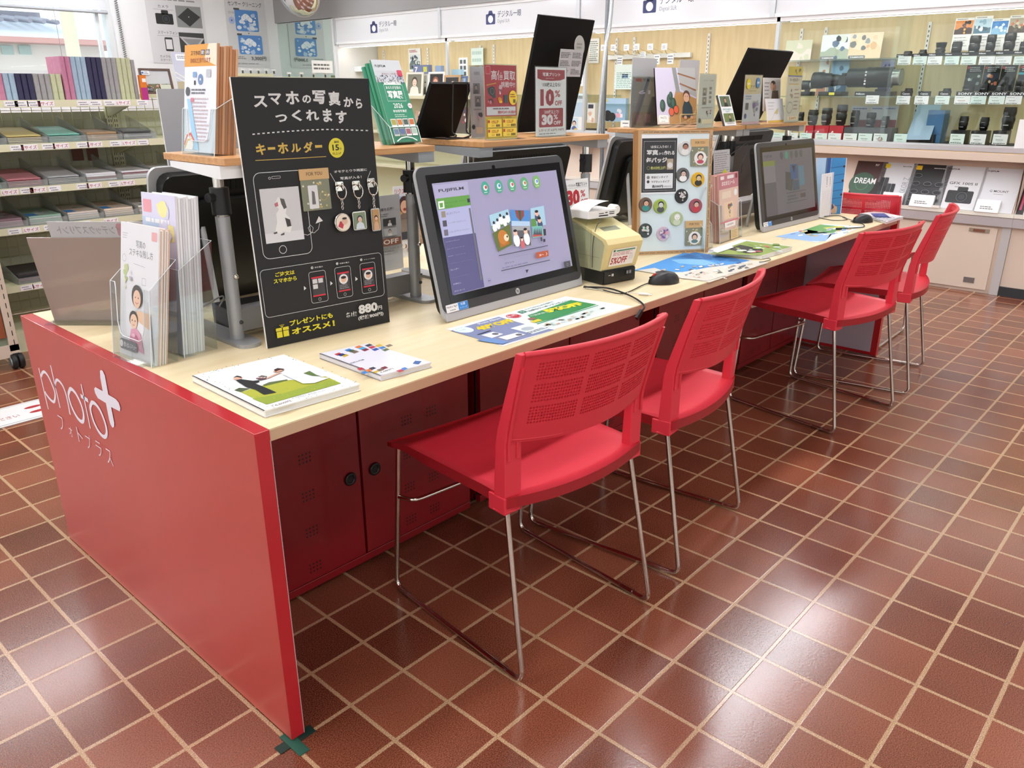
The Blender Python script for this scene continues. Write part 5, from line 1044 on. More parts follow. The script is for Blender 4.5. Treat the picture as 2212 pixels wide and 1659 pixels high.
    for x, y, r_, cc in ((1045, 830, .013, '#e6e6ea'), (1135, 815, .013, '#e0e2e8'), (1098, 865, .009, '#c0646c')): c = a.p(x, y); a.circ(c[0], c[1], r_, cc, 12, r_ * 1.4); a.up(.4); a.circ(c[0], c[1] + r_ * 1.6, r_ * .62, '#d9b8a6', 10); a.up(.4); a.circ(c[0], c[1] + r_ * 2.1, r_ * .6, '#2f2526', 10, r_ * .3); a.up(.4)
    pic([(1165, 545), (1285, 520), (1305, 690), (1175, 715)], ('#9cc0d2', [([(1170, 640), (1210, 635), (1225, 700), (1175, 710)], '#5a8a4a')]))
    for x, y in ((1222, 590), (1245, 650)): c = a.p(x, y); a.circ(c[0], c[1] - .012, .012, '#41506a', 10, .012); a.up(.4); a.circ(c[0], c[1], .008, '#d6ac98', 12); a.up(.4); a.circ(c[0], c[1] + .006, .008, '#2c2426', 12, .004); a.up(.4)
    pic([(1180, 705), (1270, 700), (1280, 790), (1185, 810)], ('#74b0a8', [([(1185, 780), (1268, 770), (1270, 790), (1188, 800)], '#b0524c')]))
    for k in range(5): a.ppoly([(1190 + 15 * k, 780), (1198 + 15 * k, 715), (1206 + 15 * k, 778)], '#4a4a5a')
    a.ppoly([(1278, 730), (1300, 727), (1304, 785), (1284, 788)], '#3a3c48'); a.ppoly([(1250, 805), (1268, 802), (1272, 835), (1256, 838)], '#4a4c5a'); a.ppoly([(1275, 820), (1296, 816), (1298, 842), (1280, 846)], '#3f404c')
    a.pline([(880, 968), (1320, 877)], .0018, '#2e2d3c'); a.pline([(902, 1103), (1338, 1006)], .0018, '#2e2d3c')
    a.ptext('かんたんスマホ・デジカメ', (930, 1000), (1170, 945), '#2c2b38', .008); a.ptext('プリント', (935, 1045), (1015, 1012), '#2c2b38', .008)
    c0 = a.p(910, 1085); a.fine(c0[0], c0[1], c0[0] + .115, c0[1] + .0035, 1, '#6a6988', 4)
    a.ppoly([(1212, 940), (1322, 918), (1327, 970), (1218, 994)], '#a8543a'); a.up(); a.ptext('次へ', (1242, 975), (1282, 945), '#f0dcd4', .01); a.pline([(1302, 938), (1312, 950), (1304, 964)], .0016, '#f0dcd4')
    a.ppoly([(1118, 1095), (1146, 1090), (1132, 1124)], '#34334a'); c = a.p(795, 1192); a.ring(c[0], c[1], .0065, .0008, '#7876a0', 18); a.pline([(786, 1192), (808, 1190)], .0012, '#4a4966'); a.pline([(794, 1184), (786, 1192), (795, 1200)], .0012, '#4a4966')
    a.ppoly([(1462, 1022), (1518, 1010), (1525, 1065), (1470, 1078)], '#4a4a50'); a.up(); c = a.p(1494, 1045); a.ring(c[0], c[1], .004, .001, '#8a8a90', 12)
monitor(T1, 'large touch monitor with a bright lilac menu screen of photos', screen1)
T2 = frame((2.592, .291, Z0 + .0016), (3.142, .270, Z0 + .0016), .20) @ Matrix.Scale(.93, 4)
def screen2(a, T):
    w_, h = MW - .088, MH - .110; x0, y0 = .048, .066; a.em = .0
    a.rect(x0, y0, x0 + w_ * .22, y0 + h * .52, '#5c5c62'); a.rect(x0, y0 + h * .52, x0 + w_ * .22, y0 + h * .78, '#75757b'); a.rect(x0, y0 + h * .78, x0 + w_ * .22, y0 + h * .86, '#75824a'); a.up()
    a.text('FUJIFILM', x0 + w_ * .03, y0 + h * .90, x0 + w_ * .17, y0 + h * .95, '#55555c', .02)
    for i in range(5): a.circ(x0 + w_ * (.36 + .1 * i), y0 + h * .92, .016, ['#55585c', '#4f8a78', '#5a5c60', '#55585c', '#585a60'][i], 22, .018)
    a.poly([(x0 + w_ * .4, y0 + h * .38), (x0 + w_ * .52, y0 + h * .34), (x0 + w_ * .6, y0 + h * .62), (x0 + w_ * .42, y0 + h * .66)], '#4a4c4c'); a.up(); a.rect(x0 + w_ * .52, y0 + h * .52, x0 + w_ * .66, y0 + h * .76, '#3c5a82'); a.up(); a.poly([(x0 + w_ * .56, y0 + h * .74), (x0 + w_ * .62, y0 + h * .74), (x0 + w_ * .59, y0 + h * .62)], '#33333e'); a.rect(x0 + w_ * .54, y0 + h * .34, x0 + w_ * .68, y0 + h * .5, '#4a5868'); a.rect(x0 + w_ * .68, y0 + h * .4, x0 + w_ * .8, y0 + h * .72, '#58788a')
    for yy in (.31, .15): a.rect(x0 + w_ * .4, y0 + h * yy, x0 + w_ * .82, y0 + h * yy + .0016, '#3a3a42')
    a.rect(x0 + w_ * .7, y0 + h * .2, x0 + w_ * .8, y0 + h * .27, '#55504f'); a.fine(x0 + w_ * .43, y0 + h * .18, x0 + w_ * .66, y0 + h * .28, 2, '#5a5a62', 3)
monitor(T2, 'second touch monitor with a dim grey screen, near the far desk end', screen2, '#66666d')
for (xa, xb, y, lb) in ((.29, .862, .985, 'black back of a monitor facing away, behind the black sign'), (at(1012, 345, 1, .86).x, at(1012, 345, 1, .86).x + .592, .985, 'black back of a monitor facing away, behind the lilac menu screen'), (at(1322, 330, 1, .87).x, at(1322, 330, 1, .87).x + .592, .985, 'black back of a monitor facing away, behind the badge board'), (at(1556, 312, 1, .87).x, at(1556, 312, 1, .87).x + .592, .985, 'black back of a monitor facing away, behind the dim screen')):
    monitor(frame((xb, y, Z0 + .0016), (xa, y, Z0 + .0016), LM), lb)

# ---------------------------------------------------------------- the black sign
TS = frame((.286, .421, Z0 + .001), (.628, .388, Z0 + .001), .055)
WS = math.hypot(.342, .033); HS = .598
t = thing('key_ring_sign', 'black chalkboard-style sign selling photo key rings', 'sign', TS)
b = B(); b.box(0, 0, -.007, WS, HS, -.0006, M('#eceae6', .6)); b.box(.0003, .0003, -.0006, WS - .0003, HS - .0003, 0, M('#1a1a1b', .65)); b.build('board', t)
CW = '#d5d5d2'; YE = '#d8cc2e'
pts = [(250 + i * 1380 / 47, 775 - 60 * math.sin(min(1, i / 36) * PI / 2) + max(0, i - 30) * .9) for i in range(48)]
b2 = B(); a2 = Px(b2, None, .0004); a = a2; a.crop(TS, 500, 150, 5.53)
for ch, x0, y0, x1, y1 in (('ス', 270, 455, 415, 315), ('マ', 455, 425, 590, 285), ('ホ', 655, 418, 800, 260), ('の', 850, 405, 945, 305), ('写', 980, 415, 1115, 250), ('真', 1165, 435, 1290, 262), ('か', 1345, 450, 1450, 330), ('ら', 1490, 468, 1555, 345), ('つ', 530, 630, 660, 535), ('く', 725, 620, 830, 480), ('れ', 895, 612, 1035, 480), ('ま', 1100, 630, 1190, 470), ('す', 1255, 648, 1370, 495)): a.ptext(ch, (x0, y0), (x1, y1), CW, .035)
for i in range(0, 48, 2): a.pline([pts[i], pts[min(i + 1, 47)]], .0026, CW)
for ch, x0, y0, x1, y1 in (('キ', 300, 1025, 400, 885), ('ー', 435, 962, 520, 925), ('ホ', 560, 1008, 670, 872), ('ル', 715, 992, 825, 885), ('ダ', 865, 998, 965, 862), ('ー', 1000, 938, 1080, 900)): a.ptext(ch, (x0, y0), (x1, y1), '#c9a94a', .035)
a.pline([(285, 1088), (700, 1066), (1130, 1040)], .0014, '#c9a84a')
c = a.p(1253, 937); a.circ(c[0], c[1], .0205, YE, 30, .0225); a.up(); a.ptext('最短', (1225, 880), (1280, 850), '#2a2a1a', .01); a.ptext('15', (1208, 970), (1280, 895), '#20201a', .03); a.ptext('分', (1290, 962), (1312, 930), '#2a2a1a', .01); a.ptext('仕上げ', (1205, 1020), (1310, 985), '#2a2a1a', .01)
a.ptext('オモテとウラ両面に', (1225, 1240), (1615, 1180), CW, .02); a.ptext('写真が入る！', (1300, 1320), (1550, 1265), CW, .02); a.pline([(1178, 1240), (1238, 1345)], .0012, CW); a.pline([(1660, 1212), (1618, 1320)], .0012, CW)
a.crop(TS, 0, 0, 1)
def orr_px(bl, tr, r, w_): A1 = a.p(*bl); A2 = a.p(*tr); a.orr(A1[0], A1[1], A2[0], A2[1], r, w_, CW)
orr_px((570, 561), (655, 367), .016, .0013); c = a.p(611, 539); a.ring(c[0], c[1], .009, .0013, CW, 24); c = a.p(582, 385); a.ring(c[0], c[1], .0025, .0009, CW, 12); A1 = a.p(587, 386); A2 = a.p(605, 380); a.orr(A1[0], A1[1], A2[0], A2[1], .0015, .0007, CW)
A1 = a.p(575, 527); A2 = a.p(644, 402); a.rect(A1[0], A1[1], A2[0], A2[1], '#c9c9c9'); a.up(); a.rect(A1[0], A1[1], A2[0], A1[1] + .022, '#d6d6d6'); a.up()
a.ppoly([(592, 440), (600, 425), (612, 432), (618, 452), (617, 462), (626, 472), (630, 490), (627, 502), (612, 500), (606, 505), (594, 502), (598, 480), (596, 462), (602, 452)], '#e3e2df'); a.up(); a.ppoly([(604, 428), (613, 430), (619, 448), (613, 452), (607, 440)], '#55524e'); a.ppoly([(615, 470), (626, 474), (629, 488), (620, 490)], '#3c3a38'); a.ppoly([(592, 440), (599, 436), (601, 445), (594, 447)], '#b86a72'); a.ppoly([(590, 503), (598, 500), (599, 504), (592, 506)], '#55524e'); a.ppoly([(606, 506), (614, 502), (614, 507), (607, 509)], '#55524e'); a.up()
# curl arrow
a.pline([(656, 506), (664, 508), (674, 502), (676, 492), (670, 486), (665, 492), (668, 500), (678, 503), (687, 495), (690, 482)], .0011, CW); a.ppoly([(681, 483), (688, 467), (697, 477)], CW)
orr_px((574, 687), (822, 545), .010, .0010)
A1 = a.p(575, 686); A2 = a.p(821, 546)
a.crop(TS, 500, 430, 4.74)
a.ptext('ご注文は', (448, 800), (640, 722), YE, .03); a.ptext('スマホから', (432, 868), (662, 785), YE, .03)
for x, y in ((738, 912), (1008, 862), (1265, 817)): a.ppoly([(x, y - 22), (x + 26, y), (x + 2, y + 22)], CW)
for i, (x0, y0, x1, y1) in enumerate(((822, 1070, 955, 725), (1083, 1018, 1210, 680), (1335, 970, 1458, 640))):
    A1 = a.p(x0, y0); A2 = a.p(x1, y1); w_ = A2[0] - A1[0]; h = A2[1] - A1[1]; a.orr(A1[0], A1[1], A2[0], A2[1], .006, .0009, CW); a.ring(A1[0] + w_ / 2, A1[1] + h * .1, .0035, .0007, CW, 14)
    a.rect(A1[0] + w_ * .12, A1[1] + h * .2, A2[0] - w_ * .12, A1[1] + h * .83, '#3a3a3c'); a.up(); a.rect(A1[0] + w_ * .12, A1[1] + h * .78, A2[0] - w_ * .12, A1[1] + h * .83, '#c8283a'); a.rect(A1[0] + w_ * .12, A1[1] + h * .2, A2[0] - w_ * .12, A1[1] + h * .245, '#c8283a')
    if i == 0: [a.rect(A1[0] + w_ * (.18 + .34 * (k % 2)), A1[1] + h * (.62 - .17 * (k // 2)), A1[0] + w_ * (.46 + .34 * (k % 2)), A1[1] + h * (.76 - .17 * (k // 2)), '#c9c9c8') for k in range(3)]
    else: a.circ(A1[0] + w_ * .5, A1[1] + h * .6, w_ * .28, '#e2e0dc', 22); a.up(); a.circ(A1[0] + w_ * .5, A1[1] + h * .59, w_ * .17, '#dcb098', 16); a.up(); a.circ(A1[0] + w_ * .5, A1[1] + h * .655, w_ * .17, '#2a2022', 14, w_ * .08); a.up(); a.fine(A1[0] + w_ * .2, A1[1] + h * .28, A2[0] - w_ * .2, A1[1] + h * .44, 3, '#8a8a8c', i)
    c = [(822, 703), (1076, 660), (1320, 620)][i]; cc = a.p(*c); a.circ(cc[0], cc[1], .0032, CW, 14); a.up(); a.text('123'[i], cc[0] - .001, cc[1] - .0018, cc[0] + .001, cc[1] + .0018, '#222', .02); a.ptext(['形を選ぶ', '写真を選ぶ', 'デコって完成'][i], (c[0] + 26, c[1] + 6), (c[0] + [108, 122, 138][i], c[1] - 22), CW, .01)
# gift parcel
A1 = a.p(462, 1422); A2 = a.p(572, 1300); w_ = A2[0] - A1[0]; h = A2[1] - A1[1]; a.rect(A1[0], A1[1], A1[0] + w_ * .46, A1[1] + h * .62, YE); a.rect(A1[0] + w_ * .54, A1[1], A2[0], A1[1] + h * .62, YE); a.rect(A1[0] - .001, A1[1] + h * .68, A1[0] + w_ * .46, A2[1], YE); a.rect(A1[0] + w_ * .54, A1[1] + h * .68, A2[0] + .001, A2[1], YE)
xm = A1[0] + w_ / 2; a.line([(xm, A2[1]), (xm - .006, A2[1] + .007), (xm - .001, A2[1] + .007), (xm, A2[1]), (xm + .006, A2[1] + .007), (xm + .001, A2[1] + .007), (xm, A2[1])], .001, YE)
a.ptext('プレゼントにも', (592, 1300), (1025, 1155), YE, .035); a.ptext('オススメ！', (612, 1390), (1045, 1235), YE, .045)
a.ptext('各1個', (1165, 1215), (1275, 1140), CW, .03); a.ptext('880', (1297, 1180), (1482, 1048), CW, .05); a.ptext('円', (1492, 1135), (1530, 1085), CW, .02); a.ptext('(税抜800円)', (1292, 1245), (1545, 1145), CW, .03)
b2.build('lettering', t)
# sample bag and the three key rings hooked on the board
qs = on(TS)
def bag(par, x0, y0, w_, h, art, zz=.0012, top=.28):
    b = B(); b.rbox(x0, y0, zz, x0 + w_, y0 + h * (1 - top), zz + .002, .002, M('#7d8068', .35)); a = Art(b, None, zz + .0023); rg = random.Random(3)
    for k in range(26): a.circ(x0 + w_ * rg.uniform(.06, .94), y0 + h * (1 - top) * rg.uniform(.04, .96), .0024, ['#c9b06a', '#d8d4c0'][k % 2], 8)
    a.up(); art(a, x0, y0, w_, h * (1 - top)); bg_ = b.build('sample_bag', par); b = B(); b.box(x0 - .001, y0 + h * (1 - top), zz, x0 + w_ + .001, y0 + h, zz + .003, M('#c9a470', .5)); Art(b, None, zz + .0033).text('FOR YOU', x0 + w_ * .22, y0 + h * (1 - top * .62), x0 + w_ * .78, y0 + h * (1 - top * .3), '#4a3828', .005); b.build('paper_header', bg_); return bg_
A1 = qs(655, 457); A2 = qs(706, 362)
bag(t, A1[0], A1[1], A2[0] - A1[0], A2[1] - A1[1], lambda a, x, y, w_, h: (a.rr(x + w_ * .22, y + h * .06, x + w_ * .56, y + h * .82, .002, '#d8d8d8'), a.up(), a.poly([(x + w_ * .32, y + h * .2), (x + w_ * .45, y + h * .2), (x + w_ * .44, y + h * .6), (x + w_ * .35, y + h * .65)], '#6a6866'), a.ring(x + w_ * .75, y + h * .45, w_ * .13, .0012, '#b8a45a', 18)), top=.26)
KEY = [('round', (732, 410), (736, 480), '#d8b49a', '#2a2224'), ('square', (768, 408), (772, 476), '#c9d4dc', '#30404e'), ('oblong', (800, 402), (807, 474), '#c9a484', '#2c2024')]
for kind, tp, bt, c1, c2 in KEY:
    A1 = qs(*tp); A2 = qs(*bt); x, y = A1; kr = thing('key_ring', '%s photo key ring hooked on the black sign' % kind, 'key ring', TS @ Matrix.Translation((x, y, .002)) @ Matrix.Scale(1.35, 4), 'photo key rings on the black sign')
    B().rbox(-.008, -.002, 0, .008, .014, .002, .002, CHROME).tube([(0, .008, .002), (0, .006, .009), (0, .012, .012)], .0014, CHROME, 6).build('hook', kr)
    B().tube([(.0095 * math.cos(2 * PI * i / 22), -.004 + .012 * math.sin(2 * PI * i / 22), .007) for i in range(22)], .0013, CHROME, 6, None, True).build('split_ring', kr)
    b = B()
    for i in range(max(2, int((-(A2[1] - y) / 1.35 - .034) / .0065))): b.tube([(.0017 * math.cos(2 * PI * j / 10), -.018 - .0065 * i + .0035 * math.sin(2 * PI * j / 10), .005 + (.0012 if i % 2 else 0)) for j in range(10)], .0008, CHROME, 5, None, True)
    b.build('chain', kr); fy = (A2[1] - y) / 1.35; fx = (A2[0] - x) / 1.35
    b = B(); Tf = Matrix.Translation((fx, fy, .002))
    if kind == 'round': b.lathe([(.0155, 0), (.0165, .002), (.0165, .004), (.015, .005), (.0148, .0042)], CHROME, Tf, 28)
    else: hw, hh = (.014, .0165) if kind == 'square' else (.0095, .0205); b.prism(rrect(-hw, -hh, hw, hh, .003), 0, .0045, CHROME, Tf)
    a = Art(b, Tf, .0053)
    if kind == 'round': a.circ(0, 0, .0142, '#e6d8c4', 26); a.up(); a.poly([(-.011, -.006), (-.002, -.011), (.002, .0), (-.006, .003)], '#b83a4a'); a.up(); a.circ(.003, .002, .006, c1, 14); a.up(); a.circ(.003, .007, .005, c2, 12, .002)
    else: a.portrait(-hw + .002, -hh + .002, hw - .002, hh - .002, ['#7a8a6a', '#b08a5a'][kind == 'oblong'], c2, '#e0bca4', c1, 1)
    b.build('photo_fob', kr)

# ---------------------------------------------------------------- flat prints and books
def flat_print(pts, name, label, cat, t_, base, draw, group=None, z=Z0):
    """pts: photo pixels of far-left, near-left, near-right, far-right corners on the table top"""
    P = [at(x, y, 2, z + t_) for x, y in pts]; c = (P[0] + P[1] + P[2] + P[3]) / 4; T = Matrix.Translation((c.x, c.y, z))
    poly = [(p.x - c.x, p.y - c.y) for p in (P[1], P[2], P[3], P[0])]; b = B(); b.prism(poly, 0.0006, t_, M(base, .35)); a = Px(b, None, t_ + .0003); a.cen = c
    TT = Matrix.Translation((c.x, c.y, z + t_))
    a.q_ = on(TT); a.c_ = (0, 0, 1); draw(a, T) if draw else None
    return tag(b.build(name, None, T), label, cat, group)
def book(pts, name, label, t_, draw, pages='#d9d7d2', cover='#f0f0ee'):
    P = [at(x, y, 2, Z0 + t_) for x, y in pts]; c = (P[0] + P[1] + P[2] + P[3]) / 4; T = Matrix.Translation((c.x, c.y, Z0 + .0006)); t = thing(name, label, 'book', T)
    poly = [(p.x - c.x, p.y - c.y) for p in (P[1], P[2], P[3], P[0])]; sh = [(x * .985, y * .985) for x, y in poly]
    B().prism(sh, .002, t_ - .0025, M(pages, .6)).build('page_block', t)
    b = B(); b.prism(poly, 0, .002, M(cover, .3)); b.prism(poly, t_ - .0025, t_, M(cover, .3)); L = poly; n = Vector((L[0][0] - L[3][0], L[0][1] - L[3][1], 0))
    b.prism([L[3], L[0], (L[0][0] + .0025, L[0][1]), (L[3][0] + .0025, L[3][1])], 0, t_, M(cover, .3)); a = Px(b, None, t_ + .0003); a.q_ = on(Matrix.Translation((c.x, c.y, Z0 + .0006 + t_))); a.c_ = (0, 0, 1); draw(a); b.build('cover', t); return t
def wed(a):
    a.c_ = (500, 740, 4.9156)
    a.ppoly([(40, 500), (-150, 330), (545, 175), (1165, 435), (375, 660)], '#e2e4e6'); a.up()
    a.ppoly([(100, 530), (280, 470), (620, 400), (830, 385), (1000, 360), (1165, 435), (375, 660)], '#a9ad3c'); a.up(); a.ppoly([(220, 600), (560, 540), (1040, 400), (1165, 435), (375, 660)], '#8fa03a'); a.up()
    a.ppoly([(330, 455), (400, 425), (590, 395), (600, 405), (350, 465)], '#5a6a3c'); a.ppoly([(765, 330), (830, 305), (900, 345), (960, 365), (850, 355)], '#57703a'); a.ppoly([(30, 510), (80, 485), (200, 490), (100, 530)], '#4a5638'); a.up()
    rg = random.Random(4)
    for k in range(90): x = rg.uniform(240, 1100); y = 640 - (x - 240) * .23 + rg.uniform(-80, 10); a.ppoly([(x, y), (x + 8, y - 3), (x + 12, y + 3)], ['#c9b83a', '#6f8a2e', '#b0b84a'][k % 3])
    a.up(); a.ppoly([(45, 405), (100, 395), (230, 412), (290, 405), (300, 425), (250, 440), (330, 470), (480, 535), (345, 560), (255, 505), (160, 480), (80, 430)], '#232426'); c = a.p(70, 385); a.circ(c[0], c[1], .010, '#d8a890', 14, .008); a.up(); a.ppoly([(18, 378), (60, 358), (105, 368), (112, 385), (60, 372)], '#2a2422')
    a.ppoly([(265, 385), (320, 355), (380, 365), (370, 395), (300, 410)], '#5a4a4a'); a.up(); [(lambda q: a.circ(q[0], q[1], .003, ['#8a4a5a', '#d8d0cc', '#6a6a58'][k % 3], 7))(a.p(275 + 11 * k, 388 - 9 * (k % 3))) for k in range(9)]
    a.pline([(380, 388), (480, 340), (520, 325)], .006, '#d8a890'); a.up(); a.ppoly([(530, 325), (600, 305), (740, 345), (900, 375), (1040, 385), (880, 440), (760, 445), (640, 390), (560, 355)], '#e9eaec'); a.up(); c = a.p(500, 308); a.circ(c[0], c[1], .011, '#d8a890', 14, .008); a.up(); a.ppoly([(450, 300), (490, 282), (560, 290), (555, 305), (520, 300), (470, 320)], '#3a2422'); a.up()
    rg = random.Random(7)
    for k in range(70):
        u = rg.random(); e = k % 4; x, y = [(-380 + 770 * u, 330 + 400 * u + rg.uniform(-30, 30)), (380 + 900 * u, 700 - 240 * u + rg.uniform(-25, 15)), (600 + 720 * u, 160 + 270 * u + rg.uniform(-15, 15)), (-350 + 850 * u, 340 - 200 * u + rg.uniform(-5, 25))][e]
        a.ppoly([(x, y), (x + 12, y - 4), (x + 16, y + 4)], ['#6a6f70', '#8fa8a8', '#4a4a50'][k % 3])
    a.gtext('A SWEET WEDDING', (650, 615), (1000, 525), .007, '#6a8a88'); a.ppoly([(415, 665), (640, 600), (700, 640), (470, 705)], '#f4f3f1'); a.up(); a.gtext('6,600円', (480, 690), (645, 640), .010, '#6a5a60', .02)
book(((415, 812), (570, 888), (778, 830), (613, 766)), 'wedding_album', 'white photo book of a couple in a green field, on the near desk end', .014, wed)
def travel(a):
    a.c_ = (500, 740, 4.9156); rg = random.Random(5); CL = ['#b8384a', '#2f4f9a', '#c9a83a', '#3a7ac0', '#5a6a4a', '#7a6a5a', '#d8763a', '#4aa0c8', '#7a2a3a', '#3a3a4a']
    for k in range(16): x = 1090 + 36 * k; y = 125 - 95 * math.sin(PI * min(1, k / 12) * .6) + 22 * (k % 3); a.ppoly([(x, y), (x + 52, y - 18), (x + 88, y - 4), (x + 36, y + 16)], CL[k % 10])
    for k in range(12): x = 1330 + 42 * k; y = 280 - 2 * k + 20 * ((k * 2) % 3); a.ppoly([(x, y), (x + 50, y - 16), (x + 84, y + 0), (x + 34, y + 18)], CL[(k * 3) % 10]) if k not in (8, 9) else None
    a.up(); a.ppoly([(1925, 225), (1950, 195), (2020, 200), (1985, 232)], '#2a5a9a'); a.gtext('世界の風景', (1270, 228), (1420, 185), .007, '#55556a', .02); a.ppoly([(1540, 320), (1740, 258), (1810, 280), (1640, 338)], '#f1f0ee'); a.up(); a.gtext('4,680円', (1595, 328), (1735, 285), .010, '#5a5a60', .02)
book(((690, 764), (822, 812), (932, 783), (795, 742)), 'travel_album', 'white photo book edged with small travel pictures, beside the black sign', .012, travel, cover='#dedde6')
def trop(a):
    a.c_ = (1360, 480, 3.687); a.ppoly([(640, 250), (930, 150), (1290, 195), (1050, 265)], '#8aa04a'); a.up(); a.ppoly([(780, 215), (880, 180), (1060, 215), (1060, 240), (930, 250)], '#2c2c28'); a.up(); rg = random.Random(2)
    for k in range(30): x = rg.uniform(850, 1200); y = 215 - (x - 900) * .03 + rg.uniform(-40, 30); c = a.p(x, y); a.circ(c[0], c[1], rg.uniform(.005, .016), ['#d8e0d4', '#9ab84a', '#c86a6a', '#e6ecd8', '#6a8a3a', '#cfd8c9'][k % 6], 9); a.up(.3)
    a.ppoly([(660, 235), (800, 190), (830, 205), (700, 250)], '#e6e6e2')
book(((1530, 540), (1645, 552), (1712, 533), (1600, 517)), 'garden_album', 'white photo book with a leafy green cover, between badge board and second monitor', .015, trop)
def bk4(a): a.c_ = (1850, 455, 1); a.blobs(*a.p(5, 24), *a.p(95, 5), ['#4a6aa0', '#e0d040', '#5a7a8a', '#c9cdd2'], 1, 3, .3); a.fine(a.p(20, 18)[0], -.09, .02, .03, 8, '#8a94a4', 3); a.ppoly([(30, 6), (60, 6), (75, 16), (40, 15)], '#3a5a9a')
book(((1858, 461), (1915, 480), (1952, 468), (1895, 456)), 'far_photo_book', 'white photo book at the far end of the desk, behind the mouse', .010, bk4)
def fl40(a, T):
    a.c_ = (940, 620, 4.809); a.ppoly([(160, 455), (660, 310), (1000, 405), (1240, 445), (700, 600), (640, 595)], '#7d86a8'); a.up(); c = a.p(290, 445); a.circ(c[0], c[1], .024, '#dfeef0', 26, .03); a.up(); a.gtext('アプリで', (225, 448), (300, 425), .008, '#6a7a80'); a.gtext('かんたん注文', (235, 470), (325, 442), .008, '#6a7a80')
    a.gtext('Photo Album', (465, 392), (690, 330), .012, '#e6e8ee', .02); a.gtext('40%OFF', (480, 455), (850, 358), .034, '#e6cc1e', .06)
    a.ppoly([(780, 432), (960, 380), (1190, 435), (1010, 490)], '#dfe9ea'); a.up(); c0 = a.p(960, 435); a.circ(c0[0], c0[1], .02, '#a9b4b8', 18, .014); a.up(); a.fine(c0[0] - .03, c0[1] - .035, c0[0] + .05, c0[1] - .02, 2, '#5a646a', 3)
    for p_ in ([(480, 505), (600, 470), (710, 492), (590, 535)], [(655, 528), (850, 478), (940, 498), (745, 555)]): a.ppoly(p_, '#e6e6e8'); a.up(.5)
    for x, y in ((625, 492), (870, 500)): c = a.p(x, y); a.circ(c[0], c[1], .009, '#55585c', 8)
    a.up(); a.pline([(440, 500), (580, 455)], .004, '#2c2e4a'); a.ppoly([(430, 560), (700, 600), (760, 575), (560, 530)], '#6a8ec2')
flat_print(((963, 711), (1087, 748), (1200, 712), (1095, 676)), 'price_sheet', 'blue-grey price sheet reading 40% OFF in front of the lilac-screen monitor', 'sheet', .0008, '#eceeee', fl40)
def fl5(a, T):
    a.c_ = (940, 620, 4.809); a.ppoly([(960, 295), (1410, 135), (1680, 182), (1230, 330), (1040, 375)], '#2f8a48'); a.ppoly([(1050, 380), (1690, 188), (1700, 194), (1065, 390)], '#5a9a78'); a.up(); c = a.p(815, 303); a.circ(c[0], c[1], .021, '#c0222c', 28, .021); a.up(); a.ring(c[0], c[1], .018, .0012, '#eee', 26); a.gtext('新規', (778, 318), (860, 294), .014, '#f4e6e6', .03)
    a.ppoly([(850, 262), (905, 243), (960, 258), (905, 280)], '#1f7a5a'); a.up(); c = a.p(905, 262); a.ring(c[0], c[1], .005, .002, '#e6f0ea', 14)
    a.gtext('カメラのひらめき登録で', (945, 243), (1240, 158), .010, '#4a5a52', .01); a.gtext('お得なクーポンプレゼント！', (985, 258), (1390, 146), .012, '#3a4a42', .02); a.gtext('5%OFF', (1185, 270), (1560, 182), .032, '#ecdc28', .07); a.gtext('本日の', (975, 292), (1070, 268), .010, '#e9f2ea', .02); a.gtext('ご注文から', (1000, 310), (1190, 262), .011, '#e9f2ea', .02); a.gtext('ご利用OK', (1250, 222), (1360, 195), .008, '#e9f2ea', .01)
    a.ppoly([(955, 335), (1010, 318), (1055, 330), (1000, 348)], '#8a5a4a'); a.ppoly([(985, 362), (1070, 335), (1115, 348), (1030, 375)], '#e0c82e')
    rg = random.Random(9)
    for k in range(34): x = 1120 + rg.random() * 660; y = 400 - (x - 1120) * .27 + rg.uniform(-18, 26); a.ppoly([(x, y), (x + 34, y - 10), (x + 52, y - 3), (x + 18, y + 8)], ['#cfe0d6', '#b9c9c0', '#d8c9a8', '#8aa898', '#dfe6e2', '#c9a080'][k % 6])
    for k in range(5): a.pline([(1090 + 20 * k, 395 + 9 * k), (1700 + 20 * k, 210 + 9 * k)], .0008, '#a9b8b0')
flat_print(((1090, 678), (1198, 711), (1368, 662), (1222, 640)), 'coupon_sheet', 'green coupon sheet reading 5% OFF in front of the lilac-screen monitor', 'sheet', .0009, '#e6f1ec', fl5)
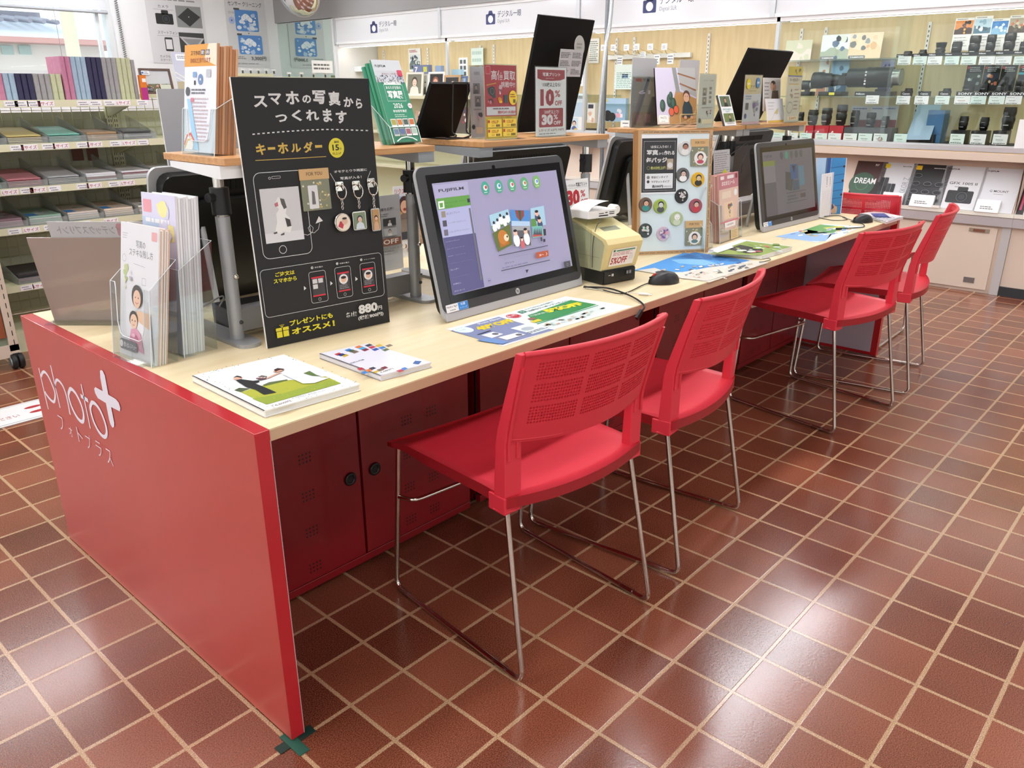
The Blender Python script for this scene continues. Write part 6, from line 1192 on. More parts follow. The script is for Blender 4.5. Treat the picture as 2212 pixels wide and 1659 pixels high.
def sant(a, T):
    a.c_ = (1360, 480, 3.687); a.ppoly([(30, 385), (430, 245), (640, 265), (960, 305), (700, 370), (460, 430), (250, 400)], '#3f92d6'); a.up(); a.ppoly([(330, 285), (520, 240), (960, 305), (860, 320), (640, 300)], '#2f78b8'); a.ppoly([(330, 300), (560, 290), (700, 330), (600, 345), (400, 330)], '#7ab6e2'); a.up()
    for q in ([(400, 275), (470, 255), (560, 280), (500, 292)], [(560, 262), (640, 258), (660, 300), (590, 290)], [(660, 285), (730, 272), (800, 290), (720, 312)], [(780, 295), (860, 290), (880, 310), (800, 312)], [(840, 330), (880, 312), (900, 340), (850, 350)]): a.ppoly(q, '#1f5f9c')
    a.up(); a.ppoly([(60, 385), (200, 365), (300, 400), (420, 400), (640, 360), (880, 330), (1060, 310), (1000, 360), (780, 420), (620, 470), (420, 450)], '#d9d2c4'); a.up(); rg = random.Random(6)
    for k in range(46): x = rg.uniform(180, 950); y = 400 - (x - 200) * .07 + rg.uniform(-30, 45); a.ppoly([(x, y), (x + rg.uniform(16, 40), y - 8), (x + rg.uniform(30, 50), y + 3), (x + 10, y + 9)], ['#f0ece4', '#b9a88e', '#6a6a66', '#e9e4da', '#8a949a', '#4a5a6a'][k % 6]); a.up(.1)
    for x, y in ((380, 382), (700, 345), (850, 340), (640, 352)): c = a.p(x, y); a.circ(c[0], c[1], .008, '#f2f2f0', 14); a.circ(c[0] + .012, c[1] + .003, .006, '#2f6ab0', 12)
    for k in range(22): x = rg.uniform(480, 760); y = rg.uniform(400, 470); a.ppoly([(x, y), (x + 18, y - 5), (x + 12, y + 6)], ['#e3b8b0', '#e9dcc0', '#cfe0d2', '#f0ede6'][k % 4])
flat_print(((1370, 583), (1532, 610), (1660, 567), (1500, 547)), 'photo_mat', 'glossy photo mat of a white town and blue sea beside the printer', 'print', .0012, '#d8d2c2', sant)
def fl2(a, T):
    a.c_ = (1360, 480, 3.687); a.ppoly([(1160, 115), (1420, 60), (1620, 90), (1560, 150), (1440, 150)], '#8fb4dc'); a.ppoly([(1380, 65), (1520, 18), (1740, 40), (1620, 85), (1400, 95)], '#5a9a4a'); a.ppoly([(1600, 90), (1740, 40), (1830, 30), (1700, 110), (1560, 155)], '#e6eeea'); a.up(); a.pline([(1420, 95), (1640, 65), (1760, 25)], .004, '#4a8a5a'); c = a.p(1375, 72); a.circ(c[0], c[1], .02, '#b84a50', 18, .014); rg = random.Random(3)
    a.ppoly([(1540, 45), (1690, 30), (1700, 40), (1580, 58)], '#d8cc3a')
    for k in range(34): x = rg.uniform(1200, 1780); y = 118 - (x - 1200) * .12 + rg.uniform(-26, 26); a.ppoly([(x, y), (x + 38, y - 7), (x + 44, y + 2), (x + 8, y + 7)], ['#eef2f4', '#6a92c4', '#d8d48a', '#b9c4cc', '#8fa07a', '#c9a878'][k % 6]); a.up(.1)
flat_print(((1677, 511), (1765, 524), (1868, 489), (1780, 484)), 'coupon_sheet', 'blue, green and white price sheets in front of the second monitor', 'sheet', .0008, '#dfe9f0', fl2)
# ---------------------------------------------------------------- mice and leads
def mouse(x, y, rz, label):
    t = thing('computer_mouse', label, 'mouse', TR(x, y, Z0 + .0022, rz), 'black mice on the desk'); MB = M('#1d1d1f', .42)
    def sh(u, v):
        th = 2 * PI * u; k = math.sin(PI * min(1, v * .5 + .0001)); r = math.cos(v * PI / 2) ** .55; yy = .054 * math.sin(th) * r; xx = (.030 - .006 * math.cos(2 * th) * 0 + .003 * math.cos(th * 2)) * math.cos(th) * r; z = .037 * math.sin(v * PI / 2) * (1 - .28 * (yy / .054 if yy > 0 else 0) - .18 * (-(yy) / .054 if yy < 0 else 0))
        return (xx, yy, z)
    b = B(); b.grid(sh, 28, 10, MB); b.add([sh(i / 28, 0) for i in range(28)], [tuple(range(28))[::-1]], MB); b.build('shell', t)
    B().lathe([(.0075, -.003), (.0085, 0), (.0075, .003)], M('#c23a35', .4), Matrix.Translation((0, .033, .0235)) @ Matrix.Rotation(PI / 2, 4, 'Y'), 16).build('scroll_wheel', t); B().box(-.0004, .012, .024, .0004, .05, .0275, M('#060606', .6), Matrix.Rotation(-.12, 4, 'X')).build('button_gap', t); return t
mouse(1.502, .10, math.radians(62), 'black mouse with a red wheel in front of the printer'); mouse(3.185, .085, math.radians(62), 'black mouse near the far end of the desk')
def lead(px, r, col, name, label, z=Z0 + .004, more=()):
    P = [at(x, y, 2, z) for x, y in px] + [Vector(q) for q in more]; return tag(B().tube(spline(P, 8), r, M(col, .45), 7).build(name), label, 'cable')
lead(((1262, 618), (1300, 626), (1345, 634), (1388, 616), (1400, 612)), .0017, '#18181a', 'mouse_cable', 'thin black lead running from the monitor to the mouse')
t = thing('usb_cable', 'thick black lead ending in a plug hanging over the desk edge', 'cable'); P = [at(x, y, 2, Z0 + .006) for x, y in ((1260, 620), (1310, 622), (1350, 634), (1378, 648))] + [at(1392, 662, 1, -.012), at(1384, 674, 1, -.014)]
B().tube(spline(P, 8), .0026, M('#131315', .45), 8).build('lead', t); B().box(-.006, -.004, -.03, .006, .004, 0, M('#161618', .4), Matrix.Translation(at(1386, 671, 1, -.012)) @ Matrix.Rotation(.9, 4, 'Y')).build('plug', t)
t = thing('white_plug_cable', 'white plug on a thin pale lead by the mouse', 'cable'); P = [at(x, y, 2, Z0 + .004) for x, y in ((1266, 622), (1330, 630), (1382, 634))]
B().tube(spline(P, 6), .0012, M('#d8d6cc', .4), 6).build('lead', t); B().tube([at(1380, 634, 2, Z0 + .005), at(1400, 636, 2, Z0 + .005)], .004, M('#eceae6', .35), 10).tube([at(1400, 636, 2, Z0 + .005), at(1408, 637, 2, Z0 + .005)], .0026, CHROME, 8).build('plug', t)
lead(((1768, 470), (1800, 476), (1830, 474), (1812, 466), (1775, 468)), .0018, '#18181a', 'loose_cable', 'loop of black lead beside the second monitor')
lead(((1820, 440 + 30), (1835, 474), (1850, 479)), .0016, '#18181a', 'mouse_cable', 'short black lead of the far mouse')
t = thing('usb_cable', 'black lead and plug lying across the second price sheets', 'cable'); P = [at(x, y, 2, Z0 + .0045) for x, y in ((1815, 494), (1845, 492), (1866, 490), (1864, 484), (1850, 481), (1838, 478))]
B().tube(spline(P, 6), .002, M('#18181a', .45), 7).build('lead', t); B().tube([at(1806, 494, 2, Z0 + .006), at(1818, 494, 2, Z0 + .006)], .0045, M('#141416', .4), 8).build('plug', t)
lead(((1640, 566), (1650, 565), (1664, 561), (1660, 558), (1648, 560)), .0014, '#4a4a4a', 'looped_wire', 'small dark wire loop by the photo mat corner')
# ---------------------------------------------------------------- leaflet holders at the lettered end
def acr_box(par, w_, d, h, hf, name='holder', T=None, cut=True, mat=ACR):
    """clear pocket: back, two sloping sides, low front with a scooped middle, floor; front faces +z of the frame"""
    th = .0025; b = B(); S = Matrix(((0, 0, 1, 0), (0, 1, 0, 0), (1, 0, 0, 0), (0, 0, 0, 1)))   # profile (z,y) swept along x
    b.box(0, 0, -d, w_, h, -d + th, mat); b.box(0, 0, -d, w_, th, 0, mat)
    pr = [(-d, 0), (0, 0), (0, hf), (-d, h)]
    for x in (0, w_ - th): b.add([(x, y, z) for z, y in pr] + [(x + th, y, z) for z, y in pr], [(0, 1, 2, 3), (7, 6, 5, 4), (0, 4, 5, 1), (1, 5, 6, 2), (2, 6, 7, 3), (3, 7, 4, 0)], mat)
    if cut:
        lo = hf * .3; out = [(0, 0), (w_, 0), (w_, hf), (w_ * .88, hf), (w_ * .86, hf * .9), (w_ * .84, lo + .03), (w_ * .78, lo + .006), (w_ * .7, lo), (w_ * .3, lo), (w_ * .22, lo + .006), (w_ * .16, lo + .03), (w_ * .14, hf * .9), (w_ * .12, hf), (0, hf)]
        half = [(0, 0), (w_ / 2, 0), (w_ / 2, lo), (w_ * .3, lo), (w_ * .22, lo + .006), (w_ * .16, lo + .03), (w_ * .14, hf * .9), (w_ * .12, hf), (0, hf)]
        b.prism(half, -th, 0, mat); b.prism([(w_ - x, y) for x, y in half][::-1], -th, 0, mat)
    else: b.box(0, 0, -th, w_, hf, 0, mat)
    e = .0011
    if cut: b.tube([(x, y, 0) for x, y in out[2:] + out[:1]], e, ACEDGE, 5)
    else: b.tube([(0, 0, 0), (0, hf, 0), (w_, hf, 0), (w_, 0, 0)], e, ACEDGE, 5)
    b.tube([(0, hf, 0), (0, h, -d), (w_, h, -d), (w_, hf, 0)], e * .8, ACEDGE, 5); b.tube([(w_, 0, 0), (w_, hf, 0)], e, ACEDGE, 5)
    return b.build(name, par, T)
def leaves(par, w_, h, z0, n, dz, cover, page, art=None, name='leaflet', lean=0.0, x=0, y=.003):
    """a stack of leaflets in a pocket: each sheet block a step behind the last"""
    b = B()
    for i in range(n):
        z = z0 - i * dz; q = .0006 * ((i * 7) % 5); b.box(x + q, y, z - dz * .86, x + w_ + q * .5, y + h - .002 * ((i * 3) % 4), z - (dz * .02), M(page[i % len(page)], .55))
    b.box(x, y, z0, x + w_, y + h, z0 + .0006, M(cover, .4))
    if art: art(Art(b, Matrix.Translation((x, y, 0)), z0 + .0009), w_, h)
    return b.build(name, par, Matrix.Rotation(-lean, 4, 'X') if lean else None)
TH = frame((.028, .655, Z0), (.040, .487, Z0), .13)
t = thing('leaflet_holder', 'clear leaflet holder of white booklets with a mother and child cover, by the lettered panel', 'leaflet holder', TH)
acr_box(t, .168, .062, .235, .17); B().box(.02, -.0006, -.03, .148, .0006, .012, ACR).build('foot', t)
def art_mc(a, w_, h):
    INK = '#77797c'
    a.text('写真の', w_ * .42, h * .83, w_ * .66, h * .885, INK, 0); a.text('ステキな残し方', w_ * .24, h * .765, w_ * .86, h * .82, INK, 0); a.rr(w_ * .82, h * .9, w_ * .96, h * .965, .003, '#e0a9a9'); a.fine(w_ * .06, h * .88, w_ * .2, h * .93, 3, '#b9bbbd', 2, .3); a.line([(w_ * .36, h * .71), (w_ * .66, h * .70)], .0006, INK)
    a.blobs(w_ * .02, h * .5, w_ * .24, h * .7, ['#c9d2a0', '#b8c888', '#d8dcc0'], 9, 3, .2); a.blobs(w_ * .25, h * .56, w_ * .36, h * .66, ['#e0b0c0', '#b9b9bd', '#d8d8da'], 5, 4, .25); a.ring(w_ * .14, h * .74, w_ * .05, .0006, INK, 14); a.orr(w_ * .62, h * .57, w_ * .72, h * .62, .001, .0006, INK)
    # mother
    a.poly([(w_ * .3, h * .02), (w_ * .95, h * .02), (w_ * .86, h * .3), (w_ * .62, h * .36), (w_ * .44, h * .33)], '#e4e4e6'); a.up(); a.poly([(w_ * .46, h * .30), (w_ * .86, h * .25), (w_ * .84, h * .37), (w_ * .5, h * .37)], '#e2bd9c'); a.up()
    a.circ(w_ * .49, h * .475, w_ * .135, '#55504e', 20, h * .085); a.up(); a.circ(w_ * .50, h * .455, w_ * .10, '#e3bfa4', 20, h * .068); a.up(); a.line([(w_ * .46, h * .43), (w_ * .5, h * .42), (w_ * .55, h * .432)], .0016, '#c06a6a'); [a.circ(w_ * q, h * .465, .0018, '#3a2c28', 8) for q in (.46, .54)]
    # child
    a.up(); a.circ(w_ * .42, h * .30, w_ * .115, '#4a4442', 18, h * .062); a.up(); a.circ(w_ * .43, h * .282, w_ * .095, '#e6c4a8', 18, h * .056); a.up(); [a.circ(w_ * q, h * .288, .002, '#2c2422', 8) for q in (.39, .47)]; a.line([(w_ * .40, h * .258), (w_ * .43, h * .252), (w_ * .46, h * .259)], .0014, '#b85a5a'); a.poly([(w_ * .3, h * .08), (w_ * .72, h * .06), (w_ * .62, h * .2), (w_ * .5, h * .235), (w_ * .36, h * .22)], '#d59aae'); a.up(); a.blobs(w_ * .34, h * .08, w_ * .66, h * .2, ['#e0b4c2', '#c9869c'], 10, 2, .12)
    a.rr(w_ * .08, h * .05, w_ * .56, h * .13, .01, '#6a6c72'); a.up(); a.circ(w_ * .13, h * .09, w_ * .05, '#e9e9ea', 18); a.text('想い出レスキュー', w_ * .2, h * .07, w_ * .54, h * .11, '#eceded', .01)
leaves(t, .162, .300, -.014, 8, .0030, '#e0e0e2', ['#efe9e6', '#e0c2ac', '#f1f1f0', '#d8b49a'], art_mc, 'booklet_stack', .05, .003)
TR_ = frame((.108, .660, Z0), (.122, .500, Z0), .08)
t = thing('leaflet_holder', 'clear leaflet holder of ribbed white folders behind the mother and child booklets', 'leaflet holder', TR_)
acr_box(t, .16, .085, .26, .20, cut=False); B().box(0, -.0006, -.1, .16, .002, .0, ACR).build('foot', t)
def art_fold(a, w_, h): a.rr(w_ * .05, h * .88, w_ * .3, h * .96, .003, '#e6a0a8'); a.rect(0, h * .4, w_ * .5, h * .85, '#bcd0ea'); a.up(); a.fine(w_ * .1, h * .7, w_ * .9, h * .86, 3, '#f0f0f2', 3); a.blobs(w_ * .4, h * .7, w_, h * .98, ['#f0e6a0', '#d8d8f0'], 6, 2, .2)
leaves(t, .138, .355, -.008, 9, .0062, '#d9d7ec', ['#e9e9ec', '#f4f4f5', '#dcdce0'], art_fold, 'folder_stack', .02, .004)
# big acrylic easel with dark back, behind
p0 = Vector((.045, 1.062, Z0)); d_ = Vector((.62, -.69, 0)).normalized()
t = thing('acrylic_easel', 'large frosted acrylic easel with a black edge, on the far corner of the desk', 'easel', frame(p0, p0 + d_ * .3, .0))
FROST = hazy(clear('grey_acrylic', '#e6dcd4', .10, .12), '#b5a59b', .62)  # brownish haze colour paints in the desk's reflection
Le = Matrix.Rotation(-.30, 4, 'X'); Wd = .30
B().box(0, 0, .0, Wd, .232, .003, FROST).build('front_sheet', t, Matrix.Rotation(.20, 4, 'X'))
B().box(-.002, .0, -.012, .006, .205, -.002, BLACK).build('black_edge', t, Matrix.Rotation(.20, 4, 'X'))
B().box(.0, 0, -.10, Wd, .003, .05, ACR).build('foot', t)
b = B(); b.box(.06, .23, -.004, Wd, .272, -.002, M('#b9b9b9', .5)); a = Art(b, None, -.0014); a.text('インデックスプリント', .24, .240, .08, .262, '#8f9092', 0); a.rr(.23, .234, .29, .268, .006, '#b58a8e'); b.build('header_strip', t, Matrix.Rotation(.20, 4, 'X'))
# grey board standing on the far side behind the orange leaflets
p = at(345, 195, 1, 1.06)
card('grey_board', 'plain grey back of a board standing behind the orange leaflets', 'sign', (p.x, 1.06, Z0 + .004), (p.x + .45, 1.06, Z0 + .004), p.z - Z0, 0.03, .006, '#9a9a9c', None, None, '#d8d8d6', .004)

# ---------------------------------------------------------------- things on the riser shelves
# orange leaflets
TO = frame(at(391, 311, 1, .668).xy.to_3d() + Vector((0, 0, RT)), at(461, 321, 1, .523).xy.to_3d() + Vector((0, 0, RT)), .16)
wo = (at(391, 311, 1, .668).xy - at(461, 321, 1, .523).xy).length
t = thing('leaflet_holder', 'clear holder of orange-headed leaflets about saving phone videos, on the nearest riser shelf', 'leaflet holder', TO)
def art_or(a, w_, h):
    a.rect(0, 0, w_, h, '#e3e6ee'); a.up(); a.rect(0, h * .80, w_, h, '#d9962f'); a.up(); a.poly([(w_ * .62, h * .86), (w_, h * .8), (w_, h), (w_ * .75, h)], '#e9d8c0'); a.up(); a.text('スマホの', w_ * .2, h * .90, w_ * .5, h * .945, '#5a3a22', .02); a.rect(w_ * .52, h * .9, w_ * .64, h * .95, '#5a5456'); a.rect(w_ * .67, h * .9, w_ * .79, h * .95, '#5a5456'); a.up(); a.text('動', w_ * .535, h * .908, w_ * .625, h * .942, '#eee'); a.text('画', w_ * .685, h * .908, w_ * .775, h * .942, '#eee'); a.text('DVDに保存できます', w_ * .2, h * .83, w_ * .82, h * .88, '#a8542a', .02)
    a.circ(w_ * .52, h * .68, w_ * .08, '#6a86b0', 20, h * .05); a.up(); a.circ(w_ * .52, h * .68, w_ * .02, '#e9ebf0', 12); a.rr(w_ * .28, h * .7, w_ * .4, h * .75, .002, '#7aa0c9'); a.rect(w_ * .32, h * .63, w_ * .37, h * .67, '#333'); a.rect(w_ * .7, h * .7, w_ * .84, h * .77, '#b9bcc2'); a.circ(w_ * .12, h * .57, w_ * .07, '#4a4a4c', 18); a.fine(w_ * .24, h * .54, w_ * .8, h * .6, 2, '#6a6c72', 2)
    a.fine(w_ * .25, h * .1, w_ * .85, h * .52, 12, '#c4b4b8', 3, .4); a.up(); a.rect(w_ * .22, h * .47, w_ * .32, h * .51, '#d87a8a')
    a.poly([(w_ * .1, h * .5), (w_ * .22, h * .5), (w_ * .5, h * .02), (w_ * .35, h * .02)], '#9ccbe6'); a.poly([(w_ * .04, h * .14), (w_ * .2, h * .2), (w_ * .36, h * .1), (w_ * .3, h * .02), (w_ * .05, h * .02)], '#f0ede6'); a.up(); a.line([(w_ * .04, h * .06), (w_ * .12, h * .15), (w_ * .24, h * .17), (w_ * .36, h * .1)], .006, '#d86a5a'); a.line([(w_ * .05, h * .03), (w_ * .15, h * .11), (w_ * .27, h * .12)], .004, '#d8b84a')
leaves(t, wo * .97, .232, -.004, 7, .0072, '#e3e6ee', ['#c98f62', '#b47a50', '#d8a880', '#c2885c'], art_or, 'leaflet_stack', 0, wo * .01, .006)
acr_box(t, wo, .082, .16, .10, mat=ACR); B().tube([(.01, .0, -.08), (.01, -.022, -.10)], .002, CHROME).tube([(wo - .01, 0, -.08), (wo - .01, -.022, -.10)], .002, CHROME).build('wire_foot', t)
# green leaflets
gb, gr = at(852, 308, 1, .52), at(911, 305, 1, .52); TG = frame((gb.x, .52, RT + .004), (gr.x, .52, RT + .004), .36); wg = gr.x - gb.x
t = thing('leaflet_holder', 'clear holder of green photo exhibition leaflets dated 2026', 'leaflet holder', TG)
def art_gr(a, w_, h):
    a.rect(0, 0, w_, h * .73, '#2a8a66'); a.rect(0, h * .86, w_, h, '#c9cdd0'); a.up(); a.text('FUJIFILM', w_ * .08, h * .905, w_ * .44, h * .94, '#333', .02); a.text('あなたらしさを選べる', w_ * .25, h * .82, w_ * .85, h * .845, '#8a3a4a'); a.rr(w_ * .8, h * .80, w_ * .98, h * .88, .003, '#c8405a'); rg = random.Random(4)
    for k in range(120): x = rg.uniform(0, w_ * .96); y = rg.uniform(h * .71, h * .81); a.rect(x, y, x + w_ * .02, y + h * .012, ['#4a4a4c', '#77787a', '#2c2c2e', '#3a5a9a'][k % 4])
    a.poly([(w_ * .22, h * .70), (w_ * .82, h * .70), (w_ * .84, h * .735), (w_ * .22, h * .735)], '#dfe6e2'); a.up(); a.line([(w_ * .2, h * .7), (w_ * .86, h * .7), (w_ * .86, h * .5), (w_ * .2, h * .5)], .001, '#e6efe9', True); a.text('あなたが主役の', w_ * .25, h * .645, w_ * .78, h * .685, '#eef4f0', .01); a.text('写真展', w_ * .26, h * .52, w_ * .8, h * .63, '#eef4f0', .035); a.text('2026', w_ * .35, h * .415, w_ * .68, h * .475, '#eef4f0', .01); a.text('参加型写真展', w_ * .28, h * .36, w_ * .78, h * .395, '#dfeae4', .02); a.fine(w_ * .3, h * .30, w_ * .76, h * .345, 2, '#a9d0be', 3)
    for k in range(8): x = w_ * (.1 + .215 * (k % 4)); y = h * (.19 if k < 4 else .075); a.rect(x, y, x + w_ * .19, y + h * .095, '#e6e6e2'); a.up(.3); a.rect(x + w_ * .015, y + h * .02, x + w_ * .175, y + h * .085, ['#a9a04a', '#c87a3a', '#4a5a52', '#c86a3a', '#7a92b4', '#5a6a9a', '#9a5a6a', '#a9bcae'][k]); a.up(.3)
    a.circ(w_ * .93, h * .44, w_ * .075, '#f0e9ea', 20); a.up(); a.fine(w_ * .88, h * .43, w_ * .98, h * .45, 2, '#c86a7a', 3); a.line([(w_ * .12, h * .01), (w_ * .3, h * .05), (w_ * .5, h * .06), (w_ * .7, h * .045), (w_ * .85, h * .01)], .003, '#eef2f0')
leaves(t, wg, .222, -.002, 8, .0062, '#c9cdd0', ['#2f8a68', '#3a9a78', '#277a5a'], art_gr, 'leaflet_stack', 0, 0, .004); acr_box(t, wg, .055, .13, .045, cut=False)
# wire stand with a black panel seen from behind
def back_panel(pl, pr, ptl, ptr_h, y0, lean, name, label, stand=True):
    a0, a1 = at(pl[0], pl[1], 1, y0), at(pr[0], pr[1], 1, y0); T = frame((a0.x, y0, RT + .003), (a1.x, y0, RT + .003), -lean); wd = a1.x - a0.x
    t = thing(name, label, 'photo panel', T); b = B(); b.box(0, 0, -.012, wd, ptr_h, 0, M('#070708', .6, 0, 0, 0, .2)); b.build('panel', t, None, .001)
    if stand:
        W_ = M('#0d0d0e', .4); b = B(); Ti = T.inverted()
        for xx in (.36, .72):
            b.tube(bend([Ti @ Vector((a0.x + wd * xx, y0 - .11, RT + .16)), Ti @ Vector((a0.x + wd * xx, y0 - .10, RT + .02)), Ti @ Vector((a0.x + wd * xx + .008, y0 - .115, RT + .012)), Ti @ Vector((a0.x + wd * xx, y0 - .09, RT + .003)), Ti @ Vector((a0.x + wd * xx, y0 + .03, RT + .003))], .008), .0022, W_, 6)
        b.tube([Ti @ Vector((a0.x + wd * .36, y0 - .11, RT + .16)), Ti @ Vector((a0.x + wd * .72, y0 - .11, RT + .16))], .0022, W_, 6); b.tube([Ti @ Vector((a0.x + wd * .25, y0 - .09, RT + .003)), Ti @ Vector((a0.x + wd * .85, y0 - .09, RT + .003))], .0022, W_, 6); b.build('wire_stand', t)
    return t
back_panel((896, 298), (982, 297), None, .175, .69, .50, 'canvas_photo', 'black-backed photo panel on a black wire stand beside the green leaflets')
back_panel((1118, 289), (1232, 289), None, .375, .70, .26, 'canvas_photo', 'tall black panel with a calendar sheet behind the red poster', False)
k = back_panel((1545, 272), (1640, 272), None, .34, .71, .42, 'canvas_photo', 'large black panel leaning over the clear print sign', False)
# calendar sheet and round tag behind the tall black panel
q0, q1 = at(1196, 180, 1, .60), at(1245, 180, 1, .60)
card('calendar_sheet', 'white calendar sheet of number rows against the tall black panel', 'calendar', (q0.x, .585, at(1200, 165, 1, .585).z), (q1.x, .585, at(1200, 165, 1, .585).z), .085, -.15, .001, '#bfbfc0', lambda a, w_, h: [a.fine(w_ * (.04 + .5 * i), h * (.08 + .3 * j), w_ * (.48 + .5 * i), h * (.3 + .3 * j), 4, '#55565a', i + j) for i in range(2) for j in range(3)])
q = at(1252, 100, 1, .58); b = B(); b.prism([(.028 * math.cos(2 * PI * i / 24), .034 * math.sin(2 * PI * i / 24)) for i in range(24)], -.001, 0, M('#b4b6ae', .5)); Art(b, None, .0003).fine(-.015, -.02, .018, .012, 3, '#8a8c84', 3); b.box(-.02, -.075, -.001, .008, -.03, 0, M('#c4c4c4', .5)); tag(b.build('round_tag', None, Matrix.Translation(q) @ frame((0, 0, 0), (1, 0, 0), 0)), 'grey oval tag standing above the calendar sheet', 'tag')
# acrylic T-stand signs
def tsign(bl, br, ytop, y0, label, base, art, name='acrylic_sign', y1=None, lean=0.02):
    p0, p1 = at(bl[0], bl[1], 1, y0), at(br[0], br[1], 1, y1 or y0); T = frame((p0.x, p0.y, RT), (p1.x, p1.y, RT), lean); wd = (p1.xy - p0.xy).length; h = at(bl[0], ytop, 1, y0).z - RT
    t = thing(name, label, 'sign', T); B().box(-.003, 0, -.0025, wd + .003, h, -.001, ACR).box(-.003, 0, .001, wd + .003, h, .0022, ACR).build('acrylic', t); B().box(-.003, .0, -.035, wd + .003, .0022, .035, ACR).build('foot', t)
    b = B().box(0, .003, -.001, wd, h - .003, 0.0, M(base, .5)); art(Art(b, Matrix.Translation((0, .003, 0)), .0002, .00009), wd, h - .006); b.build('printed_sheet', t); return t
def art_red(a, w_, h):
    a.rect(0, h * .45, w_, h, '#c02430'); a.rect(0, 0, w_, h * .31, '#e6c22a'); a.rect(w_ * .04, h * .325, w_ * .96, h * .44, '#f0ecec'); a.up(); a.rr(w_ * .04, h * .88, w_ * .17, h * .98, .001, '#d8303c'); a.up(); a.orr(w_ * .04, h * .88, w_ * .17, h * .98, .001, .0008, '#f0d8d8'); a.text('高価買取', w_ * .2, h * .80, w_ * .96, h * .93, '#f6f0f0', .012); a.text('挑戦中!!', w_ * .5, h * .70, w_ * .95, h * .78, '#f6f0f0', .01); a.line([(w_ * .05, h * .73), (w_ * .35, h * .76)], .003, '#d8a030')
    a.blobs(w_ * .04, h * .55, w_ * .36, h * .72, ['#2a2426', '#3a3436'], 6, 2, .3); a.circ(w_ * .22, h * .65, w_ * .1, '#1d1c1e', 20); a.up(); a.ring(w_ * .22, h * .65, w_ * .06, .0015, '#77777a', 18); a.blobs(w_ * .36, h * .6, w_ * .54, h * .74, ['#d8b0b4', '#8a5a5e', '#e9d0d0'], 7, 3, .25); a.blobs(w_ * .04, h * .47, w_ * .3, h * .56, ['#d8808a', '#7a3a3a', '#3a2a2a'], 7, 4, .25); a.blobs(w_ * .34, h * .47, w_ * .52, h * .58, ['#e6b02a', '#c9882a'], 6, 5, .3); a.rect(w_ * .58, h * .49, w_ * .68, h * .6, '#3a5a5a')
    a.circ(w_ * .86, h * .56, w_ * .13, '#e9cc3a', 24, h * .10); a.up(); a.fine(w_ * .77, h * .56, w_ * .95, h * .62, 2, '#8a3a2a', 3); a.rect(w_ * .86, h * .49, w_ * .94, h * .54, '#6a6a3a'); a.text('買取金額UPクーポン配信中', w_ * .38, h * .345, w_ * .94, h * .385, '#b03a44', .02); a.fine(w_ * .22, h * .40, w_ * .9, h * .43, 1, '#7a6a6e', 2); a.text('アプリクーポン 特典券', w_ * .16, h * .285, w_ * .8, h * .305, '#7a5a1a')
    for k in range(4): x = w_ * (.04 + .48 * (k % 2)); y = h * (.16 if k < 2 else .03); a.rr(x, y, x + w_ * .44, y + h * .11, .001, '#eed24e'); a.up(.4); a.rect(x + w_ * .01, y + h * .06, x + w_ * .07, y + h * .1, '#b8403a'); a.text(['10%UP', '15%UP', '10%UP', '10%UP'][k], x + w_ * .12, y + h * .05, x + w_ * .34, y + h * .095, '#a8501a', .02); a.fine(x + w_ * .26, y + h * .005, x + w_ * .42, y + h * .04, 1, '#55482a', k, .9); a.fine(x + w_ * .12, y + h * .012, x + w_ * .24, y + h * .035, 2, '#8a7a2a', k)
tsign((1050, 303), (1117, 299), 137, .502, 'red and yellow acrylic buy-back poster sign on the second riser shelf', '#c02430', art_red)
def art_off(a, w_, h):
    a.poly([(w_ * .05, h * .965), (w_ * .95, h * .965), (w_ * .95, h * .84), (w_ * .8, h * .815), (w_ * .5, h * .805), (w_ * .2, h * .815), (w_ * .05, h * .84)], '#a8242e'); a.up(); a.text('写真プリント', w_ * .22, h * .87, w_ * .8, h * .925, '#f4ecec', .03); a.fine(w_ * .32, h * .835, w_ * .68, h * .85, 1, '#e0b8b8', 2); a.text('\\100枚以上なら/', w_ * .2, h * .72, w_ * .82, h * .785, '#4a4648', .02); a.text('10', w_ * .14, h * .44, w_ * .6, h * .69, '#a8242e', .06); a.text('%', w_ * .62, h * .57, w_ * .8, h * .67, '#a8242e', .02); a.text('OFF', w_ * .62, h * .445, w_ * .86, h * .52, '#a8242e', .03)
    a.rr(w_ * .1, h * .13, w_ * .9, h * .41, .004, '#a8242e'); a.up(); a.text('\\300枚以上で/', w_ * .26, h * .325, w_ * .76, h * .385, '#f0e0e0', .02); a.text('30', w_ * .18, h * .16, w_ * .56, h * .32, '#f4ecec', .06); a.text('%', w_ * .58, h * .24, w_ * .72, h * .315, '#f4ecec', .02); a.text('OFF', w_ * .58, h * .16, w_ * .82, h * .22, '#f4ecec', .03); a.text('Lサイズ 63円 79円', w_ * .1, h * .065, w_ * .92, h * .105, '#6a4a44', .01); a.fine(w_ * .1, h * .02, w_ * .7, h * .045, 1, '#8a8486', 3)
tsign((1158, 299), (1222, 294), 142, .492, 'white acrylic sign reading 10% OFF and 30% OFF in red', '#f6f4f1', art_off)
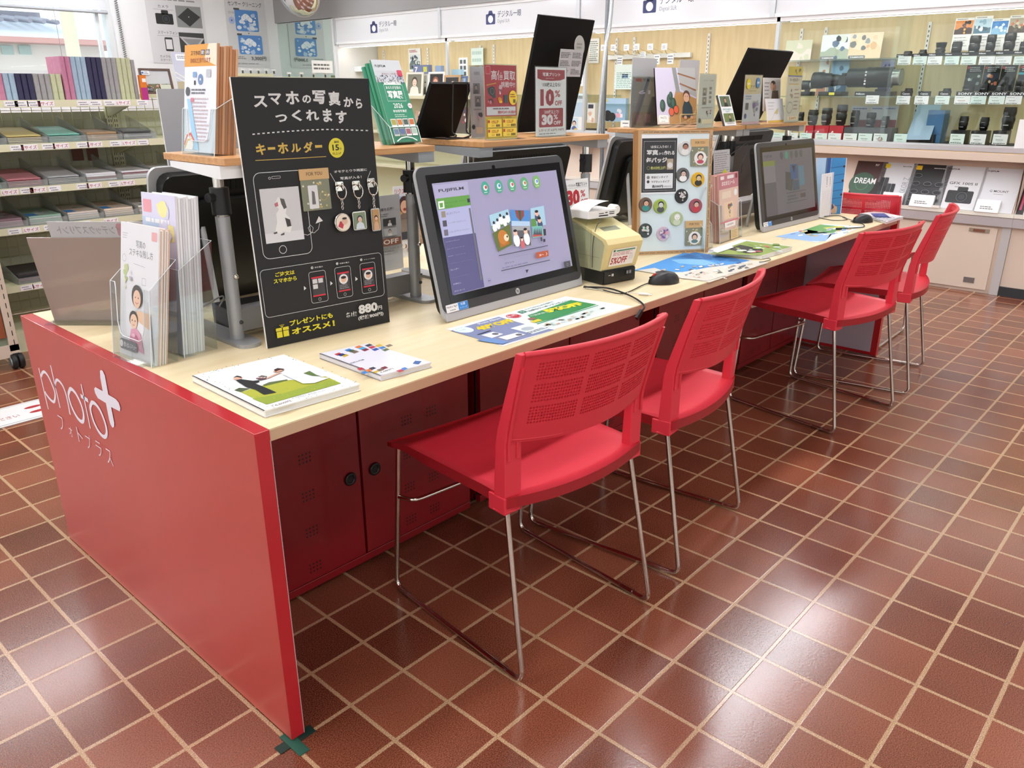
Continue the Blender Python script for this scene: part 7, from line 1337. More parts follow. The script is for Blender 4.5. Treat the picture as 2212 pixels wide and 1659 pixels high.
def art_qr(a, w_, h): a.text('年賀状', w_ * .3, h * .88, w_ * .7, h * .93, '#77777a'); a.line([(w_ * .08, h * .8), (w_ * .92, h * .8)], .0006, '#999'); [a.portrait(w_ * (.3 if k else .2), h * (.62 - .18 * k), w_ * (.75 if k else .7), h * (.77 - .18 * k), '#8a8a8c', '#3a3a3c', '#c9bcb4', '#55565a', k) for k in range(2)]; a.fine(w_ * .2, h * .38, w_ * .8, h * .42, 1, '#999', 3); a.blobs(w_ * .2, h * .2, w_ * .9, h * .36, ['#3a3a3c', '#d8b0c0', '#c9c9cc'], 9, 3, .2); a.circ(w_ * .14, h * .15, w_ * .12, '#2c2c2e', 18); a.up(); a.rr(w_ * .3, h * .05, w_ * .8, h * .15, .003, '#e6d8c0')
tsign((1019, 297), (1048, 296), 141, .60, 'narrow pale acrylic sign tucked behind the red buy-back poster', '#d6d6da', art_qr)
# third riser
def art_g61(a, w_, h): a.rect(w_ * .08, h * .91, w_ * .3, h * .97, '#8a2a34'); a.text('写真モード', w_ * .34, h * .91, w_ * .95, h * .97, '#3a3a3c', .02); a.rect(0, 0, w_, h * .3, '#7a6a64'); a.up(); a.text('61', w_ * .2, h * .66, w_ * .62, h * .74, '#b9b4c9', .03); [a.rect(w_ * (.15 + .3 * k), h * .08, w_ * (.35 + .3 * k), h * .25, ['#8a6a72', '#a07a80', '#6a5a5e'][k]) for k in range(3)]
tsign((1364, 276), (1424, 277), 164, .66, 'grey acrylic sign left of the watermelon photo panel', '#76767a', art_g61)
for i, (pl, pr, ptop, pbot, lb) in enumerate(((1366, 1418, 124, 170, 'above the grey acrylic sign'), (1470, 1512, 128, 200, 'behind the watermelon photo panel'))):
    q0, q1 = at(pl, pbot, 1, .70), at(pr, pbot, 1, .70); card('grey_card', 'plain pale grey card %s' % lb, 'card', (q0.x, .702 + .01 * i, RT), (q1.x, .702 + .01 * i, RT), at(pl, ptop, 1, .7).z - RT, 0, .002, '#c2c3c6', None)
b0, b1 = at(1420, 272, 1, .60), at(1506, 274, 1, .50); TB = frame((b0.x, .60, RT + .012), (b1.x, .50, RT + .012), .30)
wb = (b1.xy - b0.xy).length; hb = .222
t = thing('canvas_photo', 'photo panel of a baby beside watermelons on a wire stand', 'photo panel', TB); b = B(); b.box(0, 0, -.012, wb, hb, 0, BLACK); a = Art(b, None, .0004)
a.rect(0, 0, wb, hb, '#cfc8dc'); a.up(); a.poly([(0, 0), (wb, 0), (wb, hb * .45), (wb * .5, hb * .62), (wb * .28, hb * .05)], '#b88a58'); a.up(); [a.line([(wb * (.3 + .1 * k), 0), (wb * 1.0, hb * (.02 + .055 * k))], .0015, '#d8b488') for k in range(7)]; a.up(); a.poly([(wb * .42, hb), (wb * .52, hb), (wb * .6, hb * .55), (wb * .5, hb * .58)], '#8a8c88'); a.poly([(wb * .56, hb), (wb, hb), (wb, hb * .48), (wb * .62, hb * .62)], '#aaa8a4'); a.up(); a.line([(wb * .56, hb * .9), (wb, hb * .8)], .006, '#8a5a34'); a.line([(wb * .6, hb * .72), (wb, hb * .6)], .006, '#8a5a34'); a.rect(0, 0, wb * .3, hb * .14, '#d9d2c8'); a.up()
for x, y, r_ in ((.15, .33, .07), (.33, .42, .075), (.42, .36, .07), (.36, .5, .05)): a.circ(wb * x, hb * y, wb * r_, '#2f4a3c', 18, hb * r_ * 1.6); a.up(.4); a.circ(wb * (x - .012), hb * (y + .02), wb * r_ * .5, '#47665a', 14, hb * r_); a.up(.4)
for x, y in ((.36, .22), (.48, .26)): a.circ(wb * x, hb * y, wb * .07, '#2f4a3c', 18, hb * .08); a.up(.4); a.circ(wb * x, hb * y, wb * .058, '#d8603c', 18, hb * .068); a.up(.4)
a.poly([(wb * .62, hb * .12), (wb * .9, hb * .12), (wb * .88, hb * .3), (wb * .8, hb * .42), (wb * .7, hb * .42), (wb * .64, hb * .3)], '#39464c'); a.up(); a.circ(wb * .75, hb * .5, wb * .085, '#5a3a2a', 18, hb * .1); a.up(); a.circ(wb * .745, hb * .47, wb * .072, '#dcae90', 18, hb * .08); a.up(); [a.circ(wb * q, hb * .49, .0016, '#2a1c18', 6) for q in (.72, .77)]; a.circ(wb * .7, hb * .12, wb * .04, '#d8a888', 10); a.circ(wb * .86, hb * .12, wb * .04, '#d8a888', 10); a.rect(wb * .04, hb * .03, wb * .27, hb * .16, '#f1efec'); a.up(); a.text('PHOTO', wb * .08, hb * .09, wb * .23, hb * .135, '#5a5654'); a.fine(wb * .1, hb * .045, wb * .22, hb * .06, 1, '#888', 2)
b.build('panel', t); b = B(); b.tube(bend([(wb * .5, -.008, .03), (wb * .5, .03, .03), (wb * .9, .03, .03), (wb * .9, -.008, .03)], .006), .002, M('#c9b98a', .3, .7), 6); b.tube([(wb * .1, -.010, -.03), (wb * .62, -.006, .05)], .0022, CHROME, 6); b.tube([(wb * .35, -.010, -.04), (wb * .9, -.004, .04)], .0022, CHROME, 6); b.build('wire_stand', t)
def art_pr(a, w_, h): a.text('ましかく 写真集', w_ * .25, h * .87, w_ * .85, h * .9, '#7a7c6a'); [a.portrait(w_ * .22, h * (.6 - .17 * k), w_ * .48, h * (.75 - .17 * k), '#8a8c8a', '#3a3a3a', '#c9b8ac', '#55585a', k) for k in range(2)]; [a.rect(w_ * .62, h * (.46 + .085 * k), w_ * .76, h * (.51 + .085 * k), '#77787a') for k in range(4)]; a.blobs(w_ * .14, h * .2, w_ * .9, h * .34, ['#6a3a4a', '#3a4a3a', '#d8a0b4', '#8a8a70'], 10, 3, .16); a.fine(w_ * .2, h * .36, w_ * .9, h * .39, 1, '#999', 3); a.circ(w_ * .12, h * .13, w_ * .07, '#4a4c40', 14); a.rect(w_ * .22, h * .06, w_ * .9, h * .15, '#dcd2ae')
tsign((1505, 279), (1540, 276), 158, .452, 'pale cream acrylic sign of small photos, right of the watermelon panel', '#d3d5cc', art_pr)
def art_fd(a, w_, h): a.portrait(w_ * .08, h * .62, w_ * .92, h * .96, '#5a6a4a', '#1c1c1c', '#c99a7c', '#1a1a1c', 1); a.text("FATHER'S", w_ * .14, h * .50, w_ * .86, h * .56, '#3a8a8a', .01); a.text('DAY', w_ * .34, h * .43, w_ * .66, h * .48, '#3a8a8a', .01); a.portrait(w_ * .08, h * .12, w_ * .92, h * .40, '#6a7a3a', '#222', '#c9a488', '#2a2c2e', 2); a.text('PHOTO', w_ * .2, h * .04, w_ * .8, h * .09, '#5a5654')
f0, f1 = at(1567, 279, 1, .455), at(1589, 277, 1, .455); t = card('photo_block', "narrow white photo block reading FATHER'S DAY, leaning on the riser", 'photo panel', (f0.x, .458, RT + .002), (f1.x + .012, .458, RT + .002), .128, .36, .01, '#ececea', art_fd, None, '#4a4a4a')
def art_cl(a, w_, h): a.text('クリアプリント', w_ * .1, h * .73, w_ * .88, h * .80, '#5a4a3a', .02); a.rect(0, h * .62, w_, h, '#d2c29c'); a.up(); a.text('クリアプリント', w_ * .1, h * .73, w_ * .88, h * .80, '#5a4a3a', .02); a.text('CLEAR PRINT', w_ * .25, h * .67, w_ * .7, h * .7, '#7a6a5a'); a.blobs(w_ * .3, h * .14, w_ * .95, h * .5, ['#8a7aa8', '#6a5a8a', '#b9b4d0', '#8fa08a'], 16, 3, .16); a.rect(w_ * .12, h * .3, w_ * .28, h * .44, '#55565a'); a.fine(w_ * .1, h * .5, w_ * .5, h * .6, 2, '#8aa0b8', 2); a.circ(w_ * .14, h * .17, w_ * .07, '#3a4a8a', 14); a.rect(0, 0, w_, h * .05, '#c9a0ac')
t = tsign((1602, 274), (1638, 274), 160, .46, 'clear-print sign with a yellow NEW burst, before the large black panel', '#cfd0d8', art_cl)
b = B(); T_ = t.matrix_world
for cx, cy, col, tx in ((.028, .165, '#dccb2e', 'NEW'), (.115, .17, '#4a80b0', 'NEW')): b.prism([(cx + .018 * math.cos(2 * PI * i / 22), cy + .021 * math.sin(2 * PI * i / 22)) for i in range(22)], .003, .004, M(col, .4)); Art(b, None, .0044).text(tx, cx - .011, cy - .004, cx + .011, cy + .005, '#f4f2e6', .03)
b.build('burst', t)
def art_cp(a, w_, h): a.fine(w_ * .06, h * .35, w_ * .35, h * .9, 5, '#8a8684', 3, .3); a.circ(w_ * .55, h * .78, w_ * .16, '#4a3428', 16, h * .14); a.up(); a.circ(w_ * .48, h * .74, w_ * .09, '#d8ac90', 14); a.circ(w_ * .65, h * .72, w_ * .09, '#c99a7c', 14); a.up(); a.poly([(w_ * .4, h * .1), (w_ * .95, h * .1), (w_ * .85, h * .62), (w_ * .5, h * .62)], '#6a5a48'); a.blobs(w_ * .1, h * .1, w_ * .4, h * .3, ['#c9b83a', '#d88a8a'], 5, 2, .2)
c0, c1 = at(1660, 215, 1, .52), at(1692, 215, 1, .52); card('photo_card', 'white photo card of an embracing couple on the last riser shelf', 'card', (c0.x - .02, .53, RT + .05), (c1.x, .53, RT + .05), .145, .1, .003, '#dcd9d6', art_cp)
c0, c1 = at(1662, 272, 1, .46), at(1698, 270, 1, .46); card('note_card', 'white note card with a yellow foot, below the embracing couple', 'card', (c0.x, .468, RT + .002), (c1.x, .468, RT + .002), .105, .22, .003, '#d9d9d9', lambda a, w_, h: (a.rect(0, 0, w_, h * .1, '#c9a84a'), a.fine(w_ * .1, h * .5, w_ * .5, h * .9, 3, '#a9a9a9', 2, .2), a.line([(w_ * .2, h * .1), (w_ * .6, h * .6), (w_ * .9, h * .1)], .0015, '#a9a59a'), a.poly([(w_ * .4, h * .4), (w_ * .7, h * .62), (w_ * .6, h * .35)], '#c9b87a')))
def art_key(a, w_, h): a.rect(0, h * .84, w_, h, '#d8c22a'); a.up(); a.blobs(w_ * .05, h * .86, w_ * .95, h * .98, ['#3a4a2a', '#6a5a1a', '#2a3a7a'], 6, 3, .25); a.rect(0, h * .82, w_, h * .845, '#3a5ab0'); a.text('キーホルダー', w_ * .15, h * .73, w_ * .8, h * .8, '#4a463a', .02); a.rect(w_ * .1, h * .68, w_ * .8, h * .695, '#c9a83a'); a.ring(w_ * .3, h * .26, w_ * .2, .003, '#8a8c8e', 20, h * .1); a.blobs(w_ * .2, h * .4, w_ * .5, h * .62, ['#8a8a8c', '#c9783a'], 5, 4, .2); a.fine(w_ * .55, h * .2, w_ * .9, h * .62, 6, '#a08a7a', 5, .3); a.rect(w_ * .2, h * .03, w_ * .9, h * .1, '#e0d4ae'); a.up(); a.text('各600円', w_ * .3, h * .04, w_ * .8, h * .09, '#a8343a', .02)
tsign((1692, 274), (1722, 271), 141, .452, 'tall key-ring price sign with a yellow header at the riser end', '#d6d3c6', art_key)
tsign((1694, 268), (1722, 268), 160, .50, 'white and red acrylic 10% sign half hidden at the riser end', '#d9d5d4', lambda a, w_, h: (a.rect(0, h * .86, w_, h, '#a8242e'), a.rect(w_ * .55, h * .1, w_, h * .42, '#a8242e'), a.up(), a.text('OFF', w_ * .6, h * .46, w_ * .98, h * .56, '#333', .03)))

# ---------------------------------------------------------------- printer, reader and drive by the lilac-screen monitor
rzp = math.atan2(-.024, .136); TP = TR(1.345, .224, Z0 + .0006, rzp)
t = thing('disc_drive', 'black disc drive box under the cream ticket printer', 'drive', TP); b = B(); b.box(0, 0, 0, .142, .19, .043, M('#121213', .4)); b.build('body', t, None, .0015)
b = B().box(.003, -.004, .003, .139, 0, .040, M('#161617', .3)); a = Art(b, Matrix(((1, 0, 0, 0), (0, 0, -1, -.004), (0, 1, 0, 0), (0, 0, 0, 1))), .0004); a.rect(.004, .018, .138, .0185, '#050505'); a.rect(.02, .027, .03, .029, '#c9c9c9'); a.rr(.034, .024, .043, .032, .001, '#c9c9c9'); a.rect(.100, .024, .108, .034, '#8a8a8c'); a.rect(.112, .024, .121, .034, '#8a8a8c'); a.rect(.112, .006, .128, .011, '#060606'); b.build('front_bezel', t)
PC_ = M('#d8c98f', .45); PS_ = M('#a9aa8a', .5)
TPP = TP @ Matrix.Translation((-.006, -.008, .0434)) @ Matrix.Diagonal((1, 1, .82, 1))
t = thing('ticket_printer', 'cream ticket printer with sloping front on the black disc drive', 'printer', TPP)
side = [(.012, 0), (.20, .0), (.20, .175), (.135, .172), (.0, .118), (-.012, .10)]
b = B(); S_ = Matrix(((0, 0, 1, 0), (1, 0, 0, 0), (0, 1, 0, 0), (0, 0, 0, 1))); b.prism(side, .002, .150, PS_, S_); b.build('body', t, None, .002)
b = B(); out = [(.010, .004), (.014, .004), (.0, .10), (.01, .114), (.14, .170), (.20, .174), (.20, .179), (.138, .177), (-.004, .122), (-.016, .104), (-.0135, .09)]
b.prism(out, 0, .152, PC_, S_); b.build('cover', t, None, .0015)
b = B(); b.box(-.0006, .02, .05, .0, .2, .0508, M('#6a6b58', .5)); b.box(-.0006, .06, 0, .0, .0605, .15, M('#55564a', .5)); b.build('seam', t)
b = B(); Tt = Matrix.Translation((.035, .035, .1325)) @ Matrix.Rotation(math.radians(22.5), 4, 'X'); b.box(0, 0, .002, .085, .045, .0035, M('#c9c8a4', .4), Tt); b.box(.006, .006, .0035, .079, .039, .004, M('#77785f', .5), Tt); b.build('ticket_slot', t)
fs = Matrix.Translation((.012, .0082, .004)) @ Matrix.Rotation(math.atan2(.1, -.026), 4, 'X')
b = B(); b.box(.012, .012, .0005, .118, .082, .0012, M('#efebe8', .5), fs); a = Art(b, fs @ Matrix.Translation((.012, .012, 0)), .0015); a.rect(.018, .06, .1, .066, '#4a8a6a'); a.rr(.004, .06, .014, .068, .001, '#2a6a4a'); a.fine(.006, .042, .1, .058, 3, '#b0606a', 3, .4); a.text('5%OFF', .004, .008, .074, .036, '#a8303a', .03); a.rect(.08, .02, .1, .04, '#e2e0de'); a.fine(.02, .069, .1, .069, 1, '#444', 3); b.build('offer_sticker', t)
# clear bridge over it with the card reader
t = thing('acrylic_bridge', 'clear acrylic stand bridging over the back of the ticket printer', 'stand', TP @ Matrix.Translation((-.02, .062, 0)))
b = B(); pr_ = bend([(0, 0, 0), (0, 0, .196), (.19, 0, .196), (.19, 0, 0)], .03, 6); 
for i in range(len(pr_) - 1): p, q = pr_[i], pr_[i + 1]; b.add([(p.x, 0, p.z), (q.x, 0, q.z), (q.x, .13, q.z), (p.x, .13, p.z)], [(0, 1, 2, 3)], ACR); b.add([(p.x, 0, p.z - .003), (q.x, 0, q.z - .003), (q.x, .13, q.z - .003), (p.x, .13, p.z - .003)], [(3, 2, 1, 0)], ACR)
b.build('sheet', t)
t = thing('card_reader', 'white memory card reader with slots on the clear stand', 'card reader', TP @ Matrix.Translation((-.008, .066, .1965)))
b = B(); b.rbox(0, 0, 0, .125, .09, .022, .006, M('#e9e9e6', .35)); b.build('body', t, None, .003)
b = B(); fz = Matrix(((1, 0, 0, 0), (0, 0, -1, -.0002), (0, 1, 0, 0), (0, 0, 0, 1))); a = Art(b, fz, .0003); a.rect(.045, .004, .085, .008, '#161616'); a.rect(.045, .012, .066, .0145, '#2a2a2a'); a.rect(.072, .013, .082, .016, '#2a2a2a'); a.rect(.09, .008, .112, .011, '#2a2a2a'); a.rect(.09, .014, .112, .0165, '#2a2a2a'); b.build('slots', t)
b = B(); b.grid(lambda u, v: (.005 + u * .085, .004 + v * .085, .023 + .026 * math.sin(u * PI * .5) ** .6 * (1 - .1 * v)), 8, 2, M('#f1f1ef', .4)); b.grid(lambda u, v: (.005 + u * .085, .004 + v * .085, .0225 + .026 * math.sin(u * PI * .5) ** .6 * (1 - .1 * v)), 8, 2, M('#f1f1ef', .4)); a = Art(b, None, .0505); a.text('メモリーカードを', .04, .05, .088, .062, '#55585a'); a.text('しっかり挿してください', .035, .03, .09, .044, '#55585a'); b.build('paper_note', t)
B().lathe([(.013, 0), (.015, .004), (.015, .03), (.012, .034)], M('#ecebe4', .35), Matrix.Translation((.145, .02, .016)) @ Matrix.Rotation(-PI / 2, 4, 'X'), 18).build('tape_roll', t)
q0, q1 = at(1240, 470, 1, .47), at(1283, 458, 1, .47)
p0, p1 = at(1226, 480, 1, .40), at(1282, 470, 1, .40)
t = thing('price_sign', 'white tilted sign reading 30% OFF behind the card reader', 'sign', frame((p0.x, .40, Z0 + .02), (p1.x, .40, Z0 + .02), .10)); zt = at(1240, 388, 1, .42).z - Z0 - .02; wd = p1.x - p0.x
b = B().box(0, 0, -.002, wd, zt, 0, M('#efefed', .5)); a = Art(b, None, .0004); y0 = zt - .135
a.text('スマホ・デジカメの', .004, zt - .022, wd * .5, zt - .013, '#4a484a'); a.text('写真プリント', wd * .52, zt - .024, wd * .95, zt - .010, '#3a383a', .02); a.line([(.004, zt - .027), (wd * .96, zt - .026)], .0006, '#888'); a.text('30', wd * .16, zt - .082, wd * .64, zt - .031, '#b8242e', .06); a.text('%', wd * .68, zt - .058, wd * .86, zt - .036, '#b8242e', .02); a.text('OFF', wd * .68, zt - .082, wd * .95, zt - .065, '#b8242e', .02); a.rect(0, y0 + .012, wd * .3, y0 + .026, '#c8402e'); a.rect(wd * .2, y0 + .012, wd * .3, y0 + .026, '#e0a02a'); b.build('board', t); B().box(wd * .3, 0, -.06, wd * .7, .003, -.002, ACR).build('foot', t); B().box(0, -.02, -.012, wd, .0, .012, ACR).build('base', t)
Ti = TP @ Matrix.Translation((0, 0, 0)); P_ = [Ti @ Vector(v) for v in ((.035, .062, .195), (.03, .05, .188), (.01, .045, .178), (-.0085, .04, .13), (-.009, .04, .05))]
tag(B().tube(spline(P_, 6), .0012, M('#3a3a36', .5), 6).build('thin_cable'), 'thin dark lead hanging down the side of the ticket printer', 'cable')

# ---------------------------------------------------------------- badge board
bl, br = Vector((1.82, .416, Z0 + .0006)), Vector((2.058, .252, Z0 + .0006)); TBd = frame(bl, br, .10); WB = (br - bl).length; HB = .440
t = thing('badge_board', 'wood-framed pale board of round photo badges', 'display board', TBd)
qb = on(TBd); PINE = noisy('pine_frame', '#a8753f', '#c08a52', 18, .5, (4, .6, 4)); TAPE = M('#bd9a70', .6)
b = B(); b.box(0, 0, -.05, .008, HB, -.001, PINE).box(WB - .008, 0, -.05, WB, HB, -.001, PINE).box(.008, 0, -.05, WB - .008, .008, -.001, PINE).box(.008, HB - .008, -.05, WB - .008, HB, -.001, PINE); b.build('frame', t)
b = B(); TW = .0125; b.box(0, 0, -.001, TW, HB, .0003, TAPE).box(WB - TW, 0, -.001, WB, HB, .0003, TAPE).box(TW, 0, -.001, WB - TW, TW, .0003, TAPE).box(TW, HB - TW, -.001, WB - TW, HB, .0003, TAPE); a = Art(b, None, .0006)
a.text('Twinkle, twinkle, little star, How I wonder what you are!', WB - .012, HB - .0025, .018, HB - .0095, '#4a3a2c', .01); a.text('Twinkle, twinkle, little star, How I wonder what you are!', WB - .015, .0095, .012, .003, '#4a3a2c', .01)
a.text('Twinkle, twinkle, little star, How I wonder what you are! Twinkle', WB - TW / 2 - HB * .46, HB / 2 - .0036, WB - TW / 2 + HB * .46, HB / 2 + .0036, '#4a3a2c', .01, -PI / 2); b.build('tape_border', t)
B().box(.008, .008, -.004, WB - .008, HB - .008, -.0015, M('#d3e0e2', .35)).build('backing', t)
b = B(); a = Px(b, None, .0008); a.crop(TBd, 1380, 270, 5.722)
z5 = a.p
P0 = z5(5, 870); P1 = z5(500, 130); b.box(.013, z5(20, 860)[1], -.0015, z5(485, 140)[0], HB - TW - .002, .0004, M('#e6e7e8', .5))
A1 = z5(8, 838); A2 = z5(475, 160); A1 = (.0145, A1[1]); a.rect(A1[0], A1[1], A2[0], A2[1], '#29292b'); a.up(); w_ = A2[0] - A1[0]; h = A2[1] - A1[1]
for k in range(60):   # dotted border
    for x_, y_ in ((A1[0] + w_ * .05 + w_ * .9 * k / 59, A1[1] + h * .03), (A1[0] + w_ * .05 + w_ * .9 * k / 59, A2[1] - h * .06)): a.rect(x_, y_, x_ + w_ * .009, y_ + w_ * .009, '#cfcfcd')
    for x_ in (A1[0] + w_ * .05, A2[0] - w_ * .06): y_ = A1[1] + h * .03 + h * .9 * k / 59; a.rect(x_, y_, x_ + w_ * .009, y_ + h * .006, '#cfcfcd')
a.text('\\お気に入りの！/', A1[0] + w_ * .24, A1[1] + h * .815, A1[0] + w_ * .82, A1[1] + h * .87, CW, .02); a.text('写真', A1[0] + w_ * .14, A1[1] + h * .69, A1[0] + w_ * .46, A1[1] + h * .79, CW, .04); a.text('から', A1[0] + w_ * .48, A1[1] + h * .695, A1[0] + w_ * .62, A1[1] + h * .74, CW, .01); a.text('作れる', A1[0] + w_ * .63, A1[1] + h * .69, A1[0] + w_ * .93, A1[1] + h * .77, CW, .03); a.text('缶バッジ', A1[0] + w_ * .13, A1[1] + h * .55, A1[0] + w_ * .72, A1[1] + h * .65, CW, .04)
a.ring(A1[0] + w_ * .19, A1[1] + h * .455, w_ * .04, .0006, '#c9cc6a', 16); a.text('約15分仕上げ！', A1[0] + w_ * .26, A1[1] + h * .425, A1[0] + w_ * .68, A1[1] + h * .485, '#c9cc6a', .02); a.rect(A1[0] + w_ * .1, A1[1] + h * .07, A1[0] + w_ * .9, A1[1] + h * .35, '#dedfe0'); a.rect(A1[0] + w_ * .72, A1[1] + h * .42, A1[0] + w_ * .9, A1[1] + h * .62, '#a89a84'); a.up(); a.circ(A1[0] + w_ * .81, A1[1] + h * .5, w_ * .075, '#d2d0cc', 18); a.circ(A1[0] + w_ * .19, A1[1] + h * .28, w_ * .045, '#77777a', 16); a.circ(A1[0] + w_ * .19, A1[1] + h * .2, w_ * .04, '#333', 16); a.text('安全ピンタイプ', A1[0] + w_ * .28, A1[1] + h * .26, A1[0] + w_ * .76, A1[1] + h * .305, '#3a3a3c', .02); a.text('マグネットタイプ', A1[0] + w_ * .28, A1[1] + h * .175, A1[0] + w_ * .8, A1[1] + h * .22, '#3a3a3c', .02); a.text('各500円', A1[0] + w_ * .3, A1[1] + h * .085, A1[0] + w_ * .62, A1[1] + h * .14, '#2c2c2e', .04); a.text('(税抜455円)', A1[0] + w_ * .64, A1[1] + h * .09, A1[0] + w_ * .86, A1[1] + h * .12, '#4a4a4c')
b.build('notice', t)
BAD = [(565, 290, '#c9c9c6', '#3a2622', '#a8765e', '#dedcda'), (540, 620, '#5a5a58', '#161616', '#d8b8a4', '#e9e9e6'), (728, 675, '#d8a81a', '#3a2a1a', '#e0c89a', '#2a241c'), (525, 880, '#1c1c1e', '#0c0c0d', '#cfc8c4', '#e6e6e4'), (700, 1000, '#9a4a58', '#2a1c1e', '#dcb09a', '#b8323c'), (80, 985, '#6a5040', '#241c18', '#dcae90', '#2f8a82'), (262, 1005, '#9ab04a', '#2c2c2c', '#d8d8d6', '#4a4c50'), (462, 1160, '#a9b88a', '#e6e4d8', '#f0efe8', '#c9d0b4'), (80, 1305, '#3a4442', '#1c2422', '#d8d2ca', '#3a8a6a'), (300, 1345, '#c9b4c4', '#6a5aa0', '#d89aa8', '#b04a6a')]
bn = ['of a baby in pale clothes', 'of a dark-haired child in white', 'yellow, of a brown animal', 'black and white, of a group', 'of a child in a red kimono', 'of a smiling boy in teal', 'of a grey dog on green', 'of a pale fluffy dog', 'of dark green objects', 'of pink and violet shapes']
for i, (x, y, bg, hr, sk, cl) in enumerate(BAD):
    u, v = qb(1380 + x / 5.722, 270 + y / 5.722); r_ = .0262
    bd = thing('photo_badge', 'round photo badge %s, pinned on the badge board' % bn[i], 'badge', TBd @ Matrix.Translation((u, v, 0)), 'photo badges on the board')
    b = B(); b.lathe([(r_, -.0015), (r_, .002), (r_ * .93, .0042), (r_ * .8, .005)], M(bg, .25), None, 28); b.build('rim', bd)
    b = B(); a = Art(b, None, .0052); a.circ(0, 0, r_ * .94, bg, 28); a.up()
    if i in (3, 8, 9): a.blobs(-r_ * .7, -r_ * .7, r_ * .7, r_ * .7, [hr, sk, cl, '#d8d8d6'], 22, i, .14)
    else:
        a.circ(0, -r_ * .45, r_ * .55, cl, 20, r_ * .42); a.up(); a.circ(r_ * .05, r_ * .28, r_ * .44, hr, 20, r_ * .42); a.up(); a.circ(r_ * .05, r_ * .16, r_ * .33, sk, 20, r_ * .32); a.up()
        for q in (-1, 1): a.circ(r_ * (.05 + .13 * q), r_ * .2, r_ * .05, '#2a1c18', 8)
        a.line([(-r_ * .05, r_ * .0), (r_ * .05, -r_ * .04), (r_ * .15, r_ * .0)], r_ * .05, '#a04a44')
    b.build('photo', bd)
def pinned(bl_, tr_, cols, lb):
    A1 = qb(*bl_); A2 = qb(*tr_); T = TBd @ Matrix.Translation((A1[0], A1[1], 0)); tt = thing('badge_packet', lb, 'packet', T); w_, h = A2[0] - A1[0], A2[1] - A1[1]
    bag(tt, 0, 0, w_, h, lambda a, x, y, ww, hh: (a.circ(x + ww * .55, y + hh * .42, ww * .36, '#e6e2de', 24), a.up(), a.circ(x + ww * .55, y + hh * .5, ww * .18, cols[0], 16), a.up(), a.circ(x + ww * .55, y + hh * .46, ww * .13, cols[1], 16), a.up(), a.circ(x + ww * .55, y + hh * .24, ww * .2, cols[2], 16, hh * .1)))
pinned((1491, 360), (1530, 300), ('#3a2622', '#e0b8a0', '#b8485a'), 'bagged badge of a girl in red at the top of the badge board'); pinned((1479, 531), (1517, 476), ('#3a2a26', '#dcb49c', '#5a7a78'), 'bagged badge of a curly-haired child at the bottom of the badge board')
# leaflets between the badge board and the second monitor
h0, h1 = at(1553, 527, 2, Z0), at(1618, 508, 2, Z0)
h0 = at(1555, 528, 2, Z0); TL = frame((h0.x, h0.y, Z0), (h0.x + 1, h0.y + .09, Z0), .12)
t = thing('leaflet_holder', 'clear holder of pink name-sticker leaflets beside the badge board', 'leaflet holder', TL); wl = .225
def art_pk(a, w_, h): a.rect(0, h * .78, w_, h, '#c4808a'); a.rect(0, 0, w_, h * .78, '#e2c4b4'); a.up(); a.rr(w_ * .08, h * .92, w_ * .26, h * .97, .003, '#efe6e6'); a.rr(w_ * .42, h * .92, w_ * .76, h * .97, .003, '#efe6e6'); a.rect(w_ * .84, h * .91, w_ * .95, h * .98, '#8a2a3a'); a.text('おなまえシール', w_ * .14, h * .83, w_ * .8, h * .895, '#f6ecec', .03); a.rr(w_ * .14, h * .64, w_ * .6, h * .74, .004, '#ead8c4'); a.circ(w_ * .84, h * .7, w_ * .08, '#ecf0f2', 18, h * .05); a.up(); a.rr(w_ * .22, h * .32, w_ * .7, h * .58, .006, '#e9d0b4'); a.up(); a.blobs(w_ * .26, h * .34, w_ * .68, h * .56, ['#d8a83a', '#c9604a', '#5a7ab0', '#7a8a5a', '#e6e0d8'], 14, 3, .1); a.rect(0, h * .28, w_, h * .3, '#d8808a'); a.rr(w_ * .2, h * .2, w_ * .75, h * .28, .003, '#efecec'); a.up(); a.text('sample', w_ * .32, h * .22, w_ * .65, h * .26, '#6a5a5e'); a.rect(w_ * .5, 0, w_ * .9, h * .16, '#d8c49a'); a.up(); a.fine(w_ * .55, h * .02, w_ * .86, h * .14, 5, '#b09a6a', 3, .4)
leaves(t, wl * .86, .262, -.004, 6, .008, '#e2c4b4', ['#d8a49c', '#c98f88', '#e0b8a8'], art_pk, 'leaflet_stack', 0, .012, .004); acr_box(t, wl, .06, .19, .15)
h0 = at(1522, 546, 2, Z0); TL2 = frame((h0.x, h0.y, Z0), (h0.x + 1, h0.y + .25, Z0), .13)
t = thing('leaflet_holder', 'clear holder of curling white price leaflets, half behind the badge board', 'leaflet holder', TL2)
def curl(u, v): return (.004 + u * .1, .004 + v * .235, -.01 + .022 * v * v - .02 * math.sin(v * PI))
b = B(); b.grid(curl, 4, 14, M('#dfe0e4', .5)); 
for y0, y1, c in ((.62, .78, '#6a92c4'), (.34, .46, '#55565a'), (.84, .92, '#3a3a3c')): b.grid(lambda u, v: tuple(Vector(curl(.55 + u * .3, y0 + (y1 - y0) * v)) + Vector((0, 0, .0006))), 2, 4, M(c, .5))
for k in range(8): b.grid(lambda u, v: tuple(Vector(curl(.1 + u * .78, .05 + .036 * k + .008 * v)) + Vector((0, 0, .0006))), 2, 1, M('#a9abb2', .5))
b.build('leaflet', t); acr_box(t, .115, .05, .17, .09, cut=False)
h0 = at(1545, 400, 1, .43); b = B()
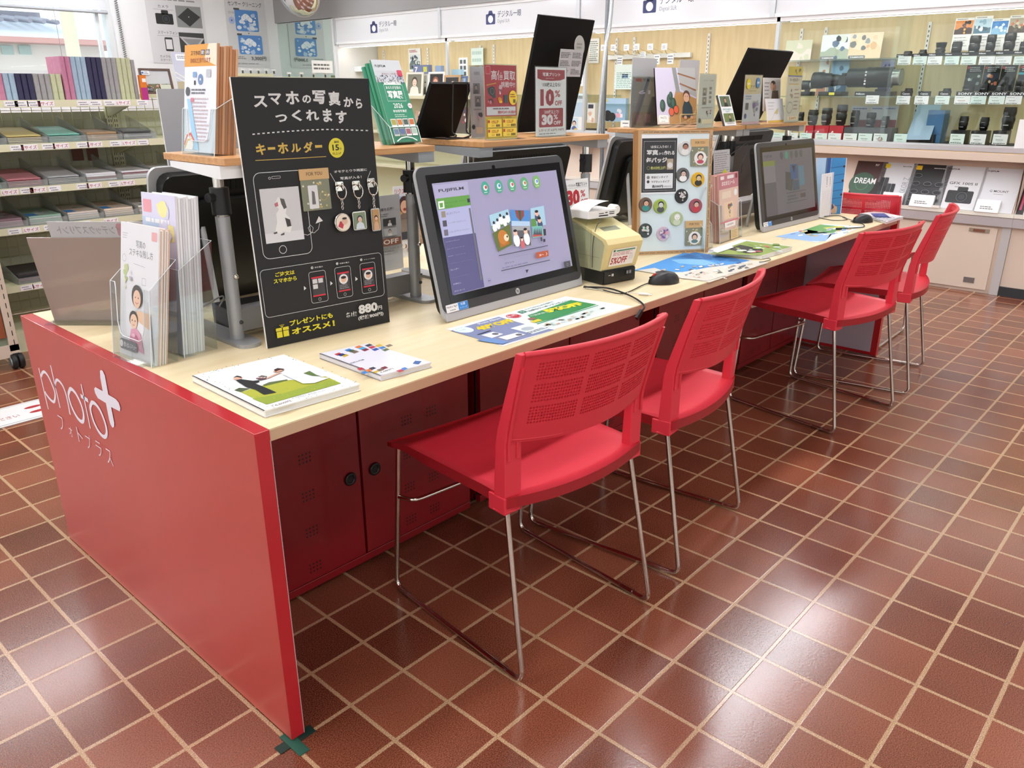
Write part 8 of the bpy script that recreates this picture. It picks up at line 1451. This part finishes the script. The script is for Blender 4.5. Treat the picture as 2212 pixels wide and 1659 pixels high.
card('coloring_leaflet', 'grey line-drawing leaflet with a yellow label, above the pink leaflets', 'leaflet', (at(1541, 430, 1, .40).x, .40, Z0 + .19), (at(1574, 430, 1, .40).x, .40, Z0 + .19), at(1545, 326, 1, .40).z - Z0 - .19, .1, .002, '#b9b9bc', lambda a, w_, h: (a.fine(w_ * .05, h * .3, w_ * .95, h * .95, 12, '#77787c', 5, .3), a.up(), a.poly([(w_ * .5, h * .42), (w_ * .7, h * .52), (w_ * .9, h * .36), (w_ * .7, h * .25)], '#c9cc2a')))
# blue-door photo books beyond the second monitor
h0 = at(1775, 466, 2, Z0); h1 = at(1826, 470, 2, Z0)
card('photo_book', 'upright photo book with bright blue wooden door cover', 'book', (h0.x + .02, h0.y + .06, Z0 + .001), (h1.x + .10, h1.y + .06, Z0 + .001), at(1800, 338, 1, h0.y + .05).z - Z0, .08, .012, '#dfe3ea', lambda a, w_, h: (a.rect(0, 0, w_ * .5, h, '#a9c6e0'), a.rect(w_ * .32, 0, w_ * .98, h, '#2f7fb8'), a.up(), a.rect(w_ * .38, 0, w_ * .48, h, '#1c4f94'), [a.line([(w_ * .5, h * (.12 + .14 * k)), (w_ * .98, h * (.16 + .14 * k))], .003, '#1a5288') for k in range(6)], a.up(), [a.circ(w_ * .94, h * q, .006, '#2a2a34', 8) for q in (.35, .6, .85)], a.blobs(w_ * .4, 0, w_ * .9, h * .2, ['#c9a07a', '#3a4a6a', '#8aa0b4'], 7, 2, .3)))
g0 = at(1768, 472, 2, Z0)
card('price_card', 'white vertical price card leaning before the blue door book', 'card', (g0.x, g0.y - .005, Z0 + .001), (g0.x + .135, g0.y - .005, Z0 + .001), at(1775, 378, 1, g0.y).z - Z0, .06, .004, '#eceef2', lambda a, w_, h: (a.rect(w_ * .9, 0, w_ * .93, h, '#3a62b0'), a.text('1,529円', w_ * .26, h * .78, w_ * .6, h * .84, '#444', .01, PI / 2), a.text('1,529円', w_ * .56, h * .78, w_ * .86, h * .83, '#444', .01, PI / 2), [a.fine(w_ * (.12 + .1 * k), h * .08, w_ * (.135 + .1 * k), h * .62, 14, '#77797e', k) for k in range(8)]))
# junction box, wires and far-side leaflets under the risers
t = thing('power_hub', 'black and grey junction box behind the nearest riser leg', 'box', TR(.30, .60, Z0 + .0006, -.1)); B().box(0, 0, 0, .19, .12, .055, M('#161617', .5)).build('body', t, None, .002); b = B().box(.002, -.004, .006, .05, 0, .046, M('#8a8b8d', .5)); b.lathe([(.006, 0), (.006, .006)], M('#222', .5), Matrix.Translation((.03, -.004, .024)) @ Matrix.Rotation(PI / 2, 4, 'X'), 10); b.build('socket_plate', t)
rg = random.Random(12)
for i in range(9):
    x0 = .52 + .03 * i; P_ = [(x0 - .1 + rg.uniform(-.05, .05), .64 + rg.uniform(-.02, .06), Z0 + .006), (x0, .60 + rg.uniform(-.01, .06), Z0 + .03 + rg.uniform(0, .03)), (x0 + .1, .62 + rg.uniform(-.02, .08), Z0 + .012 + .006 * (i % 4)), (x0 + .22, .66 + rg.uniform(-.04, .06), Z0 + .02 + rg.uniform(0, .02)), (x0 + .3, .70 + rg.uniform(-.03, .08), Z0 + .006)]
    tag(B().tube(spline(P_, 6), .0028, M(['#141416', '#55565a', '#1d1d20', '#8a8b8d'][i % 4], .5), 6).build('power_cable'), '%s lead in the tangle under the first riser shelf' % ['black', 'grey', 'black', 'pale grey'][i % 4], 'cable', ['black', 'grey', 'black', 'pale grey'][i % 4] + ' leads in the tangle under the riser')
t = thing('wire_lead', 'grey lead looping up beside the nearest riser leg', 'cable'); B().tube(spline([at(436, 664, 1, .62), at(455, 652, 1, .62), at(478, 640, 1, .62), at(483, 645, 1, .62), at(474, 662, 1, .62)], 6), .0022, M('#8f8f92', .4), 7).build('lead', t)
tag(B().tube(spline([at(442, 712, 2, Z0 + .005), at(470, 706, 2, Z0 + .005), at(512, 698, 2, Z0 + .005)], 6), .0035, M('#101012', .5), 7).build('power_cable'), 'thick black lead lying beside the nearest riser foot', 'cable')
def art_ten(a, w_, h): a.text('結婚式や', w_ * .05, h * .86, w_ * .4, h * .9, '#3a3a3c', .01); a.text('ブライダル準備を応援！', w_ * .02, h * .80, w_ * .82, h * .84, '#3a3a3c', .01); a.fine(w_ * .05, h * .72, w_ * .85, h * .77, 2, '#77787c', 2, .4); [a.portrait(w_ * (.1 + .42 * (k % 2)), h * (.6 - .13 * (k // 2)), w_ * (.44 + .42 * (k % 2)), h * (.7 - .13 * (k // 2)), ['#6a6c70', '#3a3c3e', '#c9b83a', '#b9babc'][k], '#222', '#c9b4a8', '#e0e0e0', k) for k in range(4)]; a.rect(0, h * .34, w_ * .95, h * .44, '#8a5a44'); a.up(); a.text('10%OFF', w_ * .12, h * .36, w_ * .88, h * .425, '#f0e9e4', .02); a.fine(w_ * .08, h * .22, w_ * .9, h * .32, 3, '#8a8b8e', 4, .3); a.fine(w_ * .08, h * .02, w_ * .9, h * .16, 3, '#a9aaac', 5, .2)
p0, p1 = at(812, 585, 1, .88), at(872, 575, 1, .88); zb = at(872, 578, 1, .88).z
card('price_board', 'silver leaflet board reading 10% OFF beyond the first riser', 'sign', (p0.x - .04, .88, Z0 + .002), (p1.x, .88, Z0 + .002), at(850, 422, 1, .88).z - Z0, .02, .003, '#adaeb0', art_ten)
p0, p1 = at(868, 585, 1, 1.0), at(960, 585, 1, 1.0)
card('leaflet_board', 'white poster of a laughing child in a grey coat, beyond the first riser', 'poster', (p0.x, 1.02, Z0 + .002), (p1.x - .1, 1.02, Z0 + .002), at(880, 402, 1, 1.02).z - Z0, .02, .003, '#e4e3e6', lambda a, w_, h: (a.rect(0, h * .62, w_, h * .86, '#a9c4e0'), a.text('ツクエ・人', w_ * .04, h * .89, w_ * .8, h * .97, '#d8707c', .01), a.up(), a.rect(0, h * .5, w_, h * .66, '#c89a6a'), a.up(), a.rect(w_ * .05, h * .36, w_ * .5, h * .55, '#e6d4c4'), a.poly([(w_ * .1, h * .3), (w_ * .75, h * .3), (w_ * .72, h * .58), (w_ * .5, h * .66), (w_ * .22, h * .6)], '#77665c'), a.up(), a.circ(w_ * .42, h * .74, w_ * .24, '#4a2a2a', 22, h * .12), a.up(), a.circ(w_ * .42, h * .71, w_ * .17, '#e0b094', 20, h * .09), a.up(), a.circ(w_ * .42, h * .675, w_ * .07, '#a03a34', 12, h * .02), a.rect(w_ * .1, h * .25, w_ * .6, h * .36, '#3a3c44'), a.up(), a.circ(w_ * .82, h * .12, w_ * .12, '#b0586a', 18, h * .09), a.blobs(w_ * .1, h * .06, w_ * .6, h * .2, ['#8a5a3a', '#e9e4de', '#c9b08a'], 6, 2, .2)))
tag(B().tube(spline([at(1566, 372, 1, .5), at(1560, 350, 1, .5), at(1545 + 55, 318, 1, .5), at(1612, 310, 1, .5), at(1616, 325, 1, .5), at(1604, 350, 1, .5), at(1601, 374, 1, .5)], 6), .002, M('#55575a', .5), 6).build('hanging_cable'), 'grey lead looped beside the second monitor under the riser', 'cable')
# shiny pole beyond the desk
pp = at(1302, 295, 1, 1.32); t = thing('sign_pole', 'shiny metal pole pair rising beyond the desk in the middle of the picture', 'pole')
B().tube([(pp.x, 1.32, .012), (pp.x, 1.32, 2.5)], .0105, M('#8f9296', .25, .8), 12).build('pole', t); a0 = at(1292, 292, 1, 1.28); a1 = at(1308, 110, 1, 1.28); a2 = at(1322, 0, 1, 1.28)
B().tube(spline([(a0.x, 1.28, a0.z), (a1.x, 1.28, a1.z), (a2.x, 1.28, a2.z), (a2.x + .02, 1.28, 2.5)], 6), .010, M('#c4c7ca', .2, .8), 12).build('rod', t); b = B(); b.lathe([(.15, 0), (.15, .008), (.02, .014)], M('#77797c', .4, .6), Matrix.Translation((pp.x, 1.32, .001)), 28); b.build('base', t); B().tube([(a0.x, 1.28, a0.z), (pp.x, 1.32, a0.z - .05)], .007, M('#77797c', .4, .6), 8).build('bracket', t)
